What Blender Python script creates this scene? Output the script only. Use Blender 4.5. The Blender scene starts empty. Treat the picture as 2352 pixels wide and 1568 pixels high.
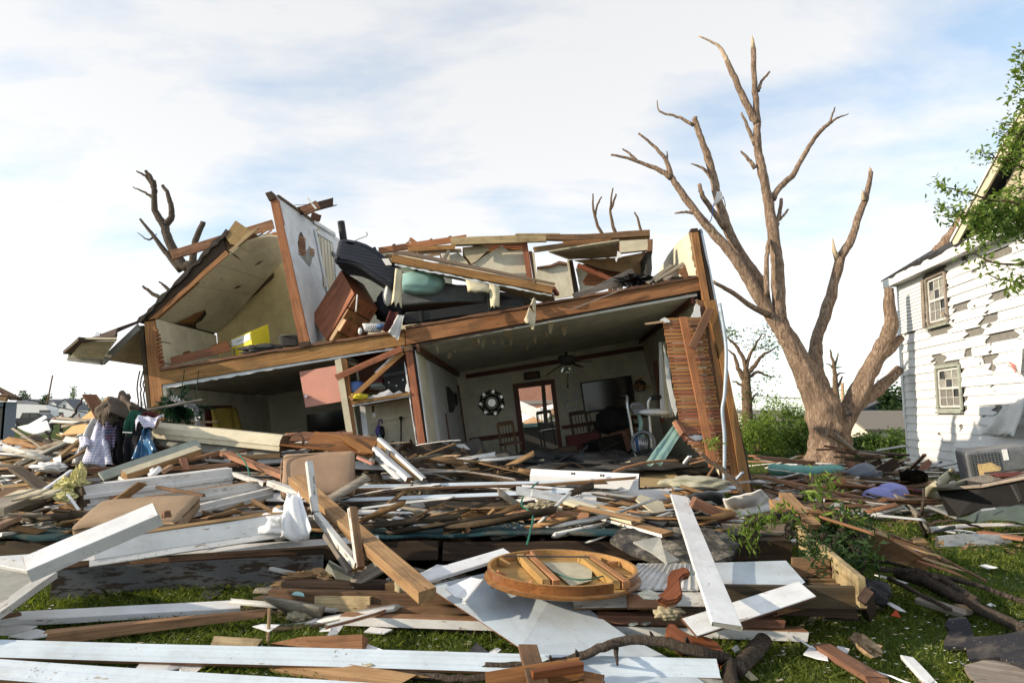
import bpy,bmesh,math,random
import numpy as np
from mathutils import Vector as V,Matrix,noise as mnoise
random.seed(7)
RNG=np.random.default_rng(11)
SC=bpy.context.scene
COL=SC.collection
R=math.radians
# ------------------------------------------------------------------ camera
PITCH=math.atan((952-784)/1568)
CAM_H=1.6
cd=bpy.data.cameras.new('camera')
cam=bpy.data.objects.new('camera',cd)
COL.objects.link(cam)
cd.sensor_width=36.0
cd.lens=24.0
cd.clip_start=0.05
cd.clip_end=3000
cam.location=(0,0,CAM_H)
cam.rotation_euler=(math.pi/2+PITCH,0,0)
SC.camera=cam
# ------------------------------------------------------------------ sky and sun
SUN_EL,SUN_AZ=R(18),R(-104)
sun_dir=V((math.sin(SUN_AZ)*math.cos(SUN_EL),math.cos(SUN_AZ)*math.cos(SUN_EL),math.sin(SUN_EL)))
W=bpy.data.worlds.new('World')
SC.world=W
W.use_nodes=True
def build_world():
 nt=W.node_tree
 nt.nodes.clear()
 N=nt.nodes.new
 L=nt.links.new
 out=N('ShaderNodeOutputWorld')
 bg=N('ShaderNodeBackground')
 bg.inputs[1].default_value=0.14
 sky=N('ShaderNodeTexSky')
 sky.sky_type='NISHITA'
 sky.sun_disc=False
 sky.sun_elevation=SUN_EL
 sky.sun_rotation=SUN_AZ
 sky.air_density=1.1
 sky.dust_density=0.5
 sky.ozone_density=1.6
 tc=N('ShaderNodeTexCoord')
 # thin broken cloud on a flat layer: direction projected on a plane overhead
 sep=N('ShaderNodeSeparateXYZ')
 L(tc.outputs['Generated'],sep.inputs[0])
 zc=N('ShaderNodeMath');zc.operation='MAXIMUM';zc.inputs[1].default_value=0.0
 L(sep.outputs[2],zc.inputs[0])
 za=N('ShaderNodeMath');za.operation='ADD';za.inputs[1].default_value=0.22
 L(zc.outputs[0],za.inputs[0])
 dx=N('ShaderNodeMath');dx.operation='DIVIDE'
 dy=N('ShaderNodeMath');dy.operation='DIVIDE'
 L(sep.outputs[0],dx.inputs[0]);L(za.outputs[0],dx.inputs[1])
 L(sep.outputs[1],dy.inputs[0]);L(za.outputs[0],dy.inputs[1])
 cmb=N('ShaderNodeCombineXYZ')
 L(dx.outputs[0],cmb.inputs[0]);L(dy.outputs[0],cmb.inputs[1])
 mp=N('ShaderNodeMapping')
 mp.inputs['Location'].default_value=(4.4,5.7,0)
 mp.inputs['Rotation'].default_value=(0,0,R(-10))
 mp.inputs['Scale'].default_value=(0.75,1.25,1)
 L(cmb.outputs[0],mp.inputs[0])
 n1=N('ShaderNodeTexNoise');n1.inputs['Scale'].default_value=2.0;n1.inputs['Detail'].default_value=9;n1.inputs['Roughness'].default_value=0.56
 n1.inputs['Distortion'].default_value=0.25
 n2=N('ShaderNodeTexNoise');n2.inputs['Scale'].default_value=0.33;n2.inputs['Detail'].default_value=3
 L(mp.outputs[0],n1.inputs['Vector']);L(mp.outputs[0],n2.inputs['Vector'])
 ad=N('ShaderNodeMath');ad.operation='MULTIPLY_ADD';ad.inputs[1].default_value=0.9
 L(n2.outputs[0],ad.inputs[0]);L(n1.outputs[0],ad.inputs[2])
 rmp=N('ShaderNodeValToRGB')
 rmp.color_ramp.elements[0].position=0.76;rmp.color_ramp.elements[0].color=(0.34,)*3+(1,)
 rmp.color_ramp.elements[1].position=1.06;rmp.color_ramp.elements[1].color=(0.97,)*3+(1,)
 L(ad.outputs[0],rmp.inputs[0])
 # cloud light follows the sky behind it (brighter towards the sun)
 bw=N('ShaderNodeRGBToBW');L(sky.outputs[0],bw.inputs[0])
 cl=N('ShaderNodeMath');cl.operation='MULTIPLY_ADD';cl.inputs[1].default_value=0.62;cl.inputs[2].default_value=3.9
 cap=N('ShaderNodeMath');cap.operation='MINIMUM';cap.inputs[1].default_value=5.0
 L(bw.outputs[0],cap.inputs[0]);L(cap.outputs[0],cl.inputs[0])
 tint=N('ShaderNodeMixRGB');tint.blend_type='MULTIPLY';tint.inputs[0].default_value=1
 tint.inputs[1].default_value=(0.985,0.99,1.0,1)
 L(cl.outputs[0],tint.inputs[2])
 tn=N('ShaderNodeMixRGB');tn.blend_type='MULTIPLY';tn.inputs[0].default_value=1;tn.inputs[2].default_value=(1.1,1.34,1.42,1)
 L(sky.outputs[0],tn.inputs[1])
 mx=N('ShaderNodeMixRGB')
 L(rmp.outputs[0],mx.inputs[0]);L(tn.outputs[0],mx.inputs[1]);L(tint.outputs[0],mx.inputs[2])
 L(mx.outputs[0],bg.inputs[0])
 L(bg.outputs[0],out.inputs[0])
build_world()
sl=bpy.data.lights.new('sun','SUN')
sl.energy=4.6
sl.angle=R(0.6)
sl.color=(1.0,0.84,0.63)
sun=bpy.data.objects.new('sun',sl)
COL.objects.link(sun)
sun.rotation_euler=(-sun_dir).to_track_quat('-Z','Y').to_euler()
sun.location=(-30,0,20)
SC.view_settings.view_transform='Standard'
SC.view_settings.look='None'
SC.view_settings.exposure=0.42
SC.view_settings.gamma=1
SC.view_settings.use_curve_mapping=False
SC.cycles.max_bounces=7
SC.cycles.diffuse_bounces=4
SC.cycles.use_adaptive_sampling=True
SC.cycles.use_denoising=True
# ------------------------------------------------------------------ measuring the photograph
# picture coordinates on a 2352 x 1568 frame -> points in the place
CAMP=V((0,0,CAM_H))
_f=V((0,math.cos(PITCH),math.sin(PITCH)))
_u=V((0,-math.sin(PITCH),math.cos(PITCH)))
def ray(q):
 return V(((q[0]-1176)/1568,0,0))-_u*((q[1]-784)/1568)+_f
def P(q,Y):
 d=ray(q)
 return CAMP+d*(Y/d.y)
def G(q,z=0.0):
 d=ray(q)
 return CAMP+d*((z-CAM_H)/d.z)
def isect(q,p0,n):
 d=ray(q)
 return CAMP+d*((p0-CAMP).dot(n)/d.dot(n))
def zoomfn(x0,y0,k):
 return lambda x,y:(x0+x*k,y0+y*k)
k_=0.91875
Z1=zoomfn(100*k_,400*k_,k_/2.24)
Z2=zoomfn(700*k_,500*k_,k_/3.1357)
Z3=zoomfn(1000*k_,750*k_,k_/2.6133)
Z4=zoomfn(1300*k_,520*k_,k_/3.92)
C1=zoomfn(780*k_,860*k_,k_/4.2385)
F1=zoomfn(0,950*k_,k_/2.0713)
F2=zoomfn(700*k_,1050*k_,k_/2.38625)
F3=zoomfn(1300*k_,1100*k_,k_/2.5833)
F4=zoomfn(1800*k_,900*k_,k_/1.9434)
T1=zoomfn(1500*k_,50*k_,k_/2.24)
T2=zoomfn(1700*k_,600*k_,k_/2.4117)
RH=zoomfn(2150*k_,100*k_,k_/1.4244)
RB=zoomfn(2280*k_,350*k_,k_/3.4857)
L4=zoomfn(0,900*k_,k_/4.48)
L5=zoomfn(150*k_,1000*k_,k_/3.6185)
B1=zoomfn(0,1380*k_,k_/3.36)
B2=zoomfn(1850*k_,1050*k_,k_/3.3127)
# ------------------------------------------------------------------ materials
MATS={}
def _base(name):
 m=bpy.data.materials.new(name)
 m.use_nodes=True
 nt=m.node_tree
 b=nt.nodes['Principled BSDF']
 return m,nt,b
def _coords(nt,kind='Object',scale=(1,1,1),rnd=True):
 N=nt.nodes.new;L=nt.links.new
 tc=N('ShaderNodeTexCoord')
 mp=N('ShaderNodeMapping')
 mp.inputs['Scale'].default_value=scale
 L(tc.outputs[kind],mp.inputs[0])
 if rnd:
  oi=N('ShaderNodeObjectInfo')
  mu=N('ShaderNodeMath');mu.operation='MULTIPLY';mu.inputs[1].default_value=57.0
  L(oi.outputs['Random'],mu.inputs[0])
  L(mu.outputs[0],mp.inputs['Location'])
 return mp.outputs[0]
def _ramp(nt,fac,stops):
 r=nt.nodes.new('ShaderNodeValToRGB')
 el=r.color_ramp.elements
 while len(el)<len(stops):
  el.new(0.5)
 for e,(p,c)in zip(el,stops):
  e.position=p
  e.color=(c[0],c[1],c[2],1)if not isinstance(c,(int,float))else(c,c,c,1)
 nt.links.new(fac,r.inputs[0])
 return r.outputs[0]
def _noise(nt,vec,scale,detail=4,rough=0.55,dist=0.0):
 n=nt.nodes.new('ShaderNodeTexNoise')
 n.inputs['Scale'].default_value=scale
 n.inputs['Detail'].default_value=detail
 n.inputs['Roughness'].default_value=rough
 n.inputs['Distortion'].default_value=dist
 nt.links.new(vec,n.inputs['Vector'])
 return n.outputs[0]
def _mix(nt,fac,a,b,mode='MIX'):
 m=nt.nodes.new('ShaderNodeMixRGB')
 m.blend_type=mode
 for i,v in((0,fac),(1,a),(2,b)):
  if isinstance(v,(int,float)):
   m.inputs[i].default_value=v if i==0 else(v,v,v,1)
  elif isinstance(v,tuple):
   m.inputs[i].default_value=(v[0],v[1],v[2],1)
  else:
   nt.links.new(v,m.inputs[i])
 return m.outputs[0]
def _bump(nt,b,h,strength=0.3,dist=0.01):
 bp=nt.nodes.new('ShaderNodeBump')
 bp.inputs['Strength'].default_value=strength
 bp.inputs['Distance'].default_value=dist
 nt.links.new(h,bp.inputs['Height'])
 nt.links.new(bp.outputs[0],b.inputs['Normal'])
def _vary(nt,col,amt=0.25,hue=0.02):
 oi=nt.nodes.new('ShaderNodeObjectInfo')
 hs=nt.nodes.new('ShaderNodeHueSaturation')
 mr=nt.nodes.new('ShaderNodeMapRange')
 mr.inputs[3].default_value=1-amt;mr.inputs[4].default_value=1+amt
 nt.links.new(oi.outputs['Random'],mr.inputs[0])
 nt.links.new(mr.outputs[0],hs.inputs['Value'])
 mr2=nt.nodes.new('ShaderNodeMapRange')
 mr2.inputs[3].default_value=0.5-hue;mr2.inputs[4].default_value=0.5+hue
 f=nt.nodes.new('ShaderNodeMath');f.operation='FRACT'
 m7=nt.nodes.new('ShaderNodeMath');m7.operation='MULTIPLY';m7.inputs[1].default_value=7.31
 nt.links.new(oi.outputs['Random'],m7.inputs[0]);nt.links.new(m7.outputs[0],f.inputs[0])
 nt.links.new(f.outputs[0],mr2.inputs[0]);nt.links.new(mr2.outputs[0],hs.inputs['Hue'])
 nt.links.new(col,hs.inputs['Color'])
 return hs.outputs[0]
def wood(name,light,dark,dirt=(0.06,0.045,0.03),dirt_amt=0.35,rough=0.75,vary=0.22,grain=1.0,spots=True):
 m,nt,b=_base(name)
 v=_coords(nt,'Object',(0.5,6*grain,6*grain))
 g1=_noise(nt,v,2.4,6,0.6,0.7)
 v2=_coords(nt,'Object',(1.2,55*grain,55*grain))
 g2=_noise(nt,v2,2.0,3,0.6)
 col=_ramp(nt,g1,[(0.30,dark),(0.52,[(a+c)/2 for a,c in zip(light,dark)]),(0.72,light)])
 fine=_ramp(nt,g2,[(0.32,0.5),(0.5,0.88),(0.65,1.05)])
 col=_mix(nt,0.8,col,fine,'MULTIPLY')
 v3=_coords(nt,'Object',(1,1,1))
 d=_noise(nt,v3,2.3,7,0.68)
 dm=_ramp(nt,d,[(0.5,0.0),(0.72,dirt_amt*2)])
 col=_mix(nt,dm,col,dirt)
 if spots:
  vo=nt.nodes.new('ShaderNodeTexVoronoi');vo.inputs['Scale'].default_value=5.0
  v4=_coords(nt,'Object',(0.8,2.2,2.2))
  nt.links.new(v4,vo.inputs['Vector'])
  kn=_ramp(nt,vo.outputs['Distance'],[(0.05,0.9),(0.11,0.0)])
  col=_mix(nt,kn,col,tuple(x*0.45 for x in dark))
 col=_vary(nt,col,vary)
 nt.links.new(col,b.inputs['Base Color'])
 b.inputs['Roughness'].default_value=rough
 b.inputs['Specular IOR Level'].default_value=0.25
 _bump(nt,b,g2,0.35,0.004)
 MATS[name]=m
 return m
def paint(name,col,dirt=(0.16,0.14,0.12),amt=0.3,rough=0.45,specks=0.5,scale=3.0,vary=0.06,under=None,chips=0.0,smudge=0.4,bump=0.12):
 m,nt,b=_base(name)
 v=_coords(nt,'Object')
 n1=_noise(nt,v,scale,7,0.65)
 soft=_ramp(nt,n1,[(0.35,1.0),(0.7,1-amt)])
 c=_mix(nt,1.0,col,soft,'MULTIPLY')
 n2=_noise(nt,v,scale*16,4,0.7)
 n3=_noise(nt,v,scale*1.1,2,0.5)
 ad=nt.nodes.new('ShaderNodeMath');ad.operation='MULTIPLY_ADD';ad.inputs[1].default_value=0.45
 nt.links.new(n3,ad.inputs[0]);nt.links.new(n2,ad.inputs[2])
 sp=_ramp(nt,ad.outputs[0],[(0.90,0.0),(0.97,specks)])
 c=_mix(nt,sp,c,dirt)
 n5=_noise(nt,_coords(nt,'Object',(0.7,1.6,1.6)),scale*0.9,9,0.78)
 c=_mix(nt,_ramp(nt,n5,[(0.5,0.0),(0.72,smudge)]),c,(0.27,0.225,0.17))
 if chips:
  vs=_coords(nt,'Object',(0.6,3,3))
  n4=_noise(nt,vs,scale*2.2,6,0.7)
  cm=_ramp(nt,n4,[(0.66-chips*0.2,0.0),(0.68-chips*0.2,1.0)])
  c=_mix(nt,cm,c,under or(0.25,0.15,0.08))
 if vary:
  c=_vary(nt,c,vary,0.005)
 nt.links.new(c,b.inputs['Base Color'])
 b.inputs['Roughness'].default_value=rough
 b.inputs['Specular IOR Level'].default_value=0.35
 _bump(nt,b,n2,bump,0.004)
 MATS[name]=m
 return m
def plain(name,col,rough=0.7,var=0.25,scale=6,metal=0.0,bump=0.15,spec=0.3,vary=0.08,bscale=None):
 m,nt,b=_base(name)
 v=_coords(nt,'Object')
 n1=_noise(nt,v,scale,6,0.6)
 c=_mix(nt,1.0,col,_ramp(nt,n1,[(0.3,1-var),(0.7,1+var*0.3)]),'MULTIPLY')
 if vary:
  c=_vary(nt,c,vary,0.008)
 nt.links.new(c,b.inputs['Base Color'])
 b.inputs['Roughness'].default_value=rough
 b.inputs['Metallic'].default_value=metal
 b.inputs['Specular IOR Level'].default_value=spec
 n2=_noise(nt,v,bscale or scale*8,3,0.6)
 _bump(nt,b,n2,bump,0.006)
 MATS[name]=m
 return m
def leafmat(name,c1,c2,scale=1.5):
 m,nt,b=_base(name)
 geo=nt.nodes.new('ShaderNodeNewGeometry')
 v=_coords(nt,'Object',rnd=False)
 n1=_noise(nt,v,scale,3)
 r=_mix(nt,0.5,n1,geo.outputs['Random Per Island'])
 col=_ramp(nt,r,[(0.25,c1),(0.75,c2)])
 nt.links.new(col,b.inputs['Base Color'])
 b.inputs['Roughness'].default_value=0.55
 b.inputs['Specular IOR Level'].default_value=0.25
 tr=nt.nodes.new('ShaderNodeBsdfTranslucent')
 tc=_mix(nt,1.0,col,(1.0,1.15,0.5),'MULTIPLY')
 nt.links.new(tc,tr.inputs[0])
 mx=nt.nodes.new('ShaderNodeMixShader')
 mx.inputs[0].default_value=0.4
 nt.links.new(b.outputs[0],mx.inputs[1]);nt.links.new(tr.outputs[0],mx.inputs[2])
 nt.links.new(mx.outputs[0],nt.nodes['Material Output'].inputs[0])
 MATS[name]=m
 return m
def bark(name,c1,c2,c3,scale=1.0):
 m,nt,b=_base(name)
 v=_coords(nt,'Object',(8*scale,8*scale,1.9*scale),False)
 n1=_noise(nt,v,2.2,8,0.72,0.9)
 v2=_coords(nt,'Object',(1,1,1),False)
 n2=_noise(nt,v2,1.4,4,0.6)
 col=_ramp(nt,n1,[(0.32,c1),(0.5,c2),(0.7,c3)])
 col=_mix(nt,_ramp(nt,n2,[(0.45,0.0),(0.65,0.55)]),col,tuple(x*0.5 for x in c2))
 nt.links.new(col,b.inputs['Base Color'])
 b.inputs['Roughness'].default_value=0.9
 b.inputs['Specular IOR Level'].default_value=0.1
 _bump(nt,b,n1,1.0,0.09)
 MATS[name]=m
 return m
wood('lumber',(0.41,0.245,0.13),(0.21,0.105,0.053),dirt_amt=0.42,vary=0.18)
wood('joist',(0.46,0.215,0.098),(0.25,0.098,0.042),dirt_amt=0.3,vary=0.14)
wood('lumber_pale',(0.52,0.385,0.24),(0.31,0.205,0.115),dirt_amt=0.4,vary=0.15)
wood('lumber_brown',(0.27,0.155,0.085),(0.12,0.065,0.036),dirt_amt=0.45,vary=0.3)
wood('lumber_grey',(0.34,0.30,0.25),(0.18,0.15,0.12),dirt_amt=0.35,vary=0.2)
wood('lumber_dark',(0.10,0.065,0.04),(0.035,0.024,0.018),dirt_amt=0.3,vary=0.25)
wood('lath',(0.44,0.20,0.085),(0.26,0.105,0.045),dirt_amt=0.15,vary=0.25,grain=1.6,spots=False)
wood('splinter',(0.43,0.23,0.11),(0.22,0.10,0.045),dirt_amt=0.35,vary=0.3,grain=2.0,spots=False)
wood('trim_brown',(0.20,0.075,0.035),(0.11,0.04,0.02),dirt_amt=0.1,vary=0.08,rough=0.45,spots=False)
wood('varnish',(0.30,0.12,0.045),(0.15,0.055,0.02),dirt_amt=0.12,vary=0.08,rough=0.25,spots=False)
wood('table_inner',(0.52,0.30,0.125),(0.35,0.18,0.07),dirt_amt=0.15,vary=0.06,rough=0.4,spots=False)
wood('dresser',(0.27,0.105,0.035),(0.15,0.055,0.02),dirt_amt=0.15,vary=0.05,rough=0.3,spots=False)
wood('plywood',(0.45,0.30,0.15),(0.30,0.18,0.085),dirt_amt=0.35,vary=0.15)
paint('white_paint',(0.73,0.745,0.76),amt=0.22,specks=0.85,chips=0.04,under=(0.3,0.24,0.18))
paint('pale_blue_paint',(0.52,0.595,0.665),amt=0.2,specks=0.85,rough=0.3,chips=0.03,under=(0.3,0.25,0.2))  # white vinyl boards; the blue sky reflection is put into the base colour
paint('white_worn',(0.74,0.74,0.73),amt=0.25,specks=0.8,chips=0.22)
paint('white_dirty',(0.64,0.64,0.62),amt=0.35,specks=0.9,chips=0.3,under=(0.2,0.16,0.12))
paint('cream_siding',(0.66,0.60,0.44),amt=0.22,specks=0.5)
paint('plaster_white',(0.72,0.74,0.76),amt=0.18,specks=0.35,rough=0.8,dirt=(0.25,0.22,0.18))
paint('plaster_cream',(0.732,0.683,0.525),amt=0.25,specks=0.75,rough=0.85,dirt=(0.12,0.09,0.05))
paint('plaster_yellow',(0.70,0.58,0.31),amt=0.25,specks=0.5,rough=0.85,dirt=(0.2,0.12,0.05))
paint('ceiling_cream',(0.74,0.69,0.52),amt=0.3,specks=0.5,rough=0.85,scale=1.8,dirt=(0.14,0.09,0.04))
paint('ceiling_grey',(0.610,0.610,0.537),amt=0.3,specks=0.6,rough=0.85,scale=2.2,dirt=(0.2,0.18,0.13))
paint('wallpaper_grey',(0.60,0.61,0.60),amt=0.2,specks=1.0,rough=0.8,scale=5,dirt=(0.05,0.05,0.04))
paint('wallpaper_tan',(0.62,0.55,0.38),amt=0.25,specks=0.4,rough=0.8,scale=5,dirt=(0.12,0.22,0.08))
paint('wall_room',(0.683,0.659,0.525),amt=0.22,specks=0.95,rough=0.85,scale=3.5,dirt=(0.05,0.045,0.03))
paint('pink_board',(0.55,0.26,0.19),amt=0.12,specks=0.3,dirt=(0.4,0.25,0.2))
paint('house_white',(0.70,0.71,0.72),smudge=0.16,amt=0.10,specks=0.75,rough=0.6,scale=2.4,dirt=(0.10,0.09,0.08))
paint('concrete',(0.33,0.33,0.30),amt=0.4,specks=0.8,rough=0.9,scale=5)
paint('speckled_board',(0.50,0.45,0.33),amt=0.3,specks=0.9,rough=0.9,scale=8,dirt=(0.18,0.13,0.07))
paint('greygreen_board',(0.33,0.36,0.31),amt=0.3,specks=0.9,rough=0.8,scale=6,dirt=(0.1,0.1,0.08))
paint('old_grey_paint',(0.15,0.155,0.16),amt=0.4,specks=0.9,rough=0.7,chips=0.75,under=(0.045,0.032,0.022))
paint('shingle_speck',(0.022,0.022,0.028),dirt=(0.5,0.49,0.46),amt=0.3,specks=0.9,rough=0.95,scale=4.5)
plain('tan_board',(0.42,0.32,0.17),var=0.12,scale=3,bump=0.05)
plain('orange_board',(0.50,0.32,0.13),var=0.12,scale=3,bump=0.05)
plain('black',(0.012,0.012,0.013),rough=0.45,var=0.3)
plain('black_gloss',(0.008,0.008,0.01),rough=0.12,var=0.1,bump=0.0,spec=0.5)
plain('charcoal',(0.045,0.045,0.045),rough=0.75,var=0.35)
plain('shingle',(0.05,0.05,0.055),rough=0.95,var=0.5,scale=20,bump=0.6)
plain('shingle_brown',(0.09,0.06,0.045),rough=0.95,var=0.5,scale=20,bump=0.6)
plain('roof_underlay',(0.06,0.05,0.045),rough=0.95,var=0.5,scale=10,bump=0.5)
plain('tan_fabric',(0.34,0.235,0.155),rough=0.95,var=0.22,scale=5,bump=0.5,bscale=90)
plain('grey_fabric',(0.10,0.095,0.085),rough=0.95,var=0.35,scale=4,bump=0.4,bscale=70)
plain('grey_mattress',(0.10,0.105,0.11),rough=0.9,var=0.25,scale=5,bump=0.3,bscale=60)
plain('teal_fabric',(0.30,0.52,0.52),rough=0.8,var=0.15,scale=4,bump=0.15)
plain('teal_pad',(0.16,0.38,0.33),rough=0.6,var=0.25,scale=4)
plain('teal_metal',(0.20,0.33,0.32),rough=0.4,var=0.25,scale=4,spec=0.5)
plain('white_cloth',(0.72,0.71,0.70),rough=0.9,var=0.12,scale=4,bump=0.2)
plain('plastic_white',(0.75,0.76,0.78),rough=0.35,var=0.08)
plain('paper_white',(0.74,0.74,0.74),rough=0.8,var=0.12)
plain('brown_cloth',(0.11,0.085,0.065),rough=0.95,var=0.3)
plain('maroon_cloth',(0.11,0.03,0.03),rough=0.95,var=0.3)
plain('dark_cloth',(0.018,0.018,0.022),rough=0.95,var=0.4)
plain('green_cloth',(0.015,0.09,0.06),rough=0.9,var=0.3)
plain('blue_plastic',(0.05,0.15,0.30),rough=0.25,var=0.3,spec=0.5)
plain('blue_cloth',(0.10,0.18,0.42),rough=0.9,var=0.3)
plain('yellow',(0.72,0.60,0.04),rough=0.5,var=0.1)
plain('yellow_curtain',(0.62,0.48,0.10),rough=0.8,var=0.15)
plain('yellow_foam',(0.60,0.56,0.26),rough=0.95,var=0.25,scale=10,bump=0.8)
plain('lavender',(0.28,0.30,0.62),rough=0.75,var=0.15)
plain('metal_grey',(0.17,0.18,0.195),rough=0.45,var=0.25,metal=0.4)
plain('metal_dark',(0.07,0.075,0.08),rough=0.5,var=0.3,metal=0.3)
plain('silver',(0.6,0.62,0.64),rough=0.3,var=0.2,metal=0.7)
plain('conduit',(0.36,0.42,0.50),rough=0.45,var=0.2,metal=0.2)
plain('canvas',(0.42,0.40,0.30),rough=0.9,var=0.3)
plain('green_metal',(0.055,0.075,0.065),rough=0.45,var=0.3)
plain('green_wire',(0.02,0.13,0.09),rough=0.5,var=0.1)
plain('wire_dark',(0.03,0.03,0.03),rough=0.6,var=0.1)
plain('brass',(0.10,0.07,0.03),rough=0.4,var=0.1,metal=0.7)
plain('osb',(0.48,0.33,0.15),rough=0.85,var=0.4,scale=30)
plain('orange_plastic',(0.6,0.10,0.03),rough=0.5,var=0.1)
plain('insulation',(0.36,0.32,0.21),rough=0.95,var=0.3,scale=14,bump=0.8)
plain('skin',(0.38,0.22,0.15),rough=0.6,var=0.05,bump=0.0)
plain('hair',(0.03,0.022,0.017),rough=0.8,var=0.1)
plain('roof_grey',(0.14,0.15,0.17),rough=0.9,var=0.2,scale=8)
plain('roof_tan',(0.20,0.18,0.155),rough=0.9,var=0.2,scale=8)
plain('blue_siding',(0.09,0.13,0.20),rough=0.7,var=0.1)
plain('grey_siding',(0.17,0.20,0.24),rough=0.7,var=0.1)
plain('far_white',(0.72,0.73,0.74),rough=0.7,var=0.05)
plain('cream_wall',(0.62,0.58,0.48),rough=0.7,var=0.08)
plain('car_dark',(0.018,0.02,0.028),rough=0.25,var=0.05,spec=0.6,bump=0)
plain('soil',(0.06,0.045,0.03),rough=1.0,var=0.4,scale=12,bump=0.6)
plain('red_print',(0.5,0.05,0.04),rough=0.7,var=0.05)
plain('gold_print',(0.5,0.25,0.05),rough=0.6,var=0.05,bump=0)
plain('blue_print',(0.12,0.10,0.35),rough=0.7,var=0.05)
plain('underlay_grey',(0.20,0.195,0.18),rough=0.95,var=0.3,scale=12)
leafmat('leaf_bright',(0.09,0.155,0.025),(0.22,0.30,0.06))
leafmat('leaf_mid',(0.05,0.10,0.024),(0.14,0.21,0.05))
leafmat('leaf_dark',(0.02,0.045,0.016),(0.05,0.095,0.03))
leafmat('needle',(0.006,0.03,0.02),(0.02,0.065,0.035),6)
leafmat('grass_blade',(0.045,0.09,0.015),(0.22,0.25,0.05),1.1)
bark('bark',(0.05,0.037,0.028),(0.31,0.22,0.16),(0.60,0.46,0.35))
bark('bark_grey',(0.045,0.036,0.03),(0.14,0.11,0.088),(0.30,0.25,0.20),3.0)
bark('bark_far',(0.07,0.05,0.035),(0.19,0.13,0.085),(0.30,0.21,0.14),1.0)
plain('split_wood',(0.50,0.39,0.27),rough=0.8,var=0.3,scale=8)
def glassmat():
 m,nt,b=_base('glass')
 b.inputs['Base Color'].default_value=(0.75,0.85,0.83,1)
 b.inputs['Roughness'].default_value=0.08
 b.inputs['Transmission Weight'].default_value=0.85
 b.inputs['IOR'].default_value=1.3
 MATS['glass']=m
 m,nt,b=_base('window_dark')
 b.inputs['Base Color'].default_value=(0.03,0.035,0.04,1)
 b.inputs['Roughness'].default_value=0.08
 b.inputs['Specular IOR Level'].default_value=0.7
 MATS['window_dark']=m
 m,nt,b=_base('mirror')
 b.inputs['Base Color'].default_value=(0.75,0.75,0.75,1)
 b.inputs['Roughness'].default_value=0.25
 b.inputs['Metallic'].default_value=0.5
 MATS['mirror']=m
 # plaid shirts
 for name,base,s1,s2,sc in(('plaid_white',(0.66,0.64,0.68),(0.30,0.32,0.52),(0.55,0.45,0.40),9.0),('plaid_red',(0.05,0.06,0.14),(0.22,0.04,0.06),(0.30,0.32,0.40),8.0)):
  m,nt,b=_base(name)
  v=_coords(nt,'Object',rnd=False)
  w1=nt.nodes.new('ShaderNodeTexWave');w1.bands_direction='X';w1.inputs['Scale'].default_value=sc
  w2=nt.nodes.new('ShaderNodeTexWave');w2.bands_direction='Z';w2.inputs['Scale'].default_value=sc
  nt.links.new(v,w1.inputs['Vector']);nt.links.new(v,w2.inputs['Vector'])
  a=_mix(nt,_ramp(nt,w1.outputs[1],[(0.5,0.0),(0.7,0.6)]),base,s1)
  a=_mix(nt,_ramp(nt,w2.outputs[1],[(0.5,0.0),(0.7,0.6)]),a,s1 if name=='plaid_white' else s2)
  nt.links.new(a,b.inputs['Base Color'])
  b.inputs['Roughness'].default_value=0.95
  MATS[name]=m
  # navy ticking of the mattress
 m,nt,b=_base('navy_ticking')
 v=_coords(nt,'Object',rnd=False)
 w1=nt.nodes.new('ShaderNodeTexWave');w1.bands_direction='Z';w1.inputs['Scale'].default_value=5.5;w1.inputs['Distortion'].default_value=0.6
 nt.links.new(v,w1.inputs['Vector'])
 a=_mix(nt,_ramp(nt,w1.outputs[1],[(0.9,0.0),(1.0,0.8)]),(0.012,0.017,0.032),(0.05,0.06,0.08))
 nt.links.new(a,b.inputs['Base Color'])
 b.inputs['Roughness'].default_value=0.85
 MATS['navy_ticking']=m
 # carpet
 m,nt,b=_base('teal_carpet')
 v=_coords(nt,'Object',rnd=False)
 n1=_noise(nt,v,60,3,0.7)
 n2=_noise(nt,v,2.0,6,0.7)
 a=_ramp(nt,n1,[(0.3,(0.004,0.022,0.03)),(0.7,(0.018,0.075,0.085))])
 a=_mix(nt,_ramp(nt,n2,[(0.46,0.0),(0.6,0.85)]),a,(0.10,0.09,0.07))
 nt.links.new(a,b.inputs['Base Color'])
 b.inputs['Roughness'].default_value=1.0
 _bump(nt,b,n1,0.8,0.02)
 MATS['teal_carpet']=m
 # lawn under the blades
 m,nt,b=_base('lawn')
 v=_coords(nt,'Object',rnd=False)
 n1=_noise(nt,v,0.9,6,0.65)
 n2=_noise(nt,v,14,5,0.7)
 a=_ramp(nt,n1,[(0.3,(0.025,0.055,0.012)),(0.55,(0.06,0.095,0.02)),(0.75,(0.10,0.11,0.035))])
 a=_mix(nt,_ramp(nt,n2,[(0.4,0.0),(0.75,0.6)]),a,(0.055,0.045,0.025))
 nt.links.new(a,b.inputs['Base Color'])
 b.inputs['Roughness'].default_value=1.0
 b.inputs['Specular IOR Level'].default_value=0.05
 _bump(nt,b,n2,0.8,0.04)
 MATS['lawn']=m
 # shingle slab with bare granules, streaked
 m,nt,b=_base('mossy_shingle')
 v=_coords(nt,'Object',rnd=False)
 n1=_noise(nt,v,2.8,7,0.75,0.3)
 n2=_noise(nt,v,45,3,0.7)
 a=_ramp(nt,n1,[(0.42,(0.018,0.018,0.022)),(0.5,(0.07,0.065,0.055)),(0.58,(0.26,0.235,0.19)),(0.8,(0.36,0.31,0.23))])
 a=_mix(nt,0.6,a,_ramp(nt,n2,[(0.3,0.5),(0.7,1.1)]),'MULTIPLY')
 nt.links.new(a,b.inputs['Base Color'])
 b.inputs['Roughness'].default_value=1.0
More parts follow.
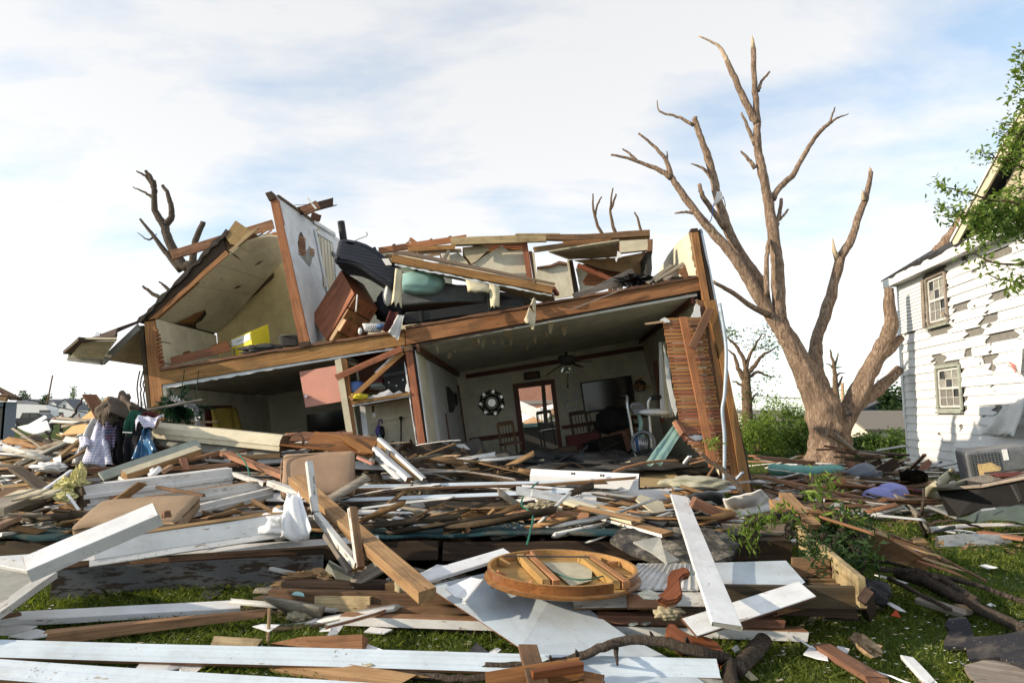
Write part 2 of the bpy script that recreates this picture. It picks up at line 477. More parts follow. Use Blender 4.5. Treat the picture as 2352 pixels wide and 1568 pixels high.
 _bump(nt,b,n2,0.9,0.02)
 MATS['mossy_shingle']=m
 # far shingle roof seen through the doorway
 m,nt,b=_base('red_shingle')
 v=_coords(nt,'Object',rnd=False)
 br=nt.nodes.new('ShaderNodeTexBrick')
 br.inputs['Scale'].default_value=3.2
 br.inputs['Color1'].default_value=(0.30,0.13,0.075,1)
 br.inputs['Color2'].default_value=(0.22,0.10,0.06,1)
 br.inputs['Mortar'].default_value=(0.06,0.035,0.025,1)
 br.inputs['Mortar Size'].default_value=0.015
 nt.links.new(v,br.inputs['Vector'])
 nt.links.new(br.outputs[0],b.inputs['Base Color'])
 b.inputs['Roughness'].default_value=0.95
 MATS['red_shingle']=m
glassmat()
def M(n):
 return MATS[n]
 # ------------------------------------------------------------------ building helpers
WM={}
def tag(o,label=None,cat=None,group=None,kind=None):
 if label:o['label']=label
 if cat:o['category']=cat
 if group:o['group']=group
 if kind:o['kind']=kind
 return o
def place(o,wm,parent=None):
 COL.objects.link(o)
 if parent is not None:
  o.parent=parent
  o.matrix_parent_inverse=Matrix.Identity(4)
  o.matrix_basis=WM[parent.name].inverted()@wm
 else:
  o.matrix_basis=wm
 WM[o.name]=wm.copy()
 return o
def root(name,loc,label,cat,group=None):
 o=bpy.data.objects.new(name,None)
 o.empty_display_size=0.2
 place(o,Matrix.Translation(V(loc)))
 return tag(o,label,cat,group)
def frame_of(o_,x,up=V((0,0,1))):
 x=x.normalized()
 if abs(x.dot(up.normalized()))>0.98:
  up=V((0,1,0))
 y=up.cross(x).normalized()
 z=x.cross(y)
 m=Matrix((x,y,z)).transposed().to_4x4()
 m.translation=o_
 return m
def build(name,vw,faces,mats,fm=None,parent=None,wm=None,smooth=False):
 """vw: world points; mats: list of material names; fm: material index for each face"""
 if wm is None:
  c=V((0,0,0))
  for p_ in vw:c+=p_
  wm=Matrix.Translation(c/len(vw))
 inv=wm.inverted()
 me=bpy.data.meshes.new(name)
 me.from_pydata([inv@p_ for p_ in vw],[],faces)
 for m_ in(mats if isinstance(mats,(list,tuple))else[mats]):
  me.materials.append(M(m_))
 if fm is not None:
  me.polygons.foreach_set('material_index',fm)
 if smooth:
  me.polygons.foreach_set('use_smooth',[True]*len(me.polygons))
 me.validate()
 me.update()
 return place(bpy.data.objects.new(name,me),wm,parent)
def normals_out(o):
 bm=bmesh.new();bm.from_mesh(o.data)
 bmesh.ops.recalc_face_normals(bm,faces=bm.faces)
 bm.to_mesh(o.data);bm.free()
 return o
def plank(name,a,b,w,t,mat,label=None,cat=None,roll=0.0,up=V((0,0,1)),parent=None,sides='',paintmat='white_paint',bend=0.0,sag=0.0,jag=(0.012,0.02),taper=1.0,segs=None,group=None,wob=0.004,ch=0.004,endmat=None):
 """a board from a to b (centre line): w across, t thick.  sides: which faces are painted (t b f k); ends stay raw"""
 a,b=V(a),V(b)
 if b.x<a.x and abs(b.x-a.x)>1e-4:
  a,b=b,a
  jag=(jag[1],jag[0])
 d=b-a
 Ln=d.length
 wm=frame_of(a,d,up)@Matrix.Rotation(roll,4,'X')
 segs=segs or max(3,min(14,int(Ln/0.35)+1))
 c=min(ch,w*0.2,t*0.2)
 hw,ht=w/2,t/2
 prof=[(-hw,-ht+c),(-hw+c,-ht),(hw-c,-ht),(hw,-ht+c),(hw,ht-c),(hw-c,ht),(-hw+c,ht),(-hw,ht-c)]
 vs,fs,fm=[],[],[]
 n=len(prof)
 sd=random.random()*50
 for i in range(segs+1):
  s=i/segs
  tp=1+(taper-1)*s
  wy=bend*math.sin(math.pi*s)+wob*mnoise.noise(V((sd,s*3,0)))
  wz=sag*math.sin(math.pi*s)+wob*mnoise.noise(V((sd,7,s*3)))
  for j,(py,pz)in enumerate(prof):
   x=s*Ln
   if i==0 and jag[0]:x+=jag[0]*random.random()
   if i==segs and jag[1]:x-=jag[1]*random.random()
   vs.append(V((x,py*tp+wy,pz*tp+wz)))
 fl=wm.to_3x3()@V((0,-1,0))
 front=0 if fl.y<0 else 1
 # face k between prof k and k+1: 0 chamfer,1 bottom... 
 kindf=['c','b','c','y+','c','t','c','y-']
 def painted(k):
  f=kindf[k]
  if f=='b':return 'b' in sides
  if f=='t' or f=='c':return 't' in sides
  if f=='y-':return('f' if front==0 else 'k')in sides
  return('k' if front==0 else 'f')in sides
 for i in range(segs):
  for j in range(n):
   j2=(j+1)%n
   fs.append((i*n+j,i*n+j2,(i+1)*n+j2,(i+1)*n+j))
   fm.append(1 if painted(j)else 0)
 fs.append(tuple(reversed(range(n))));fm.append(2 if endmat else 0)
 fs.append(tuple(segs*n+j for j in range(n)));fm.append(2 if endmat else 0)
 mats=[mat,paintmat]+([endmat]if endmat else[])
 o=build(name,[wm@v for v in vs],fs,mats,fm,parent,wm)
 normals_out(o)
 if label:tag(o,label,cat,group)
 return o
def slab(name,pts,t,mats,label=None,cat=None,parent=None,nrm=None,group=None,edge=None,back=None,wob=0.0):
 """a flat piece with the outline pts (world), extruded by t away from its normal"""
 pts=[V(p_)for p_ in pts]
 n=V((0,0,0))
 for i in range(len(pts)):
  p_,q_=pts[i],pts[(i+1)%len(pts)]
  n+=V(((p_.y-q_.y)*(p_.z+q_.z),(p_.z-q_.z)*(p_.x+q_.x),(p_.x-q_.x)*(p_.y+q_.y)))
 n.normalize()
 if nrm is not None:
  if n.dot(nrm)<0:
   n=-n
 else:
  c=sum(pts,V((0,0,0)))/len(pts)
  if n.dot(CAMP-c)<0:n=-n
 k=len(pts)
 vs=pts+[p_-n*t for p_ in pts]
 if wob:
  vs=[v+n*wob*mnoise.noise(v*2.3)for v in vs]
 fs=[tuple(range(k)),tuple(reversed(range(k,2*k)))]+[(i,(i+1)%k,k+(i+1)%k,k+i)for i in range(k)]
 mats=mats if isinstance(mats,(list,tuple))else[mats]
 ml=[mats[0],edge or mats[0],back or mats[0]]
 fm=[0,2]+[1]*k
 le=max(((pts[(i+1)%k]-pts[i])for i in range(k)),key=lambda e:e.length)
 if k>12:
  le=max(((p_-q_)for p_ in pts for q_ in pts),key=lambda e:e.length)
 wm=frame_of(sum(pts,V((0,0,0)))/k,le,n)
 o=build(name,vs,fs,ml,fm,parent,wm)
 normals_out(o)
 bm=bmesh.new();bm.from_mesh(o.data)
 bmesh.ops.triangulate(bm,faces=[f for f in bm.faces if len(f.verts)>4])
 bm.to_mesh(o.data);bm.free()
 if label:tag(o,label,cat,group)
 return o
def ragged(pts,step=0.12,amp=0.03,skip=()):
 """the outline with its edges broken up"""
 out=[]
 k=len(pts)
 for i in range(k):
  a,b=V(pts[i]),V(pts[(i+1)%k])
  out.append(a)
  if i in skip:continue
  L_=(b-a).length
  m=max(1,int(L_/step))
  e=[V(pts[(i+2)%k])-b,a-V(pts[i-1])]
  side=e[0].normalized()if e[0].length>1e-6 else V((0,0,1))
  for j in range(1,m):
   out.append(a.lerp(b,(j+random.uniform(-0.3,0.3))/m)+side*random.uniform(-amp,amp))
 return out
def tube(name,pts,rad,mat,parent=None,sides=8,label=None,cat=None,group=None,smooth=True,rough=0.0,closed_ends=True,wm=None,ridge=0.0):
 pts=[V(p_)for p_ in pts]
 if not isinstance(rad,(list,tuple)):rad=[rad]*len(pts)
 vs,fs=[],[]
 prev=None
 for i,p_ in enumerate(pts):
  if i==0:d=pts[1]-pts[0]
  elif i==len(pts)-1:d=pts[-1]-pts[-2]
  else:d=(pts[i+1]-pts[i]).normalized()+(pts[i]-pts[i-1]).normalized()
  d.normalize()
  if prev is None:
   r0=V((0,0,1))if abs(d.z)<0.9 else V((1,0,0))
   x=d.cross(r0).normalized()
  else:
   x=(prev-d*prev.dot(d)).normalized()
  prev=x
  y=d.cross(x)
  for j in range(sides):
   a=2*math.pi*j/sides
   rr=rad[i]
   if rough:rr*=1+rough*mnoise.noise(p_*1.7+V((math.cos(a),math.sin(a),0))*1.3)*1.6
   if ridge:rr*=1+ridge*(mnoise.noise(V((math.cos(a)*4.5,math.sin(a)*4.5,i*0.33)))+0.6*mnoise.noise(V((math.cos(a)*10,math.sin(a)*10,i*0.8+9))))
   vs.append(p_+(x*math.cos(a)+y*math.sin(a))*rr)
 for i in range(len(pts)-1):
  for j in range(sides):
   j2=(j+1)%sides
   fs.append((i*sides+j,i*sides+j2,(i+1)*sides+j2,(i+1)*sides+j))
 if closed_ends:
  fs.append(tuple(reversed(range(sides))))
  fs.append(tuple((len(pts)-1)*sides+j for j in range(sides)))
 o=build(name,vs,fs,[mat],None,parent,wm or Matrix.Translation(pts[0]),smooth)
 if label:tag(o,label,cat,group)
 return o
def join_meshes(objs,name=None):
 """several freshly made meshes into the first one (one part)"""
 base=objs[0]
 bm=bmesh.new()
 mats=[]
 for o in objs:
  off=[]
  for m_ in o.data.materials:
   if m_ not in mats:mats.append(m_)
   off.append(mats.index(m_))
  tmp=o.data.copy()
  idx=np.zeros(len(tmp.polygons),dtype=np.int32)
  tmp.polygons.foreach_get('material_index',idx)
  tmp.polygons.foreach_set('material_index',np.array(off,dtype=np.int32)[idx]if len(off)else idx)
  tmp.transform(WM[base.name].inverted()@WM[o.name])
  bm.from_mesh(tmp)
  bpy.data.meshes.remove(tmp)
 bm.to_mesh(base.data);bm.free()
 base.data.materials.clear()
 for m_ in mats:base.data.materials.append(m_)
 for o in objs[1:]:
  me=o.data
  bpy.data.objects.remove(o)
  bpy.data.meshes.remove(me)
 if name:base.name=name
 return base
def boxm(name,wm,sx,sy,sz,mat,parent=None,bevel=0.0,seg=2,label=None,cat=None,group=None,smooth=False,deform=None,cuts=0):
 """a box of size sx sy sz centred on the frame wm, bevelled"""
 bm=bmesh.new()
 bmesh.ops.create_cube(bm,size=1)
 bmesh.ops.scale(bm,vec=(sx,sy,sz),verts=bm.verts)
 if cuts:
  bmesh.ops.subdivide_edges(bm,edges=bm.edges,cuts=cuts,use_grid_fill=True)
 if bevel:
  es=[e for e in bm.edges if len(e.link_faces)==2 and e.link_faces[0].normal.dot(e.link_faces[1].normal)<0.5]
  bmesh.ops.bevel(bm,geom=es,offset=bevel,segments=seg,affect='EDGES',profile=0.6)
 if deform:
  for v in bm.verts:v.co=deform(v.co)
 me=bpy.data.meshes.new(name)
 bm.to_mesh(me);bm.free()
 me.materials.append(M(mat))
 if smooth:me.polygons.foreach_set('use_smooth',[True]*len(me.polygons))
 o=place(bpy.data.objects.new(name,me),wm,parent)
 if label:tag(o,label,cat,group)
 return o
def sheet(name,grid,t,mat,parent=None,label=None,cat=None,group=None,smooth=True,wm=None):
 """a cloth or bent sheet: grid[r][c] of world points with a thickness"""
 rows,cols=len(grid),len(grid[0])
 vs=[V(p_)for r_ in grid for p_ in r_]
 fs=[(r*cols+c,r*cols+c+1,(r+1)*cols+c+1,(r+1)*cols+c)for r in range(rows-1)for c in range(cols-1)]
 o=build(name,vs,fs,[mat],None,parent,wm or Matrix.Translation(vs[0]),smooth)
 bm=bmesh.new();bm.from_mesh(o.data)
 bmesh.ops.solidify(bm,geom=list(bm.faces),thickness=t)
 if smooth:
  for f in bm.faces:f.smooth=True
 bm.to_mesh(o.data);bm.free()
 if label:tag(o,label,cat,group)
 return o
def drape(name,c0,c1,c2,c3,nr,nc,fold,mat,t=0.006,freq=9.0,parent=None,label=None,cat=None,bulge=0.0,sd=0.0,tatter=0.0,group=None):
 """cloth hung over the quad c0 (top left) c1 (top right) c2 (bottom right) c3 (bottom left) with folds"""
 c0,c1,c2,c3=map(V,(c0,c1,c2,c3))
 n=(c1-c0).cross(c3-c0)
 n.normalize()
 if n.dot(CAMP-c0)<0:n=-n
 g=[]
 for r in range(nr):
  s=r/(nr-1)
  row=[]
  for c in range(nc):
   u=c/(nc-1)
   p_=c0.lerp(c1,u).lerp(c3.lerp(c2,u),s)
   f=math.sin(u*freq+3*mnoise.noise(V((u*2,s*1.2,sd))))*fold*(0.4+s)
   f+=mnoise.noise(V((u*4,s*4,sd+5)))*fold*0.8
   f+=bulge*math.sin(math.pi*s)*math.sin(math.pi*u)
   p_=p_+n*f
   if tatter and r==nr-1:
    p_=p_+(c0-c3).normalized()*random.uniform(0,tatter)
   row.append(p_)
  g.append(row)
 return sheet(name,g,t,mat,parent,label,cat,group)
def heap(name,c,rx,ry,rz,mat,label=None,cat=None,amp=0.35,fr=2.2,sub=4,parent=None,sd=None,smooth=True,group=None,pw=1.0,rot=0.0):
 """a soft lump (cushion, bag, cloth pile)"""
 bm=bmesh.new()
 bmesh.ops.create_icosphere(bm,subdivisions=sub,radius=1)
 sd=random.random()*40 if sd is None else sd
 rm=Matrix.Rotation(rot,3,'Z')
 for v in bm.verts:
  d=v.co.normalized()
  if pw!=1.0:
   d=V([math.copysign(abs(q)**pw,q)for q in d])
  k=1+amp*mnoise.noise(v.co*fr+V((sd,0,0)))+amp*0.5*mnoise.noise(v.co*fr*2.3+V((0,sd,0)))
  v.co=rm@V((d.x*rx*k,d.y*ry*k,d.z*rz*k))
 me=bpy.data.meshes.new(name)
 bm.to_mesh(me);bm.free()
 me.materials.append(M(mat))
 if smooth:me.polygons.foreach_set('use_smooth',[True]*len(me.polygons))
 o=place(bpy.data.objects.new(name,me),Matrix.Translation(V(c)),parent)
 if label:tag(o,label,cat,group)
 return o
def disc(name,c,ax,r,t,mat,parent=None,n=24,label=None,cat=None):
 ax=ax.normalized()
 return tube(name,[c,c+ax*t],[r,r],mat,parent,n,label,cat,None,False)
def ring(name,c,ax,r,rr,mat,parent=None,n=24,m=6,arc=(0,2*math.pi),wm=None):
 ax=ax.normalized()
 x=ax.cross(V((0,0,1))if abs(ax.z)<0.9 else V((1,0,0))).normalized()
 y=ax.cross(x)
 full=abs(arc[1]-arc[0]-2*math.pi)<1e-3
 k=n+1
 pts=[c+(x*math.cos(arc[0]+(arc[1]-arc[0])*i/n)+y*math.sin(arc[0]+(arc[1]-arc[0])*i/n))*r for i in range(k)]
 return tube(name,pts,rr,mat,parent,m,closed_ends=not full)
def copy_tree(o,parent=None):
 c=o.copy();COL.objects.link(c)
 if parent is not None:c.parent=parent
 for ch in[x for x in bpy.data.objects if x.parent==o]:
  copy_tree(ch,c)
 return c
def np_mesh(name,verts,faces,mat,parent=None,label=None,cat=None,kind=None,loc=None,smooth=False,group=None,k=4):
 """big meshes from arrays; faces is an (n, k) array"""
 me=bpy.data.meshes.new(name)
 nv,nf=len(verts),len(faces)
 off=np.array(loc if loc is not None else(0,0,0),dtype=np.float64)
 me.vertices.add(nv)
 me.vertices.foreach_set('co',(np.asarray(verts)-off).astype(np.float32).ravel())
 me.loops.add(nf*k)
 me.loops.foreach_set('vertex_index',np.asarray(faces,dtype=np.int32).ravel())
 me.polygons.add(nf)
 me.polygons.foreach_set('loop_start',np.arange(0,nf*k,k,dtype=np.int32))
 me.polygons.foreach_set('loop_total',np.full(nf,k,dtype=np.int32))
 if smooth:me.polygons.foreach_set('use_smooth',np.ones(nf,dtype=bool))
 for m_ in(mat if isinstance(mat,(list,tuple))else[mat]):
  me.materials.append(M(m_))
 me.update(calc_edges=True)
 o=place(bpy.data.objects.new(name,me),Matrix.Translation(V(off)),parent)
 if label:tag(o,label,cat,group)
 if kind:o['kind']=kind
 return o
def leaf_cloud(centres,n,spread,size,rng=RNG,asp=0.45,flat=0.0,droop=0.0):
 """n leaf shaped quads (pointed at both ends) around the given centres -> verts, faces"""
 centres=np.asarray(centres,dtype=float)
 idx=rng.integers(0,len(centres),n)
 sp=np.asarray(spread,dtype=float)
 c=centres[idx]+rng.normal(0,1,(n,3))*sp
 d=rng.normal(0,1,(n,3));d[:,2]*=0.6;d[:,2]-=droop
 d/=np.linalg.norm(d,axis=1,keepdims=True)
 e=rng.normal(0,1,(n,3));e[:,2]*=(1-flat)
 e-=d*(e*d).sum(1,keepdims=True)
 e/=np.linalg.norm(e,axis=1,keepdims=True)
 s=size*rng.uniform(0.6,1.3,(n,1))
 p0=c-d*s*0.5
 p2=c+d*s*0.5
 nn=np.cross(d,e)
 p1=c+e*s*asp*0.5+nn*s*0.08-d*s*0.05
 p3=c-e*s*asp*0.5+nn*s*0.08-d*s*0.05
 v=np.stack([p0,p1,p2,p3],1).reshape(-1,3)
 f=np.arange(n*4).reshape(n,4)
 return v,f
def limb(pts,n=5,wig=0.06):
 """smooth line through the points with some wobble"""
 pts=[V(p_)for p_ in pts]
 out=[]
 for i in range(len(pts)-1):
  p0=pts[i-1]if i else pts[i]*2-pts[i+1]
  p1,p2=pts[i],pts[i+1]
  p3=pts[i+2]if i+2<len(pts)else p2*2-p1
  for j in range(n):
   s=j/n
   q_=0.5*((2*p1)+(p2-p0)*s+(2*p0-5*p1+4*p2-p3)*s*s+(3*p1-p0-3*p2+p3)*s**3)
   out.append(q_)
 out.append(pts[-1])
 L_=(pts[-1]-pts[0]).length
 sd=random.random()*90
 for i in range(1,len(out)-1):
  out[i]=out[i]+V((mnoise.noise(V((i*0.7,sd,0))),mnoise.noise(V((i*0.7,sd,9))),mnoise.noise(V((i*0.7,sd,21)))))*wig
 return out
def radii(r0,r1,n,pw=1.0):
 return[r1+(r0-r1)*(1-i/(n-1))**pw for i in range(n)]
def branch(name,pts,r0,r1,mat,parent=None,n=5,wig=0.04,sides=9,rough=0.10,label=None,cat=None,group=None,pw=1.0):
 l=limb(pts,n,wig)
 big=mat=='bark' and sides>=12
 return tube(name,l,radii(r0,r1,len(l),pw),mat,parent,sides*2 if big else sides,label,cat,group,True,rough,ridge=0.13 if big else 0.0)
def moulding(name,a,b,prof,mat,label=None,cat='board',roll=0.0,up=V((0,0,1)),parent=None,raw=None,rawsides=(),bend=0.0,sag=0.0,segs=8,group=None,jag=(0,0)):
 """a length of moulding: profile points (y, z), counter clockwise seen from its start; ends and the listed profile edges are raw wood"""
 a,b=V(a),V(b)
 if b.x<a.x:a,b=b,a
 wm=frame_of(a,b-a,up)@Matrix.Rotation(roll,4,'X')
 Ln=(b-a).length
 n=len(prof)
 vs,fs,fm=[],[],[]
 sd=random.random()*40
 for i in range(segs+1):
  s=i/segs
  for(y,z)in prof:
   x=s*Ln
   if i==0 and jag[0]:x+=jag[0]*random.random()
   if i==segs and jag[1]:x-=jag[1]*random.random()
   vs.append(wm@V((x,y+bend*math.sin(math.pi*s)+0.004*mnoise.noise(V((s*4,sd,0))),z+sag*math.sin(math.pi*s)+0.004*mnoise.noise(V((s*4,sd,8))))))
 for i in range(segs):
  for j in range(n):
   j2=(j+1)%n
   fs.append((i*n+j,i*n+j2,(i+1)*n+j2,(i+1)*n+j));fm.append(1 if j in rawsides else 0)
 fs.append(tuple(reversed(range(n))));fm.append(1)
 fs.append(tuple(segs*n+j for j in range(n)));fm.append(1)
 o=build(name,vs,fs,[mat,raw or 'lumber_brown'],fm,parent,wm)
 normals_out(o)
 bm=bmesh.new();bm.from_mesh(o.data)
 bmesh.ops.triangulate(bm,faces=[f for f in bm.faces if len(f.verts)>4])
 bm.to_mesh(o.data);bm.free()
 if label:tag(o,label,cat,group)
 return o
FLUTE=[(-.065,-.012),(.065,-.012),(.065,.010),(.045,.012),(.035,.006),(.02,.006),(.012,.014),(-.02,.014),(-.03,.008),(-.045,.008),(-.052,.014),(-.065,.014)]
# ------------------------------------------------------------------ the ground
def ground():
 xs=np.concatenate([[-900,-300,-120,-60],np.linspace(-40,40,81),[60,120,300,900]])
 ys=np.concatenate([[-60,-20,0],np.linspace(2,60,73),[80,120,200,400,1500]])
 X,Y=np.meshgrid(xs,ys)
 Z=np.zeros_like(X)
 for i in range(X.shape[0]):
  for j in range(X.shape[1]):
   Z[i,j]=0.05*mnoise.noise(V((X[i,j]*0.5,Y[i,j]*0.5,0)))-0.02
 v=np.stack([X.ravel(),Y.ravel(),Z.ravel()],1)
 c=len(xs)
 f=[(r*c+k,r*c+k+1,(r+1)*c+k+1,(r+1)*c+k)for r in range(len(ys)-1)for k in range(c-1)]
 o=np_mesh('ground',v,np.array(f),'lawn',smooth=True)
 tag(o,'littered green lawn around the wrecked house',None,None,'structure')
ground()
def gz(x,y):
 return 0.05*mnoise.noise(V((x*0.5,y*0.5,0)))-0.02
def grass():
 rng=np.random.default_rng(3)
 n=330000
 # nearer blades denser: spread evenly over the picture rather than the ground
 u=rng.uniform(0,1,n)
 Y=3.3/(1-u*(1-3.3/24.0))
 X=rng.uniform(-0.86,0.86,n)*(Y+0.6)
 keep=~((Y>6.6)&(X<2.3)&(Y<19))
 # bare and thin patches
 pn=np.sin(X*1.9+1.3*np.sin(Y*1.1))+np.sin(Y*2.6+1.7*np.sin(X*0.9+2))+rng.normal(0,0.8,n)
 keep&=pn>-1.35
 X,Y,pn=X[keep],Y[keep],pn[keep]
 n=len(X)
 h=rng.uniform(0.025,0.075,n)*(0.9+0.25*np.clip(pn,-1,2))*np.clip(0.75+Y*0.03,0.8,1.3)
 w=rng.uniform(0.0022,0.0042,n)*np.clip(0.6+Y*0.13,1,3.2)
 a=rng.uniform(0,2*np.pi,n)
 lean=rng.normal(0,0.75,(n,2))*h[:,None]
 Z=np.array([gz(x,y)for x,y in zip(X,Y)])-0.004
 b=np.stack([X,Y,Z],1)
 s=np.stack([np.cos(a),np.sin(a),np.zeros(n)],1)*w[:,None]
 tip=b+np.stack([lean[:,0],lean[:,1],h],1)
 mid=b+np.stack([lean[:,0]*0.35,lean[:,1]*0.35,h*0.62],1)
 v=np.stack([b-s,b+s,mid+s*0.7,tip,mid-s*0.7],1).reshape(-1,3)
 f=np.arange(n*5).reshape(n,5)
 o=np_mesh('grass',v,f,'grass_blade',k=5)
 tag(o,'ragged green lawn grass between the boards',None,None,'stuff')
grass()
# ------------------------------------------------------------------ far houses, cars and trees
def gable_house(name,loc,sx,sy,eave,ridge,wallm,roofm,label,rz=0.0,windows=(),group=None,axis='x',over=0.35,door=None):
 rt=root(name,loc,label,'house',group)
 T=Matrix.Translation(V(loc))@Matrix.Rotation(rz,4,'Z')
 def W_(x,y,z):return T@V((x,y,z))
 hx,hy=sx/2,sy/2
 if axis=='x':
  vs=[(-hx,-hy,0),(hx,-hy,0),(hx,hy,0),(-hx,hy,0),(-hx,-hy,eave),(hx,-hy,eave),(hx,hy,eave),(-hx,hy,eave),(-hx,0,ridge),(hx,0,ridge)]
  fs=[(0,1,5,4),(1,2,6,9,5),(2,3,7,6),(3,0,4,8,7)]
  rf=[[(-hx-over,-hy-over,eave-over*(ridge-eave)/hy),(hx+over,-hy-over,eave-over*(ridge-eave)/hy),(hx+over,0,ridge),(-hx-over,0,ridge)],[(-hx-over,hy+over,eave-over*(ridge-eave)/hy),(hx+over,hy+over,eave-over*(ridge-eave)/hy),(hx+over,0,ridge),(-hx-over,0,ridge)]]
 else:
  vs=[(-hx,-hy,0),(hx,-hy,0),(hx,hy,0),(-hx,hy,0),(-hx,-hy,eave),(hx,-hy,eave),(hx,hy,eave),(-hx,hy,eave),(0,-hy,ridge),(0,hy,ridge)]
  fs=[(0,1,5,8,4),(1,2,6,5),(2,3,7,9,6),(3,0,4,7)]
  rf=[[(-hx-over,-hy-over,eave-over*(ridge-eave)/hx),(-hx-over,hy+over,eave-over*(ridge-eave)/hx),(0,hy+over,ridge),(0,-hy-over,ridge)],[(hx+over,-hy-over,eave-over*(ridge-eave)/hx),(hx+over,hy+over,eave-over*(ridge-eave)/hx),(0,hy+over,ridge),(0,-hy-over,ridge)]]
 build('wall',[W_(*v)for v in vs],fs,[wallm],None,rt)
 for q in rf:
  slab('roof',[W_(*v)+V((0,0,0.16))for v in q],0.14,[roofm],parent=rt,nrm=V((0,0,1)))
 for(x,z,w,h)in windows:
  fr=slab('window',[W_(x-w/2,-hy-0.05,z),W_(x+w/2,-hy-0.05,z),W_(x+w/2,-hy-0.05,z+h),W_(x-w/2,-hy-0.05,z+h)],0.06,['far_white'],parent=rt)
  slab('pane',[W_(x-w/2+0.1,-hy-0.07,z+0.1),W_(x+w/2-0.1,-hy-0.07,z+0.1),W_(x+w/2-0.1,-hy-0.07,z+h-0.1),W_(x-w/2+0.1,-hy-0.07,z+h-0.1)],0.015,['window_dark'],parent=fr)
 return rt
def atY(q,Y):
 p_=P(q,Y)
 return V((p_.x,Y,0))
 # left distance
h1=gable_house('far_house',atY((108,952),228),19,8,3.6,6.6,'far_white','roof_grey','long white house with grey roof far behind the parked pickup',windows=[(-6,1,1.6,1.3),(0,1,1.6,1.3)])
gable_house('far_house',atY((163,952),215),6.4,7,3.4,6.4,'far_white','roof_grey','white gabled house wing with a small window under its peak',axis='y',windows=[(0,3.6,1.0,1.2),(-1,1.2,1.6,1.3)])
gable_house('far_house',atY((130,952),218),4.0,5,4.4,6.0,'far_white','roof_grey','narrow white dormer gable in the long grey roof',axis='y',windows=[(0,3.9,1.0,0.8)],over=0.2)
# blue and grey houses behind the big tree
gable_house('far_house',atY((1990,952),62),5.6,8,1.9,3.0,'blue_siding','roof_grey','dark blue house with a pale gable trim behind the forked tree',axis='y')
gable_house('far_house',atY((2062,952),50),7.5,6,0.6,1.75,'cream_wall','roof_tan','low cream garage with tan shingle roof left of the white siding wall')
gable_house('far_house',atY((1745,952),66),4,7,1.0,1.9,'cream_wall','roof_tan','tan roofed house half hidden by bushes beside the leaning wall')
# broken garage at the left edge
def garage():
 Y=40.0
 p_=atY((-42,952),Y)
 rt=root('garage',p_,'dark grey garage with torn open roof at the far left edge','garage')
 T=Matrix.Translation(p_)
 def W_(x,y,z):return T@V((x,y,z))
 slab('wall',[W_(-2,0,0),W_(1.35,0,0),W_(1.35,0,2.35),W_(-2,0,2.35)],0.15,['grey_siding'],parent=rt)
 slab('wall',[W_(1.36,0,0),W_(1.36,0.9,0),W_(1.36,0.9,2.35),W_(1.36,0,2.35)],0.15,['grey_siding'],parent=rt,nrm=V((1,0,0)))
 for x in(-0.75,0.1):
  slab('door_trim',[W_(x,-0.03,0),W_(x+0.1,-0.03,0),W_(x+0.1,-0.03,2.2),W_(x,-0.03,2.2)],0.02,['far_white'],parent=rt)
 slab('door',[W_(0.2,-0.02,0),W_(1.2,-0.02,0),W_(1.2,-0.02,2.1),W_(0.2,-0.02,2.1)],0.015,['charcoal'],parent=rt)
 slab('roof',[W_(-2,-0.1,4.2),W_(0.2,-0.1,3.6),W_(1.7,-0.1,2.55),W_(1.7,0.9,2.55),W_(-2,0.9,4.2)],0.12,['lumber_brown'],parent=rt,edge='lumber_dark')
 slab('soffit',ragged([W_(-2,-0.3,2.36),W_(1.5,-0.3,2.36),W_(1.65,-0.3,2.75),W_(-2,-0.3,2.75)],0.4,0.06),0.2,['lumber'],parent=rt)
 for i in range(8):
  x=-1.5+i*0.4
  zt=min(3.55,4.1-0.45*(x+2))
  plank('rafter',W_(x,-0.05,2.76),W_(x+0.05,-0.05,max(zt,2.85)),0.09,0.05,'lumber_brown',parent=rt)
 return rt
garage()
# pale tent like trailer, pickup
def trailer():
 p_=atY((80,952),105)
 rt=root('trailer',p_,'long white camper trailer with rounded front behind the pickup','trailer')
 prof=[(-2.7,0.6),(2.5,0.6),(2.9,1.4),(2.8,2.3),(2.3,3.0),(-2.4,3.2),(-2.8,2.9),(-2.9,1.4)]
 k=len(prof)
 vs=[p_+V((x,-1.2,z))for x,z in prof]+[p_+V((x,1.2,z))for x,z in prof]
 fs=[tuple(range(k)),tuple(reversed(range(k,2*k)))]+[(i,(i+1)%k,k+(i+1)%k,k+i)for i in range(k)]
 o=build('body',vs,fs,['far_white'],None,rt);normals_out(o)
 for x in(-1.2,-0.3):
  disc('wheel',p_+V((x,-1.25,0.4)),V((0,1,0)),0.4,0.25,'black',rt,16)
 slab('window',[p_+V((1.5,-1.25,1.6)),p_+V((3.2,-1.25,1.6)),p_+V((3.2,-1.25,2.3)),p_+V((1.5,-1.25,2.3))],0.04,['window_dark'],parent=rt)
trailer()
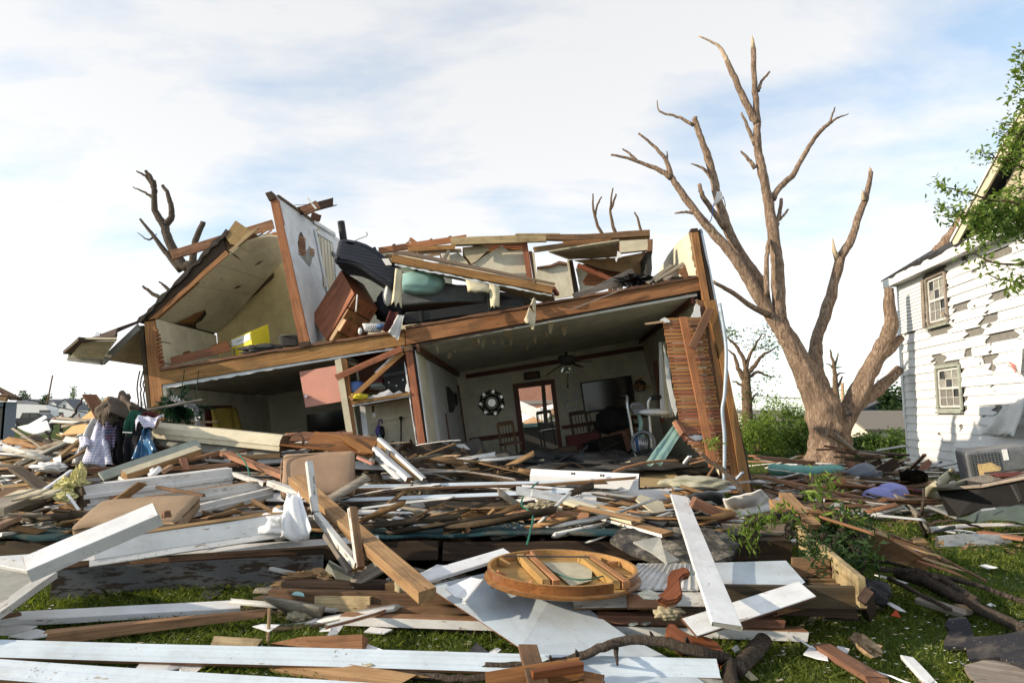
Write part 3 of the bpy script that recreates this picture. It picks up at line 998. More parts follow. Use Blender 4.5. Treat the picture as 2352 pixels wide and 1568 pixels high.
def pickup():
 p_=atY((86,952),80)
 rt=root('pickup_truck',p_,'dark blue crew cab pickup parked in front of the white trailer','pickup truck')
 def ext(name,prof,y0,y1,mat,par):
  k=len(prof)
  vs=[p_+V((x,y0,z))for x,z in prof]+[p_+V((x,y1,z))for x,z in prof]
  fs=[tuple(range(k)),tuple(reversed(range(k,2*k)))]+[(i,(i+1)%k,k+(i+1)%k,k+i)for i in range(k)]
  return normals_out(build(name,vs,fs,[mat],None,par))
 ext('body',[(-2.9,0.5),(2.9,0.5),(2.95,1.05),(1.7,1.15),(0.9,1.75),(0.6,1.82),(-1.1,1.82),(-1.35,1.2),(-2.9,1.2)],-0.95,0.95,'car_dark',rt)
 ext('window',[(-0.15,1.22),(0.95,1.22),(0.55,1.7),(-0.15,1.7)],-0.97,-0.94,'window_dark',rt)
 ext('window',[(-1.15,1.22),(-0.25,1.22),(-0.25,1.7),(-1.0,1.7)],-0.97,-0.94,'window_dark',rt)
 for x in(-1.9,1.8):
  w_=disc('wheel',p_+V((x,-1.0,0.42)),V((0,1,0)),0.42,0.26,'black',rt,18)
  disc('rim',p_+V((x,-1.02,0.42)),V((0,1,0)),0.24,0.03,'silver',w_,14)
 ext('headlight',[(2.75,0.85),(2.96,0.85),(2.96,1.02),(2.75,1.02)],-0.97,-0.6,'silver',rt)
pickup()
def person(q,Y,shirt,trousers,label,bend=0.0,arm=0.3):
 b=atY(q,Y)
 rt=root('person',b,label,'person')
 J=[(0,0,0.95),(0.02+bend*0.22,0,1.22),(0.02+bend*0.42,0,1.45-bend*0.12),(0.03+bend*0.52,0,1.55-bend*0.15),(0.05+bend*0.6,0,1.68-bend*0.2),(0.1,-0.09,0.9),(0.16+0.1*bend,-0.1,0.5),(0.12,-0.1,0.06),(0.22,-0.13,0.03),(-0.1,0.09,0.9),(-0.12,0.1,0.5),(-0.14,0.1,0.06),(-0.04,0.08,0.03),(0.05+bend*0.42,-0.2,1.42-bend*0.12),(0.14+bend*0.4+arm*0.2,-0.26,1.16-bend*0.1),(0.3+bend*0.35+arm*0.3,-0.2,1.02-bend*0.15),(0.0+bend*0.42,0.2,1.42-bend*0.12),(0.08+bend*0.4,0.26,1.16-bend*0.1),(0.2+bend*0.35,0.2,1.02-bend*0.15)]
 E=[(0,1),(1,2),(2,3),(3,4),(0,5),(5,6),(6,7),(7,8),(0,9),(9,10),(10,11),(11,12),(2,13),(13,14),(14,15),(2,16),(16,17),(17,18)]
 Rr=[0.15,0.15,0.15,0.06,0.11,0.1,0.075,0.05,0.045,0.1,0.075,0.05,0.045,0.075,0.05,0.04,0.075,0.05,0.04]
 me=bpy.data.meshes.new('body')
 me.from_pydata([V(j)for j in J],E,[])
 for m_ in(shirt,trousers,'skin','hair'):me.materials.append(M(m_))
 o=bpy.data.objects.new('body',me)
 place(o,Matrix.Translation(b),rt)
 sk=o.modifiers.new('skin','SKIN')
 for i,v in enumerate(me.skin_vertices[0].data):
  v.radius=(Rr[i],Rr[i]);v.use_root=(i==0)
 sb=o.modifiers.new('sub','SUBSURF');sb.levels=2;sb.render_levels=2
 dg=bpy.context.evaluated_depsgraph_get()
 m2=bpy.data.meshes.new_from_object(o.evaluated_get(dg))
 o.modifiers.clear()
 o.data=m2
 top=max(v.co.z for v in m2.vertices)
 for p_ in m2.polygons:
  z=p_.center.z
  p_.material_index=3 if z>top-0.09 else 2 if z>top-0.32 else 1 if z<0.93 else 0
  if p_.material_index==0 and p_.center.x>0.27+bend*0.45:p_.material_index=2
  p_.use_smooth=True
 return rt
person((180.5,952),62,'white_cloth','charcoal','standing person in a white shirt beside the white gabled house',arm=0.9)
person((143,952),58,'dark_cloth','dark_cloth','standing person in a black shirt in front of the pickup')
person((118,952),56,'white_cloth','dark_cloth','bending person in a white shirt searching the debris',bend=0.9)
def bare_tree(name,base,limbs,mat,label,parts_mat=None,leaves=None,group=None,wig=0.05,sides=8):
 rt=root(name,base,label,'tree',group)
 for i,(pts,r0,r1)in enumerate(limbs):
  branch('trunk' if i==0 else 'limb',pts,r0,r1,mat,rt,n=5,wig=wig,sides=sides,rough=0.06)
 if leaves:
  cs,n,sp,size,lm=leaves
  v,f=leaf_cloud([tuple(c)for c in cs],n,sp,size)
  np_mesh('foliage',v,f,lm,rt,kind='stuff',loc=tuple(base))
 return rt
def bush(name,q,Y,rx,rz,n,size,mat,label,group=None,z0=0.0,ry=None):
 b=atY(q,Y)
 rt=root(name,b,label,'bush',group)
 cs=[]
 for i in range(46):
  a,r_=random.uniform(0,6.28),math.sqrt(random.random())
  h=random.random()
  cs.append(b+V((math.cos(a)*rx*r_*(1-0.5*h),math.sin(a)*(ry or rx)*r_*(1-0.5*h),z0+rz*(0.15+0.85*h)*(0.75+0.5*mnoise.noise(V((a,i,0)))))))
 for i in range(5):
  tip=cs[i*4]
  branch('stem',[b,b.lerp(tip,0.5)+V((0,0,rz*0.15)),tip],0.035,0.01,'bark_far',rt,n=3,sides=5)
 v,f=leaf_cloud([tuple(c)for c in cs],n,(rx*0.13,rx*0.13,rz*0.09),size)
 np_mesh('foliage',v,f,mat,rt,kind='stuff',loc=tuple(b))
 return rt
 # far tree line, left
random.seed(21)
for i,(x,w,h,Y,lab)in enumerate([(38,5,4.0,140,'round pale tree top on the horizon above the trailer'),(75,4.5,3.6,142,'small grey green tree on the horizon over the grey roof'),(128,7.5,4.6,150,'broad pale green tree crown behind the white houses'),(190,6,5.6,132,'dense green tree beside the tan plywood sheet'),(215,6,6.4,128,'green tree behind the upright brown drawer boards'),(250,7,6.2,138,'pale tree left of the leaning corner post'),(12,6,3.2,150,'low dark tree at the far left horizon'),(290,8,5.2,146,'hazy tree between the post and the clothes heap')]):
 bush('far_tree',(x,952),Y*1.95,w*1.3,h*1.35,1100,0.8,'leaf_dark' if i%3==0 else 'leaf_mid',lab,'trees on the left horizon')
for i,(x,h,Y,lab)in enumerate([(49,6.0,120,'slim dark conifer above the garage corner'),(58,5.4,122,'short dark conifer next to the slim one'),(98,5.0,118,'dark stubby tree above the trailer roof'),(108,5.2,121,'lollipop shaped dark tree on the horizon'),(165,7.6,130,'tall thin leafy tree behind the white gable')]):
 Y*=1.9;h*=1.5
 b=atY((x,952),Y)
 rt=root('slim_tree',b,lab,'tree','slim trees on the left horizon')
 tube('trunk',[b,b+V((0.1,0,h*0.8))],[0.22,0.08],'bark_far',rt,6)
 cs=[b+V((random.uniform(-0.5,0.5),0,h*(0.35+0.65*k/12)))for k in range(13)]
 if i==3:cs=[c for c in cs if c.z>h*0.65]
 v,f=leaf_cloud([tuple(c)for c in cs],420,(0.6,0.6,0.5),0.7)
 np_mesh('crown',v,f,'leaf_dark' if i<4 else 'leaf_mid',rt,kind='stuff',loc=tuple(b))
b=atY((101,952),118)
tube('utility_pole',[b,b+V((1.0,0,8.4))],[0.16,0.12],'bark_far',None,8,'leaning utility pole on the left horizon','pole')
# power line from the garage to the houses
tube('power_line',limb([P((-20,905),24),P((70,918),26),P((140,936),29),P((205,949),33)],6,0.0),0.025,'wire_dark',None,5,'black sagging cable crossing in front of the far houses','cable')
# bushes and bare trees between the wreck and the neighbour's house
for i,(x,Y,rx,rz,n,m_,lab)in enumerate([(1735,27,1.15,1.75,3000,'leaf_bright','bright green bush right beside the leaning corner wall'),(1790,29,1.5,2.35,4200,'leaf_bright','tall bright bush left of the forked tree trunk'),(1840,28,1.15,2.0,3200,'leaf_mid','green bush touching the forked trunk from behind'),(1712,33,1.3,2.0,2000,'leaf_dark','dark bush behind the bright one by the corner wall'),(1985,27,1.3,1.0,2200,'leaf_dark','low dark shrub right of the forked trunk'),(2040,26,1.3,1.05,2400,'leaf_mid','low shrub in front of the cream garage'),(2075,58,3.2,5.2,2600,'leaf_dark','rounded dark tree above the cream garage roof'),(1960,75,4,4.2,1500,'leaf_mid','far green tree seen through the fork of the trunk')]):
 bush('bush',(x,952),Y,rx,rz,n,0.13 if Y<40 else 0.4,m_,lab,None)
Y=31
S_=lambda x,y:P(T2(x,y),Y)
bare_tree('bare_tree',atY(T2(400,1050),Y),[([atY(T2(400,1050),Y),S_(405,950),S_(398,850),S_(392,790)],0.27,0.17),([S_(396,860),S_(350,770),S_(330,700),S_(290,660)],0.14,0.03),([S_(398,800),S_(385,720),S_(340,640),S_(300,600),S_(285,580)],0.12,0.025),([S_(398,810),S_(450,760),S_(490,700),S_(545,670),S_(580,640)],0.12,0.02),([S_(392,800),S_(420,700),S_(460,620),S_(500,560)],0.1,0.02),([S_(410,830),S_(470,795),S_(530,820),S_(580,823)],0.09,0.015),([S_(400,900),S_(350,860),S_(310,850)],0.08,0.02),([S_(405,990),S_(440,950),S_(465,920)],0.08,0.02)],'bark_far','bare storm stripped tree with tufts of leaves beside the leaning wall',leaves=([S_(275,560),S_(320,585),S_(290,570),S_(500,590),S_(530,640),S_(560,660),S_(510,540),S_(465,640),S_(450,930),S_(430,950),S_(530,830)],900,(0.35,0.4,0.22),0.14,'leaf_mid'))
Y=40
bare_tree('bare_tree',atY(T2(945,1050),Y),[([atY(T2(945,1050),Y),S_(942,960),S_(935,850),S_(928,760),S_(905,660)],0.26,0.05),([S_(930,770),S_(945,720),S_(955,680)],0.08,0.03),([S_(930,780),S_(900,750),S_(880,748)],0.06,0.02),([S_(935,770),S_(975,765)],0.06,0.02),([S_(938,830),S_(960,805),S_(995,803)],0.08,0.02),([S_(942,900),S_(965,860),S_(978,820)],0.1,0.04),([S_(940,920),S_(910,890),S_(890,890)],0.07,0.02)],'bark_far','snapped bare tree seen through the fork of the big tree')
b=atY(T2(985,1050),55)
tube('utility_pole',[b,P(T2(978,860),55)],[0.16,0.13],'lumber_pale',None,8,'wooden utility pole seen through the fork of the big tree','pole')
tube('power_line',limb([P(T2(430,935),56),P(T2(700,952),56),P(T2(985,900),55)],6,0.0),0.03,'wire_dark',None,5,'thin overhead cable running behind the bushes to the utility pole','cable')
# tree behind the roof on the left
Y=21
S_=lambda x,y:P(Z1(x,y),Y)
bare_tree('bare_tree',atY(Z1(900,900),Y),[([atY(Z1(900,900),Y),S_(860,700),S_(800,590),S_(730,470),S_(690,360),S_(645,280),S_(640,160)],0.211,0.077),([S_(642,180),S_(625,110),S_(592,60)],0.094,0.049),([S_(630,140),S_(590,90),S_(540,62)],0.062,0.021),([S_(640,215),S_(590,185),S_(520,150)],0.058,0.014),([S_(645,190),S_(650,150),S_(645,115)],0.039,0.021),([S_(700,365),S_(735,320),S_(735,260),S_(715,190),S_(685,140)],0.117,0.049),([S_(790,620),S_(700,510),S_(640,430),S_(560,330)],0.109,0.035),([S_(640,430),S_(600,445),S_(545,405)],0.039,0.008),([S_(640,430),S_(652,412)],0.023,0.010),([S_(860,700),S_(855,560),S_(880,430),S_(915,345)],0.133,0.084),([S_(760,800),S_(650,760),S_(575,705)],0.094,0.035),([S_(760,770),S_(705,710),S_(665,680)],0.078,0.021)],'bark_grey','broken bare tree rising behind the left roof slope',wig=0.03)
Y=24
for nm,pts in(('forked twig tree top poking up behind the collapsed upper wall',[[(1400,620),(1366,500),(1362,445)],[(1366,500),(1372,470),(1382,452)]]),('tall curved twig tree top behind the collapsed upper wall',[[(1425,620),(1408,520),(1402,480),(1408,432)],[(1403,480),(1412,455),(1415,445)]]),('thinnest twig tree top behind the broken roof corner',[[(1480,620),(1470,520),(1457,487)]])):
 bb=atY(pts[0][0],Y)
 rt=root('twig_tree',bb,nm,'tree','tree tops behind the house')
 for i,l in enumerate(pts):
  pp=[P(q,Y)for q in l]
  if i==0:pp=[bb]+pp
  branch('trunk' if i==0 else 'limb',pp,0.1 if i==0 else 0.05,0.025,'bark_far',rt,n=4,sides=6)
  # ------------------------------------------------------------------ the big forked tree
def big_tree():
 random.seed(5)
 Y=20.6
 S1=lambda x,y,d=0.0:P(T1(x,y),Y+d)
 S2=lambda x,y,d=0.0:P(T2(x,y),Y+d)
 base=atY(T2(905,1370),Y)
 rt=root('forked_tree',base,'huge storm stripped forked tree with broken bare limbs beside the white house','tree')
 def lb(nm,pts,r0,r1,sides=12,wig=0.03,n=5,pw=1.0,mat='bark',rough=0.12):
  return branch(nm,pts,r0,r1,mat,rt,n,wig,sides,rough,pw=pw)
  # bole with flare
 cp=[(base+V((0,0,-0.15)),.80),(base+V((0,0,.15)),.67),(base+V((0,0,.6)),.565),(S2(900,1180),.54),(S2(878,1060),.53),(S2(828,930),.46),(S2(755,790),.355),(S2(665,620),.275),(S2(610,520),.235),(S2(580,420),.19)]
 l=limb([c for c,r_ in cp],5,0.02)
 tube('trunk',l,[float(np.interp(i/5,range(len(cp)),[r_ for c,r_ in cp]))for i in range(len(l))],'bark',rt,64,rough=0.14,ridge=0.12)
 for a in(0.3,1.2,2.6,3.5,4.4,5.3):
  d=V((math.cos(a),math.sin(a),0))
  lb('root',[base+d*0.3+V((0,0,0.45)),base+d*0.72+V((0,0,0.1)),base+d*1.1+V((0,0,-0.12))],0.26,0.08,10)
  # left leader
 lb('limb',[S2(595,480),S2(596,380),S2(588,200),S1(985,1300),S1(955,1100),S1(930,950),S1(900,800),S1(880,690),S1(880,560),S1(868,400),S1(858,160)],0.21,0.075,14)
 lb('limb',[S2(630,560),S2(545,450),S2(440,280),S1(760,1340),S1(640,1200),S1(540,1080),S1(440,940),S1(400,880)],0.21,0.085,12)
 lb('limb',[S1(400,885),S1(330,840),S1(205,790),S1(60,755)],0.10,0.03,8)
 lb('limb',[S1(398,880),S1(372,790),S1(300,705),S1(215,635)],0.09,0.03,8)
 lb('twig',[S1(215,797),S1(165,750),S1(125,720)],0.05,0.02,6)
 lb('twig',[S1(378,800),S1(374,735)],0.045,0.02,6)
 lb('twig',[S1(540,1085),S1(480,1075),S1(418,1083)],0.06,0.025,6)
 lb('limb',[S2(600,540,.3),S2(520,400,.3),S1(905,1490,.3),S1(800,1330,.4),S1(715,1170,.4),S1(668,1030,.5),S1(640,900,.5),S1(605,770,.5),S1(572,680,.5),S1(540,590,.5),S1(531,545,.5)],0.20,0.07,12)
 lb('limb',[S1(700,1165,.3),S1(610,1040,.2),S1(572,980,.1),S1(558,920,.1)],0.10,0.06,10)
 lb('twig',[S1(525,590,.5),S1(430,540,.6),S1(335,512,.7),S1(320,450,.7)],0.055,0.015,6)
 lb('twig',[S1(630,890,.5),S1(570,828,.5),S1(510,805,.5)],0.07,0.02,6)
 lb('limb',[S1(880,580),S1(830,490),S1(765,350),S1(712,230)],0.125,0.085,10)
 lb('limb',[S1(714,235),S1(690,180),S1(650,135),S1(550,90)],0.08,0.02,8,mat='split_wood')
 tube('broken_tip',[S1(858,165),S1(856,120),S1(852,88)],[0.075,0.05,0.012],'split_wood',rt,7,rough=0.3)
 lb('twig',[S1(884,400),S1(905,345),S1(950,290)],0.065,0.03,7)
 lb('twig',[S1(870,700),S1(830,610),S1(792,520)],0.08,0.03,7)
 lb('twig',[S1(868,830),S1(830,780),S1(788,735)],0.075,0.03,7)
 lb('limb',[S1(968,1005),S1(1010,935),S1(1090,855),S1(1145,750),S1(1215,645),S1(1290,572)],0.105,0.055,9)
 lb('twig',[S1(1285,578),S1(1340,545),S1(1392,525)],0.05,0.012,6)
 lb('twig',[S1(1288,575),S1(1300,530),S1(1316,490)],0.04,0.02,6)
 lb('twig',[S1(985,1155),S1(1005,1080),S1(1015,1000)],0.08,0.05,7)
 lb('twig',[S1(1000,1120),S1(1030,1090),S1(1055,1060)],0.05,0.03,6)
 lb('limb',[S1(935,1540,-.3),S1(932,1380,-.3),S1(940,1260,-.2),S1(950,1235,-.1)],0.085,0.06,9)
 lb('limb',[S2(530,450,-.2),S2(430,400,-.5),S2(300,305,-.9),S2(200,250,-1.2)],0.10,0.05,9)
 # middle leader
 lb('limb',[S2(850,960,.2),S2(838,840,.3),S2(815,700,.4),S2(825,590,.4),S2(885,430,.4),S2(925,270,.4),S1(1345,1330,.4)],0.23,0.135,16)
 lb('limb',[S1(1345,1330,.4),S1(1400,1240,.4),S1(1450,1100,.4),S1(1490,980,.4),S1(1518,850,.4)],0.135,0.065,12)
 tube('broken_tip',[S1(1515,860,.4),S1(1512,835,.4),S1(1508,822,.4)],[0.07,0.04,0.01],'split_wood',rt,7,rough=0.3)
 tube('broken_tip',[S1(1332,1345,.4),S1(1312,1290,.3),S1(1302,1222,.3)],[0.10,0.07,0.015],'split_wood',rt,7,rough=0.3)
 tube('broken_tip',[S1(1478,1010,.3),S1(1474,980,.3),S1(1470,950,.3)],[0.06,0.04,0.01],'split_wood',rt,7,rough=0.3)
 # right leader
 lb('limb',[S2(920,1330),S2(950,1170),S2(1012,1040),S2(1085,900),S2(1165,745),S2(1240,600),S2(1275,500),S2(1262,400),S2(1262,290)],0.36,0.125,18,pw=0.95)
 lb('limb',[S2(1040,1010,.2),S2(1130,945,.3),S2(1220,880,.4),S2(1320,780,.6)],0.22,0.15,12)
 lb('limb',[S2(1190,715),S2(1260,660,.1),S2(1330,590,.3)],0.17,0.12,10)
 heap('burl',S2(1018,1045,-.42),0.10,0.06,0.07,'charcoal',parent=rt,sub=3)
 # rag and strap caught in the branches
 drape('rag',S1(655,960,.2),S1(680,960,.2),S1(690,1000,.2),S1(630,1050,.2),5,4,0.03,'white_cloth',parent=rt)
 tube('strap',limb([S1(690,990,.1),S1(702,1040,.1),S1(690,1060,.1)],4,0),0.015,'metal_dark',rt,5)
 tube('strap',[S1(635,1030,.1),S1(625,1110,.1),S1(612,1138,.1)],0.015,'blue_cloth',rt,5)
big_tree()
# ------------------------------------------------------------------ the neighbour's white house
NA=P((2089,1060),21.5);NA.z=0.0
ND=(V((12.0,17.9,0))-V((12.5,21.5,0))).normalized()
NN=V((ND.y,-ND.x,0)).normalized()
if NN.x>0:NN=-NN
def NW(s,z,out=0.0):
 return NA+ND*s+V((0,0,z))+NN*out
def NQ(q):
 p_=isect(q,NA,NN)
 return(p_-NA).dot(ND),p_.z
def neighbour():
 random.seed(9)
 rt=root('white_house',NA,'two storey white house with torn siding and broken windows at the right','house')
 LW,HE=8.6,5.75
 slab('wall',[NW(0.02,0,-0.03),NW(LW,0,-0.03),NW(LW,HE,-0.03),NW(0.02,HE,-0.03)],0.15,['underlay_grey'],parent=rt)
 # end wall facing away and back part so that the house is solid
 slab('wall',[NW(0.0,0,-0.2),NW(0.0,0,-7),NW(0.0,HE,-7),NW(0.0,HE,-0.2)],0.15,['house_white'],parent=rt,nrm=-ND)
 slab('wall',[NW(LW,0,-0.2),NW(LW,0,-7),NW(LW,HE,-7),NW(LW,HE,-0.2)],0.15,['house_white'],parent=rt,nrm=ND)
 win=[]
 for a,b in((RH(238,835),RH(320,1020)),(RH(275,1160),RH(370,1318))):
  s0,z1=NQ((a[0],(a[1])));s1,z0=NQ((b[0],b[1]))
  win.append((s0,s1,z0,z1))
  # real size from the middle of each opening
 w1=(win[0][0],win[0][1],NQ(RH(280,1012))[1],NQ(RH(280,835))[1])
 w2=(win[1][0],win[1][1],NQ(RH(320,1318))[1],NQ(RH(320,1160))[1])
 holes=[]
 for x0,y0,x1,y1 in[(330,920,392,955),(432,965,482,998),(378,1017,406,1040),(402,1040,438,1070),(500,1020,562,1060),(455,1058,520,1095),(443,1105,484,1135),(465,880,548,915),(262,1132,302,1160),(480,1312,516,1340),(165,1000,196,1055),(372,775,392,800),(440,735,500,790),(383,1098,405,1108),(500,735,545,765)]:
  s0,za=NQ(RH(x0,(y0+y1)/2));s1,zb=NQ(RH(x1,(y0+y1)/2))
  holes.append((s0,s1,(za+zb)/2))
 ex=0.245
 nc=int((HE-0.1)/ex)
 for i in range(nc+1):
  z0=0.12+i*ex
  z1=min(z0+ex+0.03,HE)
  if z1-z0<0.08:continue
  segs=[(0.0,LW)]
  cuts=[(s0,s1)for(s0,s1,zc)in holes if z0<=zc<z0+ex]
  for w in(w1,w2):
   if z0+ex>w[2]-0.1 and z0<w[3]+0.1:cuts.append((w[0]-0.08,w[1]+0.08))
   # butt joints
  for sj in(2.1+(i%3)*1.2,5.0+(i%2)*1.5):cuts.append((sj,sj+0.012))
  for c0,c1 in cuts:
   ns=[]
   for a,b in segs:
    if c1<=a or c0>=b:ns.append((a,b));continue
    if c0>a:ns.append((a,c0))
    if c1<b:ns.append((c1,b))
   segs=ns
  for a,b in segs:
   if b-a<0.05:continue
   da,db=random.uniform(-0.012,0.02),random.uniform(-0.012,0.02)
   ja,jb=(random.uniform(-.06,.06)if a>0 else 0),(random.uniform(-.06,.06)if b<LW else 0)
   o1,o2=0.032+max(0,da),0.032+max(0,db)
   torn=lambda s_,e:[]if e else[(s_+random.uniform(-.2,.2),f)for f in(.8,.55,.3)]
   ol=[(a,0.0,o1),(b,0.0,o2)]+[(s_,1-f,0.003+(o2-0.003)*f)for s_,f in torn(b,b>=LW)]+[(b+jb,1.0,0.003),(a+ja,1.0,0.003)]+[(s_,f,0.003+(o1-0.003)*(1-f))for s_,f in torn(a,a<=0)]
   kk=len(ol)
   vs=[NW(s_,z0+(z1-z0)*f,o_)for s_,f,o_ in ol]+[NW(s_,z0+(z1-z0)*f,-0.02*f)for s_,f,o_ in ol]
   fs=[tuple(range(kk)),tuple(reversed(range(kk,2*kk)))]+[(i_,(i_+1)%kk,kk+(i_+1)%kk,kk+i_)for i_ in range(kk)]
   normals_out(build('siding_board',vs,fs,['house_white'],None,rt))
   # narrow courses stepping out low on the wall
 for i in range(6):
  sA,z_=NQ(RH(346,1432+i*16))
  z_=NQ(RH(346,1432))[1]-i*0.125
  sA=NQ(RH(346,1450))[0]
  if z_<0.05:continue
  vs=[NW(sA,z_-0.13,0.10),NW(LW,z_-0.13,0.10),NW(LW,z_,0.055),NW(sA+0.03,z_,0.055),NW(sA,z_-0.13,0.03),NW(LW,z_-0.13,0.03),NW(LW,z_,0.03),NW(sA,z_,0.03)]
  normals_out(build('siding_board',vs,[(0,1,2,3),(0,4,5,1),(1,5,6,2),(3,2,6,7),(0,3,7,4),(4,7,6,5)],['house_white'],None,rt))
  # narrow clapboards high up left of the first window
 for i in range(13):
  z_=5.5-i*0.105
  sB=w1[0]-0.28
  vs=[NW(0.05,z_-0.11,0.075),NW(sB,z_-0.11,0.075),NW(sB,z_,0.045),NW(0.05,z_,0.045),NW(0.05,z_-0.11,0.03),NW(sB,z_-0.11,0.03),NW(sB,z_,0.03),NW(0.05,z_,0.03)]
  normals_out(build('siding_board',vs,[(0,1,2,3),(0,4,5,1),(1,5,6,2),(3,2,6,7),(0,3,7,4),(4,7,6,5)],['house_white'],None,rt))
 plank('corner_board',NW(-0.03,0.0,0.03),NW(-0.03,HE,0.03),0.10,0.03,'lumber_grey',parent=rt,sides='tbfk',paintmat='house_white',up=NN)
 slab('corner_board',ragged([NW(-0.12,1.5,0.06),NW(0.0,1.5,0.06),NW(0.02,4.9,0.06),NW(-0.16,4.9,0.06)],0.4,0.03),0.02,['house_white'],parent=rt)
 # windows
 for wi,(s0,s1,z0,z1)in enumerate((w1,w2)):
  trim='lumber_grey' if wi==0 else 'greygreen_board'
  wd=slab('window',[NW(s0,z0,-0.02),NW(s1,z0,-0.02),NW(s1,z1,-0.02),NW(s0,z1,-0.02)],0.01,['metal_dark'],parent=rt)
  t=0.09
  for(a,b)in(((s0,z0),(s0,z1)),((s1,z0),(s1,z1)),((s0,z1),(s1,z1)),((s0,z0),(s1,z0))):
   plank('frame',NW(a[0],a[1],0.05),NW(b[0],b[1],0.05),t,0.05,trim,parent=wd,up=NN)
  i0,i1=s0+0.10,s1-0.10
  j0,j1=z0+0.10,z1-0.10
  zm=(j0+j1)/2
  for(a,b,w_)in(((i0,j0),(i0,j1),0.06),((i1,j0),(i1,j1),0.06),((i0,zm),(i1,zm),0.07),((i0,j0),(i1,j0),0.06),((i0,j1),(i1,j1),0.06)):
   plank('sash',NW(a[0],a[1],0.02),NW(b[0],b[1],0.02),w_,0.035,'lumber_grey',parent=wd,up=NN,sides='tbfk',paintmat='white_dirty')
  for k in(1,2):
   s_=i0+(i1-i0)*k/3
   plank('muntin',NW(s_,j0,0.015),NW(s_,j1,0.015),0.02,0.02,'lumber_grey',parent=wd,up=NN,sides='tbfk',paintmat='white_dirty')
  for zz in((j0+zm)/2,(zm+j1)/2):
   plank('muntin',NW(i0,zz,0.013),NW(i1,zz,0.013),0.02,0.02,'lumber_grey',parent=wd,up=NN,sides='tbfk',paintmat='white_dirty')
  for r_ in range(4):
   for c_ in range(3):
    if(r_,c_)in((3,0),(1,2)):continue
    a0,a1=i0+(i1-i0)*c_/3+0.012,i0+(i1-i0)*(c_+1)/3-0.012
    b0,b1=j0+(j1-j0)*r_/4+0.012,j0+(j1-j0)*(r_+1)/4-0.012
    slab('pane',[NW(a0,b0,0.002),NW(a1,b0,0.002),NW(a1,b1,0.002),NW(a0,b1,0.002)],0.004,['underlay_grey' if r_<2 else 'metal_dark' if(r_+c_)%3==0 else 'concrete'],parent=wd)
  plank('sill',NW(s0-0.06,z0-0.06,0.07),NW(s1+0.06,z0-0.06,0.07),0.10,0.05,'greygreen_board',parent=wd,up=V((0,0,1)))
 plank('stick',NW(w1[1]-0.25,(w1[2]*0.8+w1[3]*0.2),0.08),NW(w1[1]+0.12,(w1[2]*0.88+w1[3]*0.12),0.2),0.04,0.03,'lumber_pale',parent=rt)
 slab('window_trim',ragged([NW(w1[0]-0.30,w1[2],0.085),NW(w1[0]-0.12,w1[2],0.085),NW(w1[0]-0.12,w1[3],0.085),NW(w1[0]-0.24,w1[3],0.085)],0.3,0.03),0.02,['lumber_grey'],parent=rt)
 # eave: fascia, soffit, roof
 e0,e1=NW(-0.25,HE+0.02,0.38),NW(LW,HE+0.02,0.38)
 plank('fascia',e0,e1,0.26,0.04,'lumber_grey',parent=rt,up=NN,sides='tbfk',paintmat='house_white')
 slab('soffit',[NW(-0.25,HE-0.05,0.36),NW(LW,HE-0.05,0.36),NW(LW,HE-0.05,-0.02),NW(-0.25,HE-0.05,-0.02)],0.03,['house_white'],parent=rt,nrm=V((0,0,-1)))
 slab('roof',ragged([NW(-0.3,HE+0.17,0.42),NW(LW,HE+0.17,0.42),NW(LW,HE+2.6,-3.6),NW(-0.3,HE+2.6,-3.6)],0.3,0.035,skip=(2,)),0.12,['shingle'],parent=rt,nrm=V((0,0,1)))
 slab('roof',[NW(-0.3,HE+2.6,-3.6),NW(LW,HE+2.6,-3.6),NW(LW,HE+0.1,-7.4),NW(-0.3,HE+0.1,-7.4)],0.12,['shingle'],parent=rt,nrm=V((0,0,1)))
 for k in range(9):
  s_=random.uniform(0.0,3.2)
  slab('torn_shingle',ragged([NW(s_,HE+0.2,0.42),NW(s_+0.4,HE+0.2,0.42),NW(s_+0.35,HE+0.32,0.25+random.uniform(0,.1)),NW(s_+0.05,HE+0.30,0.25)],0.15,0.03),0.02,['shingle'],parent=rt)
  # cross gable with rake board
 gp=[NQ(RB(500,905)),NQ(RB(976,60))]
 slope=(gp[1][1]-gp[0][1])/(gp[1][0]-gp[0][0])
 s0,z0=gp[0]
 sE=s0+3.4
 zf=lambda s:z0+slope*(s-s0)
 slab('gable_wall',[NW(s0+0.15,z0,0.0),NW(sE,z0,0.0),NW(sE,zf(sE-0.2),0.0)],0.1,['cream_wall'],parent=rt)
 plank('rake_board',NW(s0,z0,0.36),NW(sE,zf(sE),0.36),0.26,0.05,'cream_siding',parent=rt,up=NN)
 plank('rake_board',NW(s0-0.08,z0+0.1,0.40),NW(sE-0.08,zf(sE)+0.1,0.40),0.07,0.05,'lumber_grey',parent=rt,up=NN,sides='tbfk',paintmat='house_white')
 slab('gable_roof',[NW(s0-0.12,z0+0.12,0.4),NW(sE-0.12,zf(sE)+0.12,0.4),NW(sE-0.12,zf(sE)+0.12,-3),NW(s0-0.12,z0+0.12,-3)],0.08,['shingle'],parent=rt,nrm=V((0,0.3,1)))
 zc=z0+0.1
 while zc<zf(sE)-0.4:
  sl_=s0+(zc+0.2-z0)/slope+0.1
  if sl_<sE:
   vs=[NW(sl_,zc,0.035),NW(sE,zc,0.035),NW(sE,zc+0.2,0.008),NW(sl_,zc+0.2,0.008),NW(sl_,zc,0.004),NW(sE,zc,0.004),NW(sE,zc+0.2,0.003),NW(sl_,zc+0.2,0.003)]
   normals_out(build('siding_board',vs,[(0,1,2,3),(0,4,5,1),(1,5,6,2),(3,2,6,7),(0,3,7,4),(4,7,6,5)],['speckled_board'],None,rt))
  zc+=0.19
 return rt
neighbour()
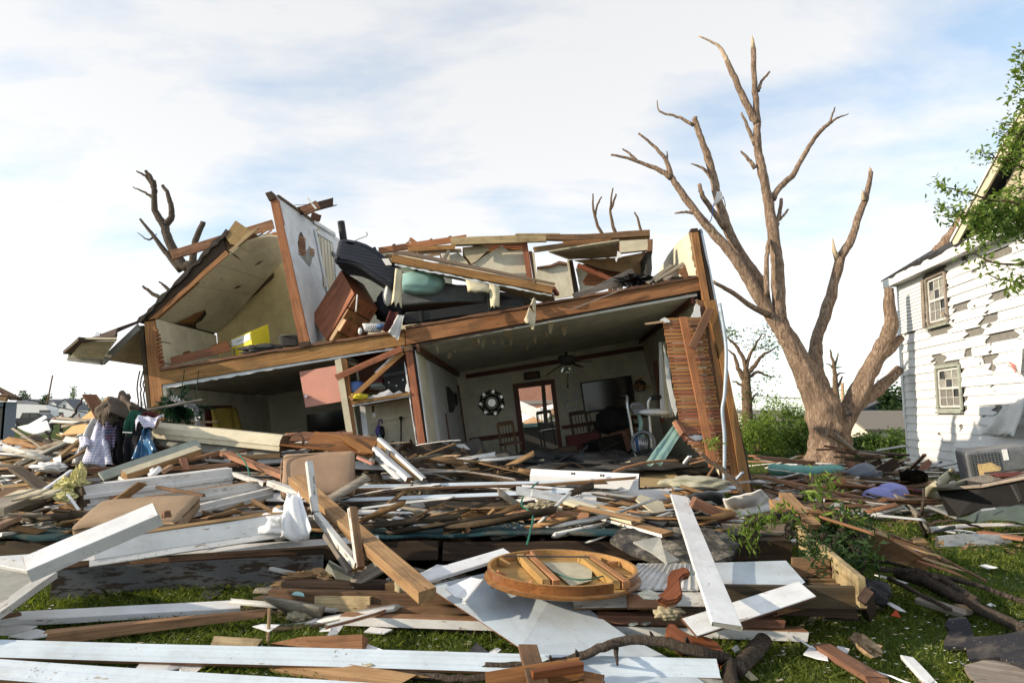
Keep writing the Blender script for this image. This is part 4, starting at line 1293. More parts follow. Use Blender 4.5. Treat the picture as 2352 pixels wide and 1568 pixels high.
# torn white sheet hanging on the wall (lettering worn)
sA=NQ(RH(480,1410));sB=NQ(RH(584,1420));sC=NQ(RH(600,1270));sD=NQ(RH(545,1310))
tarp=drape('house_wrap',NW(sD[0],sD[1],0.22),NW(sC[0]+0.3,sC[1],0.2),NW(sB[0]+0.3,sB[1]+0.02,0.35),NW(sA[0],sA[1],0.28),10,12,0.06,'white_cloth',label='torn white house wrap hanging from the siding low at the right edge',cat='sheet',tatter=0.2)
sC=NQ(RH(555,1150));sD=NQ(RH(584,1180))
drape('house_wrap',NW(*NQ(RH(570,1100)),0.12),NW(*NQ(RH(600,1090)),0.12),NW(*NQ(RH(600,1200)),0.15),NW(*NQ(RH(555,1160)),0.15),7,6,0.03,'white_cloth',label='flapping strip of white wrap with red print on the siding',cat='sheet')
for k in range(4):
 a=NQ(RH(560+k*6,1150+k*10));b_=NQ(RH(578+k*2,1160+k*8))
 slab('print',[NW(a[0],a[1],0.165),NW(b_[0],b_[1],0.165),NW(b_[0],b_[1]+0.03,0.165),NW(a[0],a[1]+0.03,0.165)],0.003,['red_print'],parent=bpy.data.objects['house_wrap.001'])
 # fallen trunk on the roof
Yt=19.2
branch('uprooted_tree',[P(RB(240,985),20.2),P(RB(330,880),20.0),P(RB(500,640),19.6),P(RB(650,480),19.2),P(RB(850,270),18.7),P(RB(1000,120),18.3)],0.24,0.14,'bark',None,5,0.05,14,0.12,'brown tree trunk fallen across the roof of the white house','tree trunk')
# ------------------------------------------------------------------ leafy branches reaching in at the right
def leafy():
 random.seed(31)
 rng=np.random.default_rng(31)
 Y=11.0
 b=V((10.9,10.6,0))
 rt=root('leafy_tree',b,'green leafy tree branches reaching in at the upper right edge','tree')
 branch('trunk',[b,b+V((0.1,0,2.5)),b+V((0.0,0.1,5)),b+V((0.2,0.1,8))],0.26,0.12,'bark',rt,5,0.05,12)
 S_=lambda x,y,d=0.0:P(RB(x,y),Y+d)
 tw=[[(1300,420),(976,165),(840,180),(700,130),(580,90)],[(1300,700),(976,560),(700,520),(500,470),(330,420),(180,360)],[(1300,760),(700,650),(500,640),(360,600),(230,560)],[(1000,690),(600,640),(420,655),(260,660)],[(1300,760),(976,690),(700,740),(500,800)],[(1300,1000),(976,1070),(760,1080),(620,1030),(520,980),(430,990)],[(1300,1200),(976,1235),(880,1275)],[(1300,200),(976,60),(860,40),(760,60)],[(1300,820),(900,740),(700,830),(530,900)],[(1300,480),(976,420),(860,440),(740,500)],[(1300,900),(976,800),(860,760)],[(1300,300),(976,240),(860,215),(760,190)],[(1300,640),(1000,600),(800,560)],[(1100,1210),(950,1235),(750,1210),(640,1160)],[(1300,-250),(1000,-290),(930,-330)],[(1300,-650),(1010,-740),(950,-780)],[(1300,-480),(1000,-540),(890,-560)],[(1300,-600),(1000,-650),(930,-640)],[(1300,-380),(1000,-430),(900,-450)],[(1300,-130),(976,-110),(850,-130),(770,-150)],[(1300,60),(976,-20),(880,-60),(790,-70)],[(1300,40),(1050,-210),(950,-240)],[(1250,520),(980,500),(780,610),(640,690)],[(1250,850),(950,650),(760,690),(600,740)]]
 cs=[]
 for i,t in enumerate(tw):
  d=rng.uniform(-0.6,0.6)
  pts=[S_(x,y,d)for x,y in t]
  branch('branch',[b+V((0,0,max(1.5,pts[0].z-0.6)))]+pts,0.03,0.006,'bark_far',rt,4,0.03,5)
  sparse=i in(5,13)
  l=limb(pts,12,0.03)
  for j,p_ in enumerate(l):
   if sparse and j%3:continue
   cs.append(tuple(p_+V((0,0,-0.03))))
 v,f=leaf_cloud(cs,3000,(0.075,0.12,0.07),0.105,rng,0.42,0.2,0.7)
 np_mesh('leaves',v,f,'leaf_bright',rt,kind='stuff',loc=tuple(b))
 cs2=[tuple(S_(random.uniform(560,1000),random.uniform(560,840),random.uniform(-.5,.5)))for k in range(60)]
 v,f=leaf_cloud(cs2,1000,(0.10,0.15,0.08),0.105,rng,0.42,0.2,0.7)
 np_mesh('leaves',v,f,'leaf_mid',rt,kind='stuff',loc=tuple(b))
leafy()
# ------------------------------------------------------------------ the collapsed house (tipped over to the left by about nine degrees)
HD=11.3
EY=V((0.0357,1.0,-0.0115)).normalized()
HO=P((1000,900),HD)
def HP(q,ly=0.0):
 return isect(q,HO+EY*ly,EY)
def HS(q,a,b):
 """on the plane through the front line a-b that runs straight back into the house"""
 pa,pb=HP(a),HP(b)
 return isect(q,pa,(pb-pa).cross(EY).normalized())
house=root('collapsed_house',V((HO.x,HO.y+0.0,0)),'wrecked two storey house torn open and leaning to one side','house')
def hp(name,qs,ly,t,mat,edge=None,parent=None,rag=None,skip=()):
 pts=[HP(q,ly)for q in qs]
 if rag:pts=ragged(pts,rag[0],rag[1],skip)
 return slab(name,pts,t,[mat]if isinstance(mat,str)else mat,parent=parent or house,nrm=-EY,edge=edge)
def hw(name,qa,qb,d0,d1,t,mat,nrm,parent=None):
 a,b=HP(qa),HP(qb)
 return slab(name,[a+EY*d0,b+EY*d0,b+EY*d1,a+EY*d1],t,[mat],parent=parent or house,nrm=nrm)
def hplank(name,qa,qb,w,t,mat,ly=0.0,parent=None,lyb=None,**kw):
 return plank(name,HP(qa,ly),HP(qb,ly if lyb is None else lyb),w,t,mat,parent=parent or house,up=-EY,**kw)
PX=HD/1568.0
UPV=V((0,0,1));RT=V((1,0,0));DN=V((0,0,-1));LF=V((-1,0,0))
random.seed(17)
def shell():
# ---- ground floor, left room
 hp('corner_post',[Z1(583,905),Z1(640,900),Z1(692,1375),Z1(712,1620),Z1(640,1620),Z1(622,1375)],0.0,0.16,'joist')
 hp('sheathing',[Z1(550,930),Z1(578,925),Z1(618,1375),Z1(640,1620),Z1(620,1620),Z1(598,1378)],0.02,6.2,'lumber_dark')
 hp('lath_edge',[Z1(634,945),Z1(655,942),Z1(672,1165),Z1(658,1165)],0.03,0.4,'lumber_brown',rag=(0.05,0.02))
 for k in range(11):
  f=k/10
  a=(636+f*30,950+f*210)
  hp('lath_end',[Z1(a[0]-2,a[1]),Z1(a[0]+18,a[1]-2),Z1(a[0]+19,a[1]+11),Z1(a[0],a[1]+13)],0.0,0.1,'lath')
 hw('side_wall',Z1(700,1268),Z1(740,1640),0.02,4.4,0.06,'plaster_cream',RT)
 hw('ceiling',Z1(690,1262),Z1(1700,1104),0.05,4.4,0.04,'ceiling_grey',DN)
 hp('back_wall',[(520,790),(1010,720),(1010,1150),(540,1150)],4.4,0.08,'plaster_cream')
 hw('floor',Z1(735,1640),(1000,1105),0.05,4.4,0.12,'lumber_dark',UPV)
 # window with red shade and yellow curtain on the back of the left room
 sa,sb=Z1(700,1268),Z1(740,1640)
 sn=(HP(sa)-HP(sb)).cross(EY).normalized()
 if sn.x<0:sn=-sn
 SW=lambda x,y,o=0.02:HS(Z1(x,y),sa,sb)+sn*o
 wd=slab('window',[SW(918,1376),SW(1068,1374),SW(1090,1600),SW(935,1600)],0.02,['trim_brown'],parent=house,nrm=sn)
 slab('shade',[SW(932,1384,.03),SW(1058,1382,.03),SW(1062,1440,.03),SW(1000,1450,.03),SW(940,1430,.03)],0.008,['maroon_cloth'],parent=wd,nrm=sn)
 drape('curtain',SW(936,1395,.06),SW(1076,1385,.06),SW(1105,1545,.1),SW(950,1555,.1),12,18,0.03,'yellow_curtain',freq=14,parent=wd)
 # flat screen, pink cupboard door
 tv=hp('television',[Z1(1492,1425),Z1(1690,1395),Z1(1720,1560),Z1(1500,1560)],3.9,0.06,'black_gloss')
 # ---- joist band
 bt=hp('rim_joist',[(367,853),(500,831),(640,808),(780,786),(929,762),(930,792),(780,816),(640,838),(500,861),(367,884)],0.0,0.07,'joist',rag=(0.35,0.006))
 hp('rim_joist',[(931,757),(1060,735),(1194,712),(1400,675),(1609,638),(1609,666),(1400,705),(1194,743),(1060,767),(931,792)],0.006,0.07,'joist',rag=(0.35,0.006))
 for a,b in(((367,846),(640,800)),((640,801),(929,755)),((931,749),(1200,704)),((1200,703),(1420,664)),((1420,665),(1600,633))):
  hp('subfloor_board',[(a[0],a[1]),(b[0],b[1]),(b[0],b[1]+5.5),(a[0],a[1]+5.5)],-0.03+random.uniform(-.02,.02),0.9,'lumber_brown',rag=(0.22,0.012))
 hp('lath_fringe',[(370,885),(640,840),(926,795),(926,799),(640,846),(372,893)],0.03,0.03,'plaster_white',rag=(0.07,0.012))
 hp('lath_fringe',[(940,793),(1194,744),(1602,667),(1602,671),(1194,749),(940,799)],0.03,0.03,'lumber_dark',rag=(0.07,0.010))
 # joists seen end on behind the rim
 hw('upper_floor',(367,850),(930,757),0.08,6.0,0.05,'lumber_dark',UPV)
 hw('upper_floor',(930,753),(1605,636),0.08,6.0,0.05,'lumber_dark',UPV)
 # ---- upper left room
 hw('knee_wall',Z1(650,888),Z1(670,1165),0.05,2.2,0.05,'plaster_cream',RT)
 hp('back_wall',[Z1(990,968),Z1(1345,585),Z1(1560,380),Z1(1640,1040),Z1(1000,1110)],2.2,0.06,'plaster_yellow')
 ca,cb=Z1(650,885),Z1(1110,488)
 def CE(x,y,o=0.0):
  return HS(Z1(x,y),ca,cb)
 cpts=[CE(*p_)for p_ in[(650,888),(1110,490),(1160,455),(1225,437),(1290,425),(1330,430),(1375,560),(1340,590),(1000,972)]]
 cn=(HP(ca)-HP(cb)).cross(EY).normalized()
 if cn.z>0:cn=-cn
 ce=slab('sloped_ceiling',cpts,0.03,['ceiling_cream'],parent=house,nrm=cn)
 hole=[(745,912),(800,905),(840,880),(860,860),(925,842),(930,860),(905,895),(870,915),(875,945),(830,930),(780,925)]
 slab('lath_hole',[CE(*p_)+cn*0.012 for p_ in hole],0.01,['lumber_dark'],parent=ce,nrm=cn)
 for k in range(6):
  f=k/5
  slab('lath',[CE(760+18*k,912-8*k)+cn*0.02,CE(860+12*k,912-14*k)+cn*0.02,CE(862+12*k,904-14*k)+cn*0.02,CE(762+18*k,905-8*k)+cn*0.02],0.006,['lath'],parent=ce,nrm=cn)
 for(x0,y0,x1,y1)in((1060,510,1130,560),(1080,720,1130,700),(1200,590,1250,560),(1010,650,1020,680)):
  slab('crack',ragged([CE(x0,y0)+cn*0.006,CE((x0+x1)/2,(y0+y1)/2-4)+cn*0.006,CE(x1,y1)+cn*0.006,CE((x0+x1)/2,(y0+y1)/2+6)+cn*0.006],0.05,0.012),0.003,['lumber_dark'],parent=ce,nrm=cn)
 for(a,b)in(((1225,590),(880,640)),((1010,580),(1240,720)),((830,740),(1130,860))):
  pass
  # ceiling panel seams as thin battens
 for(x0,y0,x1,y1)in((860,705,1190,755),(1000,587,1262,672)):
  slab('seam',[CE(x0,y0)+cn*0.004,CE(x1,y1)+cn*0.004,CE(x1+2,y1-3)+cn*0.004,CE(x0+2,y0-3)+cn*0.004],0.003,['speckled_board'],parent=ce,nrm=cn)
 hp('rafter',[Z1(606,895),Z1(1040,505),Z1(1058,525),Z1(652,884)],-0.02,0.09,'joist')
 hp('roof_sheathing',[Z1(545,905),Z1(1015,425),Z1(1040,500),Z1(1030,512),Z1(606,890)],0.0,2.3,'lumber_dark',rag=(0.12,0.02))
 hp('roof_shingles',[Z1(540,903),Z1(1040,385),Z1(1055,400),Z1(556,912)],-0.06,2.4,'roof_underlay',rag=(0.1,0.025))
 hp('torn_plywood',[Z1(1035,425),Z1(1095,338),Z1(1150,375),Z1(1188,402),Z1(1110,480),Z1(1065,470)],-0.04,0.5,'plywood',edge='lumber_brown',rag=(0.12,0.03))
 hp('torn_plywood',[Z1(1030,432),Z1(1080,420),Z1(1118,478),Z1(1045,512)],0.05,0.6,'lumber_brown',rag=(0.1,0.02))
 hplank('torn_lath',Z1(1060,515),Z1(1235,368),0.05,0.02,'lumber_pale',-0.05,jag=(0.05,0.1))
 for k in range(7):
  x=1195+k*18
  hplank('broken_lath',Z1(x,440-k*3),Z1(x+55,395+random.uniform(-25,25)),0.03,0.012,random.choice(['lumber_pale','lath','joist']),0.3+0.1*k,jag=(0.03,0.05))
  # ---- partition between the upper rooms
 post_t,post_b=Z1(1328,205),Z1(1518,1030)
 hp('partition_post',[Z1(1288,222),Z1(1328,215),Z1(1512,1030),Z1(1452,1035)],-0.03,0.11,'joist')
 hp('post_cap',[Z1(1260,185),Z1(1296,174),Z1(1322,212),Z1(1282,228)],-0.06,0.16,'lumber_dark')
 hp('post_foot',[Z1(1450,1020),Z1(1505,1012),Z1(1512,1040),Z1(1455,1052)],-0.05,0.12,'lumber_dark',rag=(0.04,0.01))
 def PT(x,y):return HS(Z1(x,y),post_t,post_b)
 pn=(HP(post_t)-HP(post_b)).cross(EY).normalized()
 if pn.x<0:pn=-pn
 pw=slab('partition_wall',ragged([PT(1328,200),PT(1420,262),PT(1520,338),PT(1640,418),PT(1740,482),PT(1790,560),PT(1720,960),PT(1560,1015),PT(1520,1032)],0.3,0.02,skip=(7,8)),0.10,['plaster_white'],parent=house,nrm=pn,edge='plaster_white')
 slab('wall_cap',[PT(1328,196)+pn*0.03,PT(1520,332)+pn*0.03,PT(1522,345)+pn*0.03,PT(1330,208)+pn*0.03],0.13,['lumber_brown'],parent=pw,nrm=pn)
 hl=slab('lath_hole',ragged([PT(1462,402)+pn*0.008,PT(1478,440)+pn*0.008,PT(1488,520)+pn*0.008,PT(1470,535)+pn*0.008,PT(1450,510)+pn*0.008,PT(1442,460)+pn*0.008],0.1,0.03),0.004,['lumber_dark'],parent=pw,nrm=pn)
 for k in range(9):
  y=425+k*12
  slab('lath',[PT(1446,y)+pn*0.014,PT(1484,y+14)+pn*0.014,PT(1485,y+21)+pn*0.014,PT(1447,y+7)+pn*0.014],0.005,['lath'],parent=pw,nrm=pn)
 slab('bare_patch',ragged([PT(1455,530)+pn*0.006,PT(1490,520)+pn*0.006,PT(1505,480)+pn*0.006,PT(1538,520)+pn*0.006,PT(1520,560)+pn*0.006,PT(1510,600)+pn*0.006],0.1,0.03),0.003,['concrete'],parent=pw,nrm=pn)
 for k in range(4):
  y=490+k*11
  slab('lath',[PT(1508,y)+pn*0.012,PT(1534,y+12)+pn*0.012,PT(1534,y+18)+pn*0.012,PT(1508,y+6)+pn*0.012],0.005,['lath'],parent=pw,nrm=pn)
 dr=slab('door',[PT(1556,420)+pn*0.02,PT(1634,470)+pn*0.02,PT(1648,690)+pn*0.02,PT(1618,740)+pn*0.02],0.03,['cream_siding'],parent=pw,nrm=pn)
 for(a,b)in(((1522,345),(1645,420)),((1532,390),(1604,745)),((1632,465),(1660,690)),((1540,402),(1635,462))):
  plank('door_trim',PT(*a)+pn*0.03,PT(*b)+pn*0.03,0.09,0.03,'lumber_grey',parent=pw,up=pn,sides='tbfk',paintmat='plaster_white')
 for k in range(4):
  x=1566+k*17
  slab('door_plank',[PT(x,432+k*10)+pn*0.035,PT(x+12,440+k*10)+pn*0.035,PT(x+26,705-k*12)+pn*0.035,PT(x+18,715-k*12)+pn*0.035],0.012,['cream_siding'],parent=dr,nrm=pn)
 slab('latch',[PT(1623,515)+pn*0.06,PT(1640,525)+pn*0.06,PT(1642,545)+pn*0.06,PT(1626,538)+pn*0.06],0.02,['metal_dark'],parent=dr,nrm=pn)
 # ---- centre: closet and post
 hp('centre_post',[C1(985,70),C1(1060,70),C1(1255,1440),C1(1268,1530),C1(1192,1530),C1(1180,1440)],0.0,0.11,'joist')
 hp('post_head',[C1(960,20),C1(1060,10),C1(1068,72),C1(975,80)],-0.03,0.13,'lumber_brown',rag=(0.05,0.012))
 hp('plaster_edge',[C1(1062,40),C1(1090,40),C1(1282,1440),C1(1292,1530),C1(1272,1530),C1(1256,1440)],0.03,0.03,'lumber_dark',rag=(0.06,0.006))
 hp('plaster_edge',[C1(975,180),C1(1000,260),C1(1048,620),C1(1170,1420),C1(1160,1425),C1(1035,620),C1(985,270)],0.02,0.04,'plaster_white',rag=(0.06,0.012))
 hp('closet_stud',[C1(312,155),C1(362,158),C1(470,990),C1(420,990)],0.02,0.10,'joist')
 hp('closet_casing',[C1(240,170),C1(305,150),C1(440,990),C1(372,990)],0.0,0.03,'cream_siding',edge='lumber_pale')
 hp('closet_casing',[C1(425,660),C1(440,662),C1(492,990),C1(470,990)],0.05,0.03,'cream_siding')
 hp('closet_side',[C1(505,655),C1(560,650),C1(600,1000),C1(545,1000)],0.5,0.05,'plaster_white')
 hp('closet_jamb',[C1(365,170),C1(470,200),C1(500,380),C1(482,390),C1(455,230),C1(380,215)],0.6,0.03,'cream_siding')
 hp('closet_back',[C1(470,100),C1(1050,60),C1(1120,480),C1(500,520)],1.0,0.04,'dresser')
 hp('closet_back',[C1(560,560),C1(1120,480),C1(1240,1330),C1(1250,1560),C1(560,1560)],0.9,0.04,'plaster_yellow' if False else 'plaster_cream')
 hp('closet_shelf',[C1(415,605),C1(1040,510),C1(1045,535),C1(420,640)],-0.02,0.95,'joist')
 hp('shelf_plaster',[C1(425,642),C1(1045,540),C1(1048,552),C1(560,640),C1(425,660)],0.02,0.03,'plaster_white',rag=(0.06,0.012))
 hp('closet_rail',[C1(598,795),C1(1150,690),C1(1158,735),C1(602,850)],0.87,0.02,'cream_siding')
 hw('closet_wall',C1(1075,70),C1(1270,1530),0.12,1.0,0.04,'plaster_cream',LF)
 hplank('brace',C1(250,358),C1(955,45),0.10,0.03,'joist',-0.09,jag=(0.03,0.03))
 hplank('brace',C1(400,590),C1(965,85),0.085,0.03,'joist',-0.05,jag=(0.03,0.03))
 hp('plaster_scrap',[C1(660,300),C1(740,225),C1(860,110),C1(940,75),C1(945,95),C1(870,160),C1(800,260),C1(720,305)],-0.04,0.012,'plaster_white',rag=(0.05,0.02))
 hp('plaster_scrap',[C1(565,580),C1(810,478),C1(862,525),C1(920,490),C1(965,512),C1(640,575)],0.08,0.02,'plaster_white',rag=(0.06,0.015))
 hp('plaster_scrap',[C1(985,480),C1(1000,415),C1(1040,465),C1(1040,500),C1(990,505)],0.03,0.012,'plaster_white')
 # ---- ground floor, right room
 la,lb_=C1(1085,50),C1(1290,1530)
 lw=hw('room_wall',la,lb_,0.06,6.0,0.05,'wallpaper_grey',RT)
 def LWp(x,y):return HS(C1(x,y),la,lb_)
 ln=(HP(la)-HP(lb_)).cross(EY).normalized()
 if ln.x<0:ln=-ln
 slab('wall_panel',[LWp(1090,66)+ln*0.01,LWp(1255,210)+ln*0.01,LWp(1405,1425)+ln*0.01,LWp(1420,1530)+ln*0.01,LWp(1290,1530)+ln*0.01],0.008,['plaster_white'],parent=lw,nrm=ln)
 for(a,b)in(((1280,440),(1340,960)),((1395,640),(1440,900))):
  slab('wall_seam',[LWp(*a)+ln*0.008,LWp(a[0]+4,a[1])+ln*0.008,LWp(b[0]+4,b[1])+ln*0.008,LWp(*b)+ln*0.008],0.006,['plaster_white'],parent=lw,nrm=ln)
 for qs in([(1415,452),(1440,452),(1490,520),(1505,680),(1480,725),(1450,720)],[(1505,520),(1528,525),(1535,640),(1518,650)],[(1608,530),(1650,580),(1670,740),(1640,760)]):
  slab('picture_frame',[LWp(*p_)+ln*0.03 for p_ in qs],0.025,['charcoal'],parent=lw,nrm=ln)
 ld=slab('door',[LWp(1535,430)+ln*0.02,LWp(1602,470)+ln*0.02,LWp(1672,1050)+ln*0.02,LWp(1630,1050)+ln*0.02],0.03,['trim_brown'],parent=lw,nrm=ln)
 slab('handle',[LWp(1655,830)+ln*0.06,LWp(1680,830)+ln*0.06,LWp(1685,890)+ln*0.06,LWp(1660,880)+ln*0.06],0.04,['brass'],parent=ld,nrm=ln)
 slab('strip',[LWp(1408,735)+ln*0.012,LWp(1420,735)+ln*0.012,LWp(1470,1070)+ln*0.012,LWp(1455,1070)+ln*0.012],0.01,['trim_brown'],parent=lw,nrm=ln)
 hw('ceiling',(953,796),(1603,678),0.05,6.0,0.04,'ceiling_grey',DN)
 # peeling flakes on the ceiling
 qa,qb=(953,796),(1603,678)
 cn2=(HP(qa)-HP(qb)).cross(EY).normalized()
 if cn2.z>0:cn2=-cn2
 for(x,y,s)in((475,265,34),(540,262,28),(607,255,22),(665,265,16),(722,258,20),(700,210,50),(955,210,26),(980,155,40),(1070,180,42),(695,325,24),(320,345,22),(355,320,16),(420,300,18),(510,250,14),(880,240,18),(830,300,16),(1010,260,16),(240,300,18)):
  c=HS(Z3(x,y),qa,qb)
  p0=HS(Z3(x-s*0.6,y-s*0.3),qa,qb)+cn2*0.012
  p1=HS(Z3(x+s*0.7,y-s*0.45),qa,qb)+cn2*0.012
  p2=HS(Z3(x+s*0.4,y+s*0.3),qa,qb)+cn2*random.uniform(0.03,0.10)
  p3=HS(Z3(x-s*0.1,y+s*0.45),qa,qb)+cn2*random.uniform(0.05,0.16)
  slab('paint_flake',ragged([p0,p1,p2,p3],0.08,0.02),0.003,['wallpaper_tan'],parent=house)
  # back wall with doorway
 DL=6.0
 zq=lambda x,y:Z3(x,y)
 hp('room_back_wall',[zq(350,434),zq(745,385),zq(760,560),zq(800,950),zq(815,1250),zq(380,1250)],DL,0.08,'wall_room')
 hp('room_back_wall',[zq(985,352),zq(1720,200),zq(1790,1250),zq(1060,1250),zq(1038,950),zq(992,560)],DL,0.08,'wall_room')
 hp('room_back_wall',[zq(740,385),zq(1006,350),zq(1008,545),zq(750,572)],DL,0.08,'wall_room')
 dfr=hp('door_frame',[zq(735,548),zq(772,575),zq(822,960),zq(840,1150),zq(800,1150),zq(785,960)],DL-0.05,0.15,'trim_brown')
 hp('door_frame',[zq(985,560),zq(1008,515),zq(1060,960),zq(1080,1150),zq(1050,1150),zq(1035,960)],DL-0.05,0.15,'trim_brown')
 hp('door_frame',[zq(735,548),zq(1008,515),zq(1008,548),zq(738,582)],DL-0.06,0.15,'trim_brown')
 hp('door_mullion',[zq(922,560),zq(948,558),zq(968,800),zq(940,800)],DL+0.02,0.08,'lumber_grey')
 hp('wall_panel',[zq(725,478),zq(1000,440),zq(1003,512),zq(735,545)],DL-0.02,0.02,'plaster_cream')
 hplank('crown_moulding',zq(430,500),zq(1660,300),0.11,0.05,'trim_brown',DL-0.05)
 a_,b_=HP((953,800)),HP((953,800))+EY*6
 plank('crown_moulding',a_+ln*0.05,b_+ln*0.05,0.14,0.05,'trim_brown',parent=house,up=ln)
 a_=HP((1598,684))
 plank('crown_moulding',a_+EY*0.1-RT*0.03,a_+EY*6-RT*0.03,0.14,0.05,'trim_brown',parent=house,up=RT)
 hplank('chair_rail',zq(455,915),zq(778,872),0.11,0.03,'trim_brown',DL-0.05)
 hplank('chair_rail',zq(1055,832),zq(1620,750),0.09,0.03,'trim_brown',DL-0.05)
 rw=hw('side_wall',(1600,684),(1712,1140),0.15,6.0,0.06,'plaster_cream',LF)
 for(x,w_,m_)in((1690,22,'plaster_white'),(1720,16,'cream_siding'),(1745,12,'plaster_white')):
  drape('curtain',HP(zq(x,275),1.6),HP(zq(x+w_,272),1.6),HP(zq(x+w_+30,760),1.6),HP(zq(x+12,770),1.6),12,6,0.02,m_,freq=6,parent=rw)
 hp('window_trim',[zq(1655,400),zq(1680,395),zq(1730,800),zq(1705,805)],3.4,0.05,'trim_brown')
 hw('floor',(1000,1110),(1720,1110),0.05,6.0,0.1,'lumber_dark',UPV)
 # ---- right end: studs, sheathing, conduit
 for qs,ly,m_ in(([(1939,0),(1988,0),(2105,760),(2165,1160),(2180,1260),(2120,1260),(2100,1150),(2050,760)],0.03,'lumber_brown'),([(2010,160),(2040,160),(2215,1160),(2228,1260),(2185,1260),(2168,1160)],-0.01,'joist'),([(1990,0),(2062,0),(2120,330),(2278,1150),(2295,1260),(2240,1260),(2222,1160),(2080,330)],-0.05,'joist')):
  hp('stud',[zq(*q)for q in qs],ly,0.11,m_)
 hp('stud',[Z4(1678,228),Z4(1744,224),Z4(1775,420),Z4(1815,640),Z4(1860,900),Z4(1800,900),Z4(1745,640)],-0.045,0.11,'joist')
 hp('stud_cap',[Z4(1675,202),Z4(1742,196),Z4(1746,226),Z4(1678,234)],-0.055,0.13,'lumber_dark')
 hp('lath_edge',[Z4(1655,238),Z4(1680,240),Z4(1750,650),Z4(1728,650)],0.0,0.05,'lumber_pale',rag=(0.05,0.02))
 hp('sheathing',[Z4(1748,215),Z4(1768,210),Z4(1930,1000),Z4(2010,1490),zq(2300,1180),zq(2320,1290),zq(2290,1290),Z4(1985,1490),Z4(1895,1000)],-0.02,4.0,'lumber_dark',rag=(0.4,0.008))
 hp('siding_edge',[Z4(1764,200),Z4(1786,208),Z4(1900,760),Z4(2035,1490),Z4(2020,1490),Z4(1872,700)],-0.03,4.0,'conduit',rag=(0.2,0.01))
 tube('conduit',limb([HP(zq(2088,20),-0.12),HP(zq(2130,300),-0.12),HP(zq(2122,600),-0.13),HP(zq(2106,720),-0.14),HP(zq(2120,900),-0.14),HP(zq(2118,1205),-0.15)],5,0.0),0.03,'conduit',house,8)
 # upper right end wall
 ra,rb=Z4(1672,238),Z4(1735,660)
 rn=(HP(ra)-HP(rb)).cross(EY).normalized()
 if rn.x>0:rn=-rn
 slab('upper_end_wall',ragged([HS(Z4(*p_),ra,rb)for p_ in[(1674,240),(1620,270),(1560,320),(1500,395),(1450,460),(1405,540),(1350,640),(1420,680),(1735,660)]],0.15,0.03,skip=(7,8)),0.05,['plaster_cream'],parent=house,nrm=rn,edge='lumber_pale')
 # lath panel
 lp=hp('lath_panel',[zq(1716,128),zq(1735,126),zq(1860,885),zq(1842,890)],0.02,0.02,'lumber_dark')
 nl=41
 for k in range(nl):
  f=k/(nl-1)
  y=118+f*950
  xl=1714+max(0,(y-128))*0.168+random.uniform(-6,6)
  xr=1972+(y-116)*0.188+random.uniform(-3,12)
  if y>900:xl=1850+(y-900)*1.1
  if xr-xl<20:continue
  yr=y-8+random.uniform(-2,2)
  hp('lath',[zq(xl,y),zq(xr,yr),zq(xr,yr+18.5),zq(xl+2,y+18.5)],-0.01+random.uniform(-0.008,0.008),0.01,'lath',parent=lp)
 hp('plaster_back',[zq(1720,135),zq(1960,120),zq(2150,1060),zq(2000,1060),zq(1850,880)],0.035,0.03,'plaster_white')
 hp('plaster_scrap',[zq(1700,128),zq(1730,112),zq(1760,130),zq(1765,145),zq(1705,145)],-0.03,0.02,'plaster_white',rag=(0.06,0.01))
 hp('plaster_scrap',[zq(1900,112),zq(1935,20),zq(1960,40),zq(1968,112)],-0.02,0.02,'plaster_white',rag=(0.06,0.015))
 hp('plaster_scrap',[zq(1880,885),zq(1990,880),zq(1990,905),zq(1930,915)],-0.02,0.02,'plaster_white',rag=(0.05,0.015))
 hp('torn_wallpaper',[zq(1720,290),zq(1750,400),zq(1775,560),zq(1812,720),zq(1800,760),zq(1775,700),zq(1745,560)],0.3,0.01,'plaster_white',rag=(0.08,0.02))
 hplank('fallen_stud',zq(1848,105),zq(2045,1090),0.125,0.05,'joist',-0.10,jag=(0.08,0.02))
 hplank('brace',zq(2030,55),zq(1905,315),0.13,0.05,'lumber_brown',-0.14)
 hplank('splinter',zq(1596,158),zq(1720,140),0.035,0.015,'lumber_pale',-0.06,jag=(0.1,0))
 # ---- upper right: remains of back wall, plates, roof chunk
 yq=lambda x,y:Z2(x,y)
 hp('plaster_wall',[yq(740,398),yq(980,368),yq(1112,402),yq(1125,490),yq(1268,490),yq(1270,420),yq(1335,420),yq(1360,900),yq(560,1010),yq(560,420)],3.4,0.06,'plaster_cream',rag=(0.25,0.02),skip=(6,7,8))
 hp('plaster_wall',[yq(1485,525),yq(1600,440),yq(1680,390),yq(1740,355),yq(1790,400),yq(1905,395),yq(1945,640),yq(1700,640),yq(1480,640)],3.2,0.05,'plaster_cream',rag=(0.2,0.03),skip=(5,6,7))
 hp('plaster_wall',[yq(1330,430),yq(1400,410),yq(1450,460),yq(1490,520),yq(1480,640),yq(1330,600)],3.21,0.05,'plaster_cream',rag=(0.2,0.03),skip=(3,4,5))
 hp('plaster_scrap',[yq(1440,380),yq(1560,350),yq(1660,365),yq(1600,420),yq(1500,500),yq(1445,430)],3.15,0.03,'wallpaper_tan',rag=(0.12,0.03))
 hp('lath_backing',[yq(1430,370),yq(1900,335),yq(1930,640),yq(1440,600)],3.3,0.03,'lumber_brown')
 for k in range(9):
  hp('lath',[yq(1440,375+k*16),yq(1900,340+k*16),yq(1902,349+k*16),yq(1442,384+k*16)],3.28,0.01,'lath')
 hp('stud',[yq(1895,335),yq(1938,330),yq(1985,640),yq(1940,640)],3.0,0.12,'joist')
 hp('stud',[yq(1950,400),yq(1975,400),yq(2012,640),yq(1990,640)],3.05,0.12,'lumber_brown')
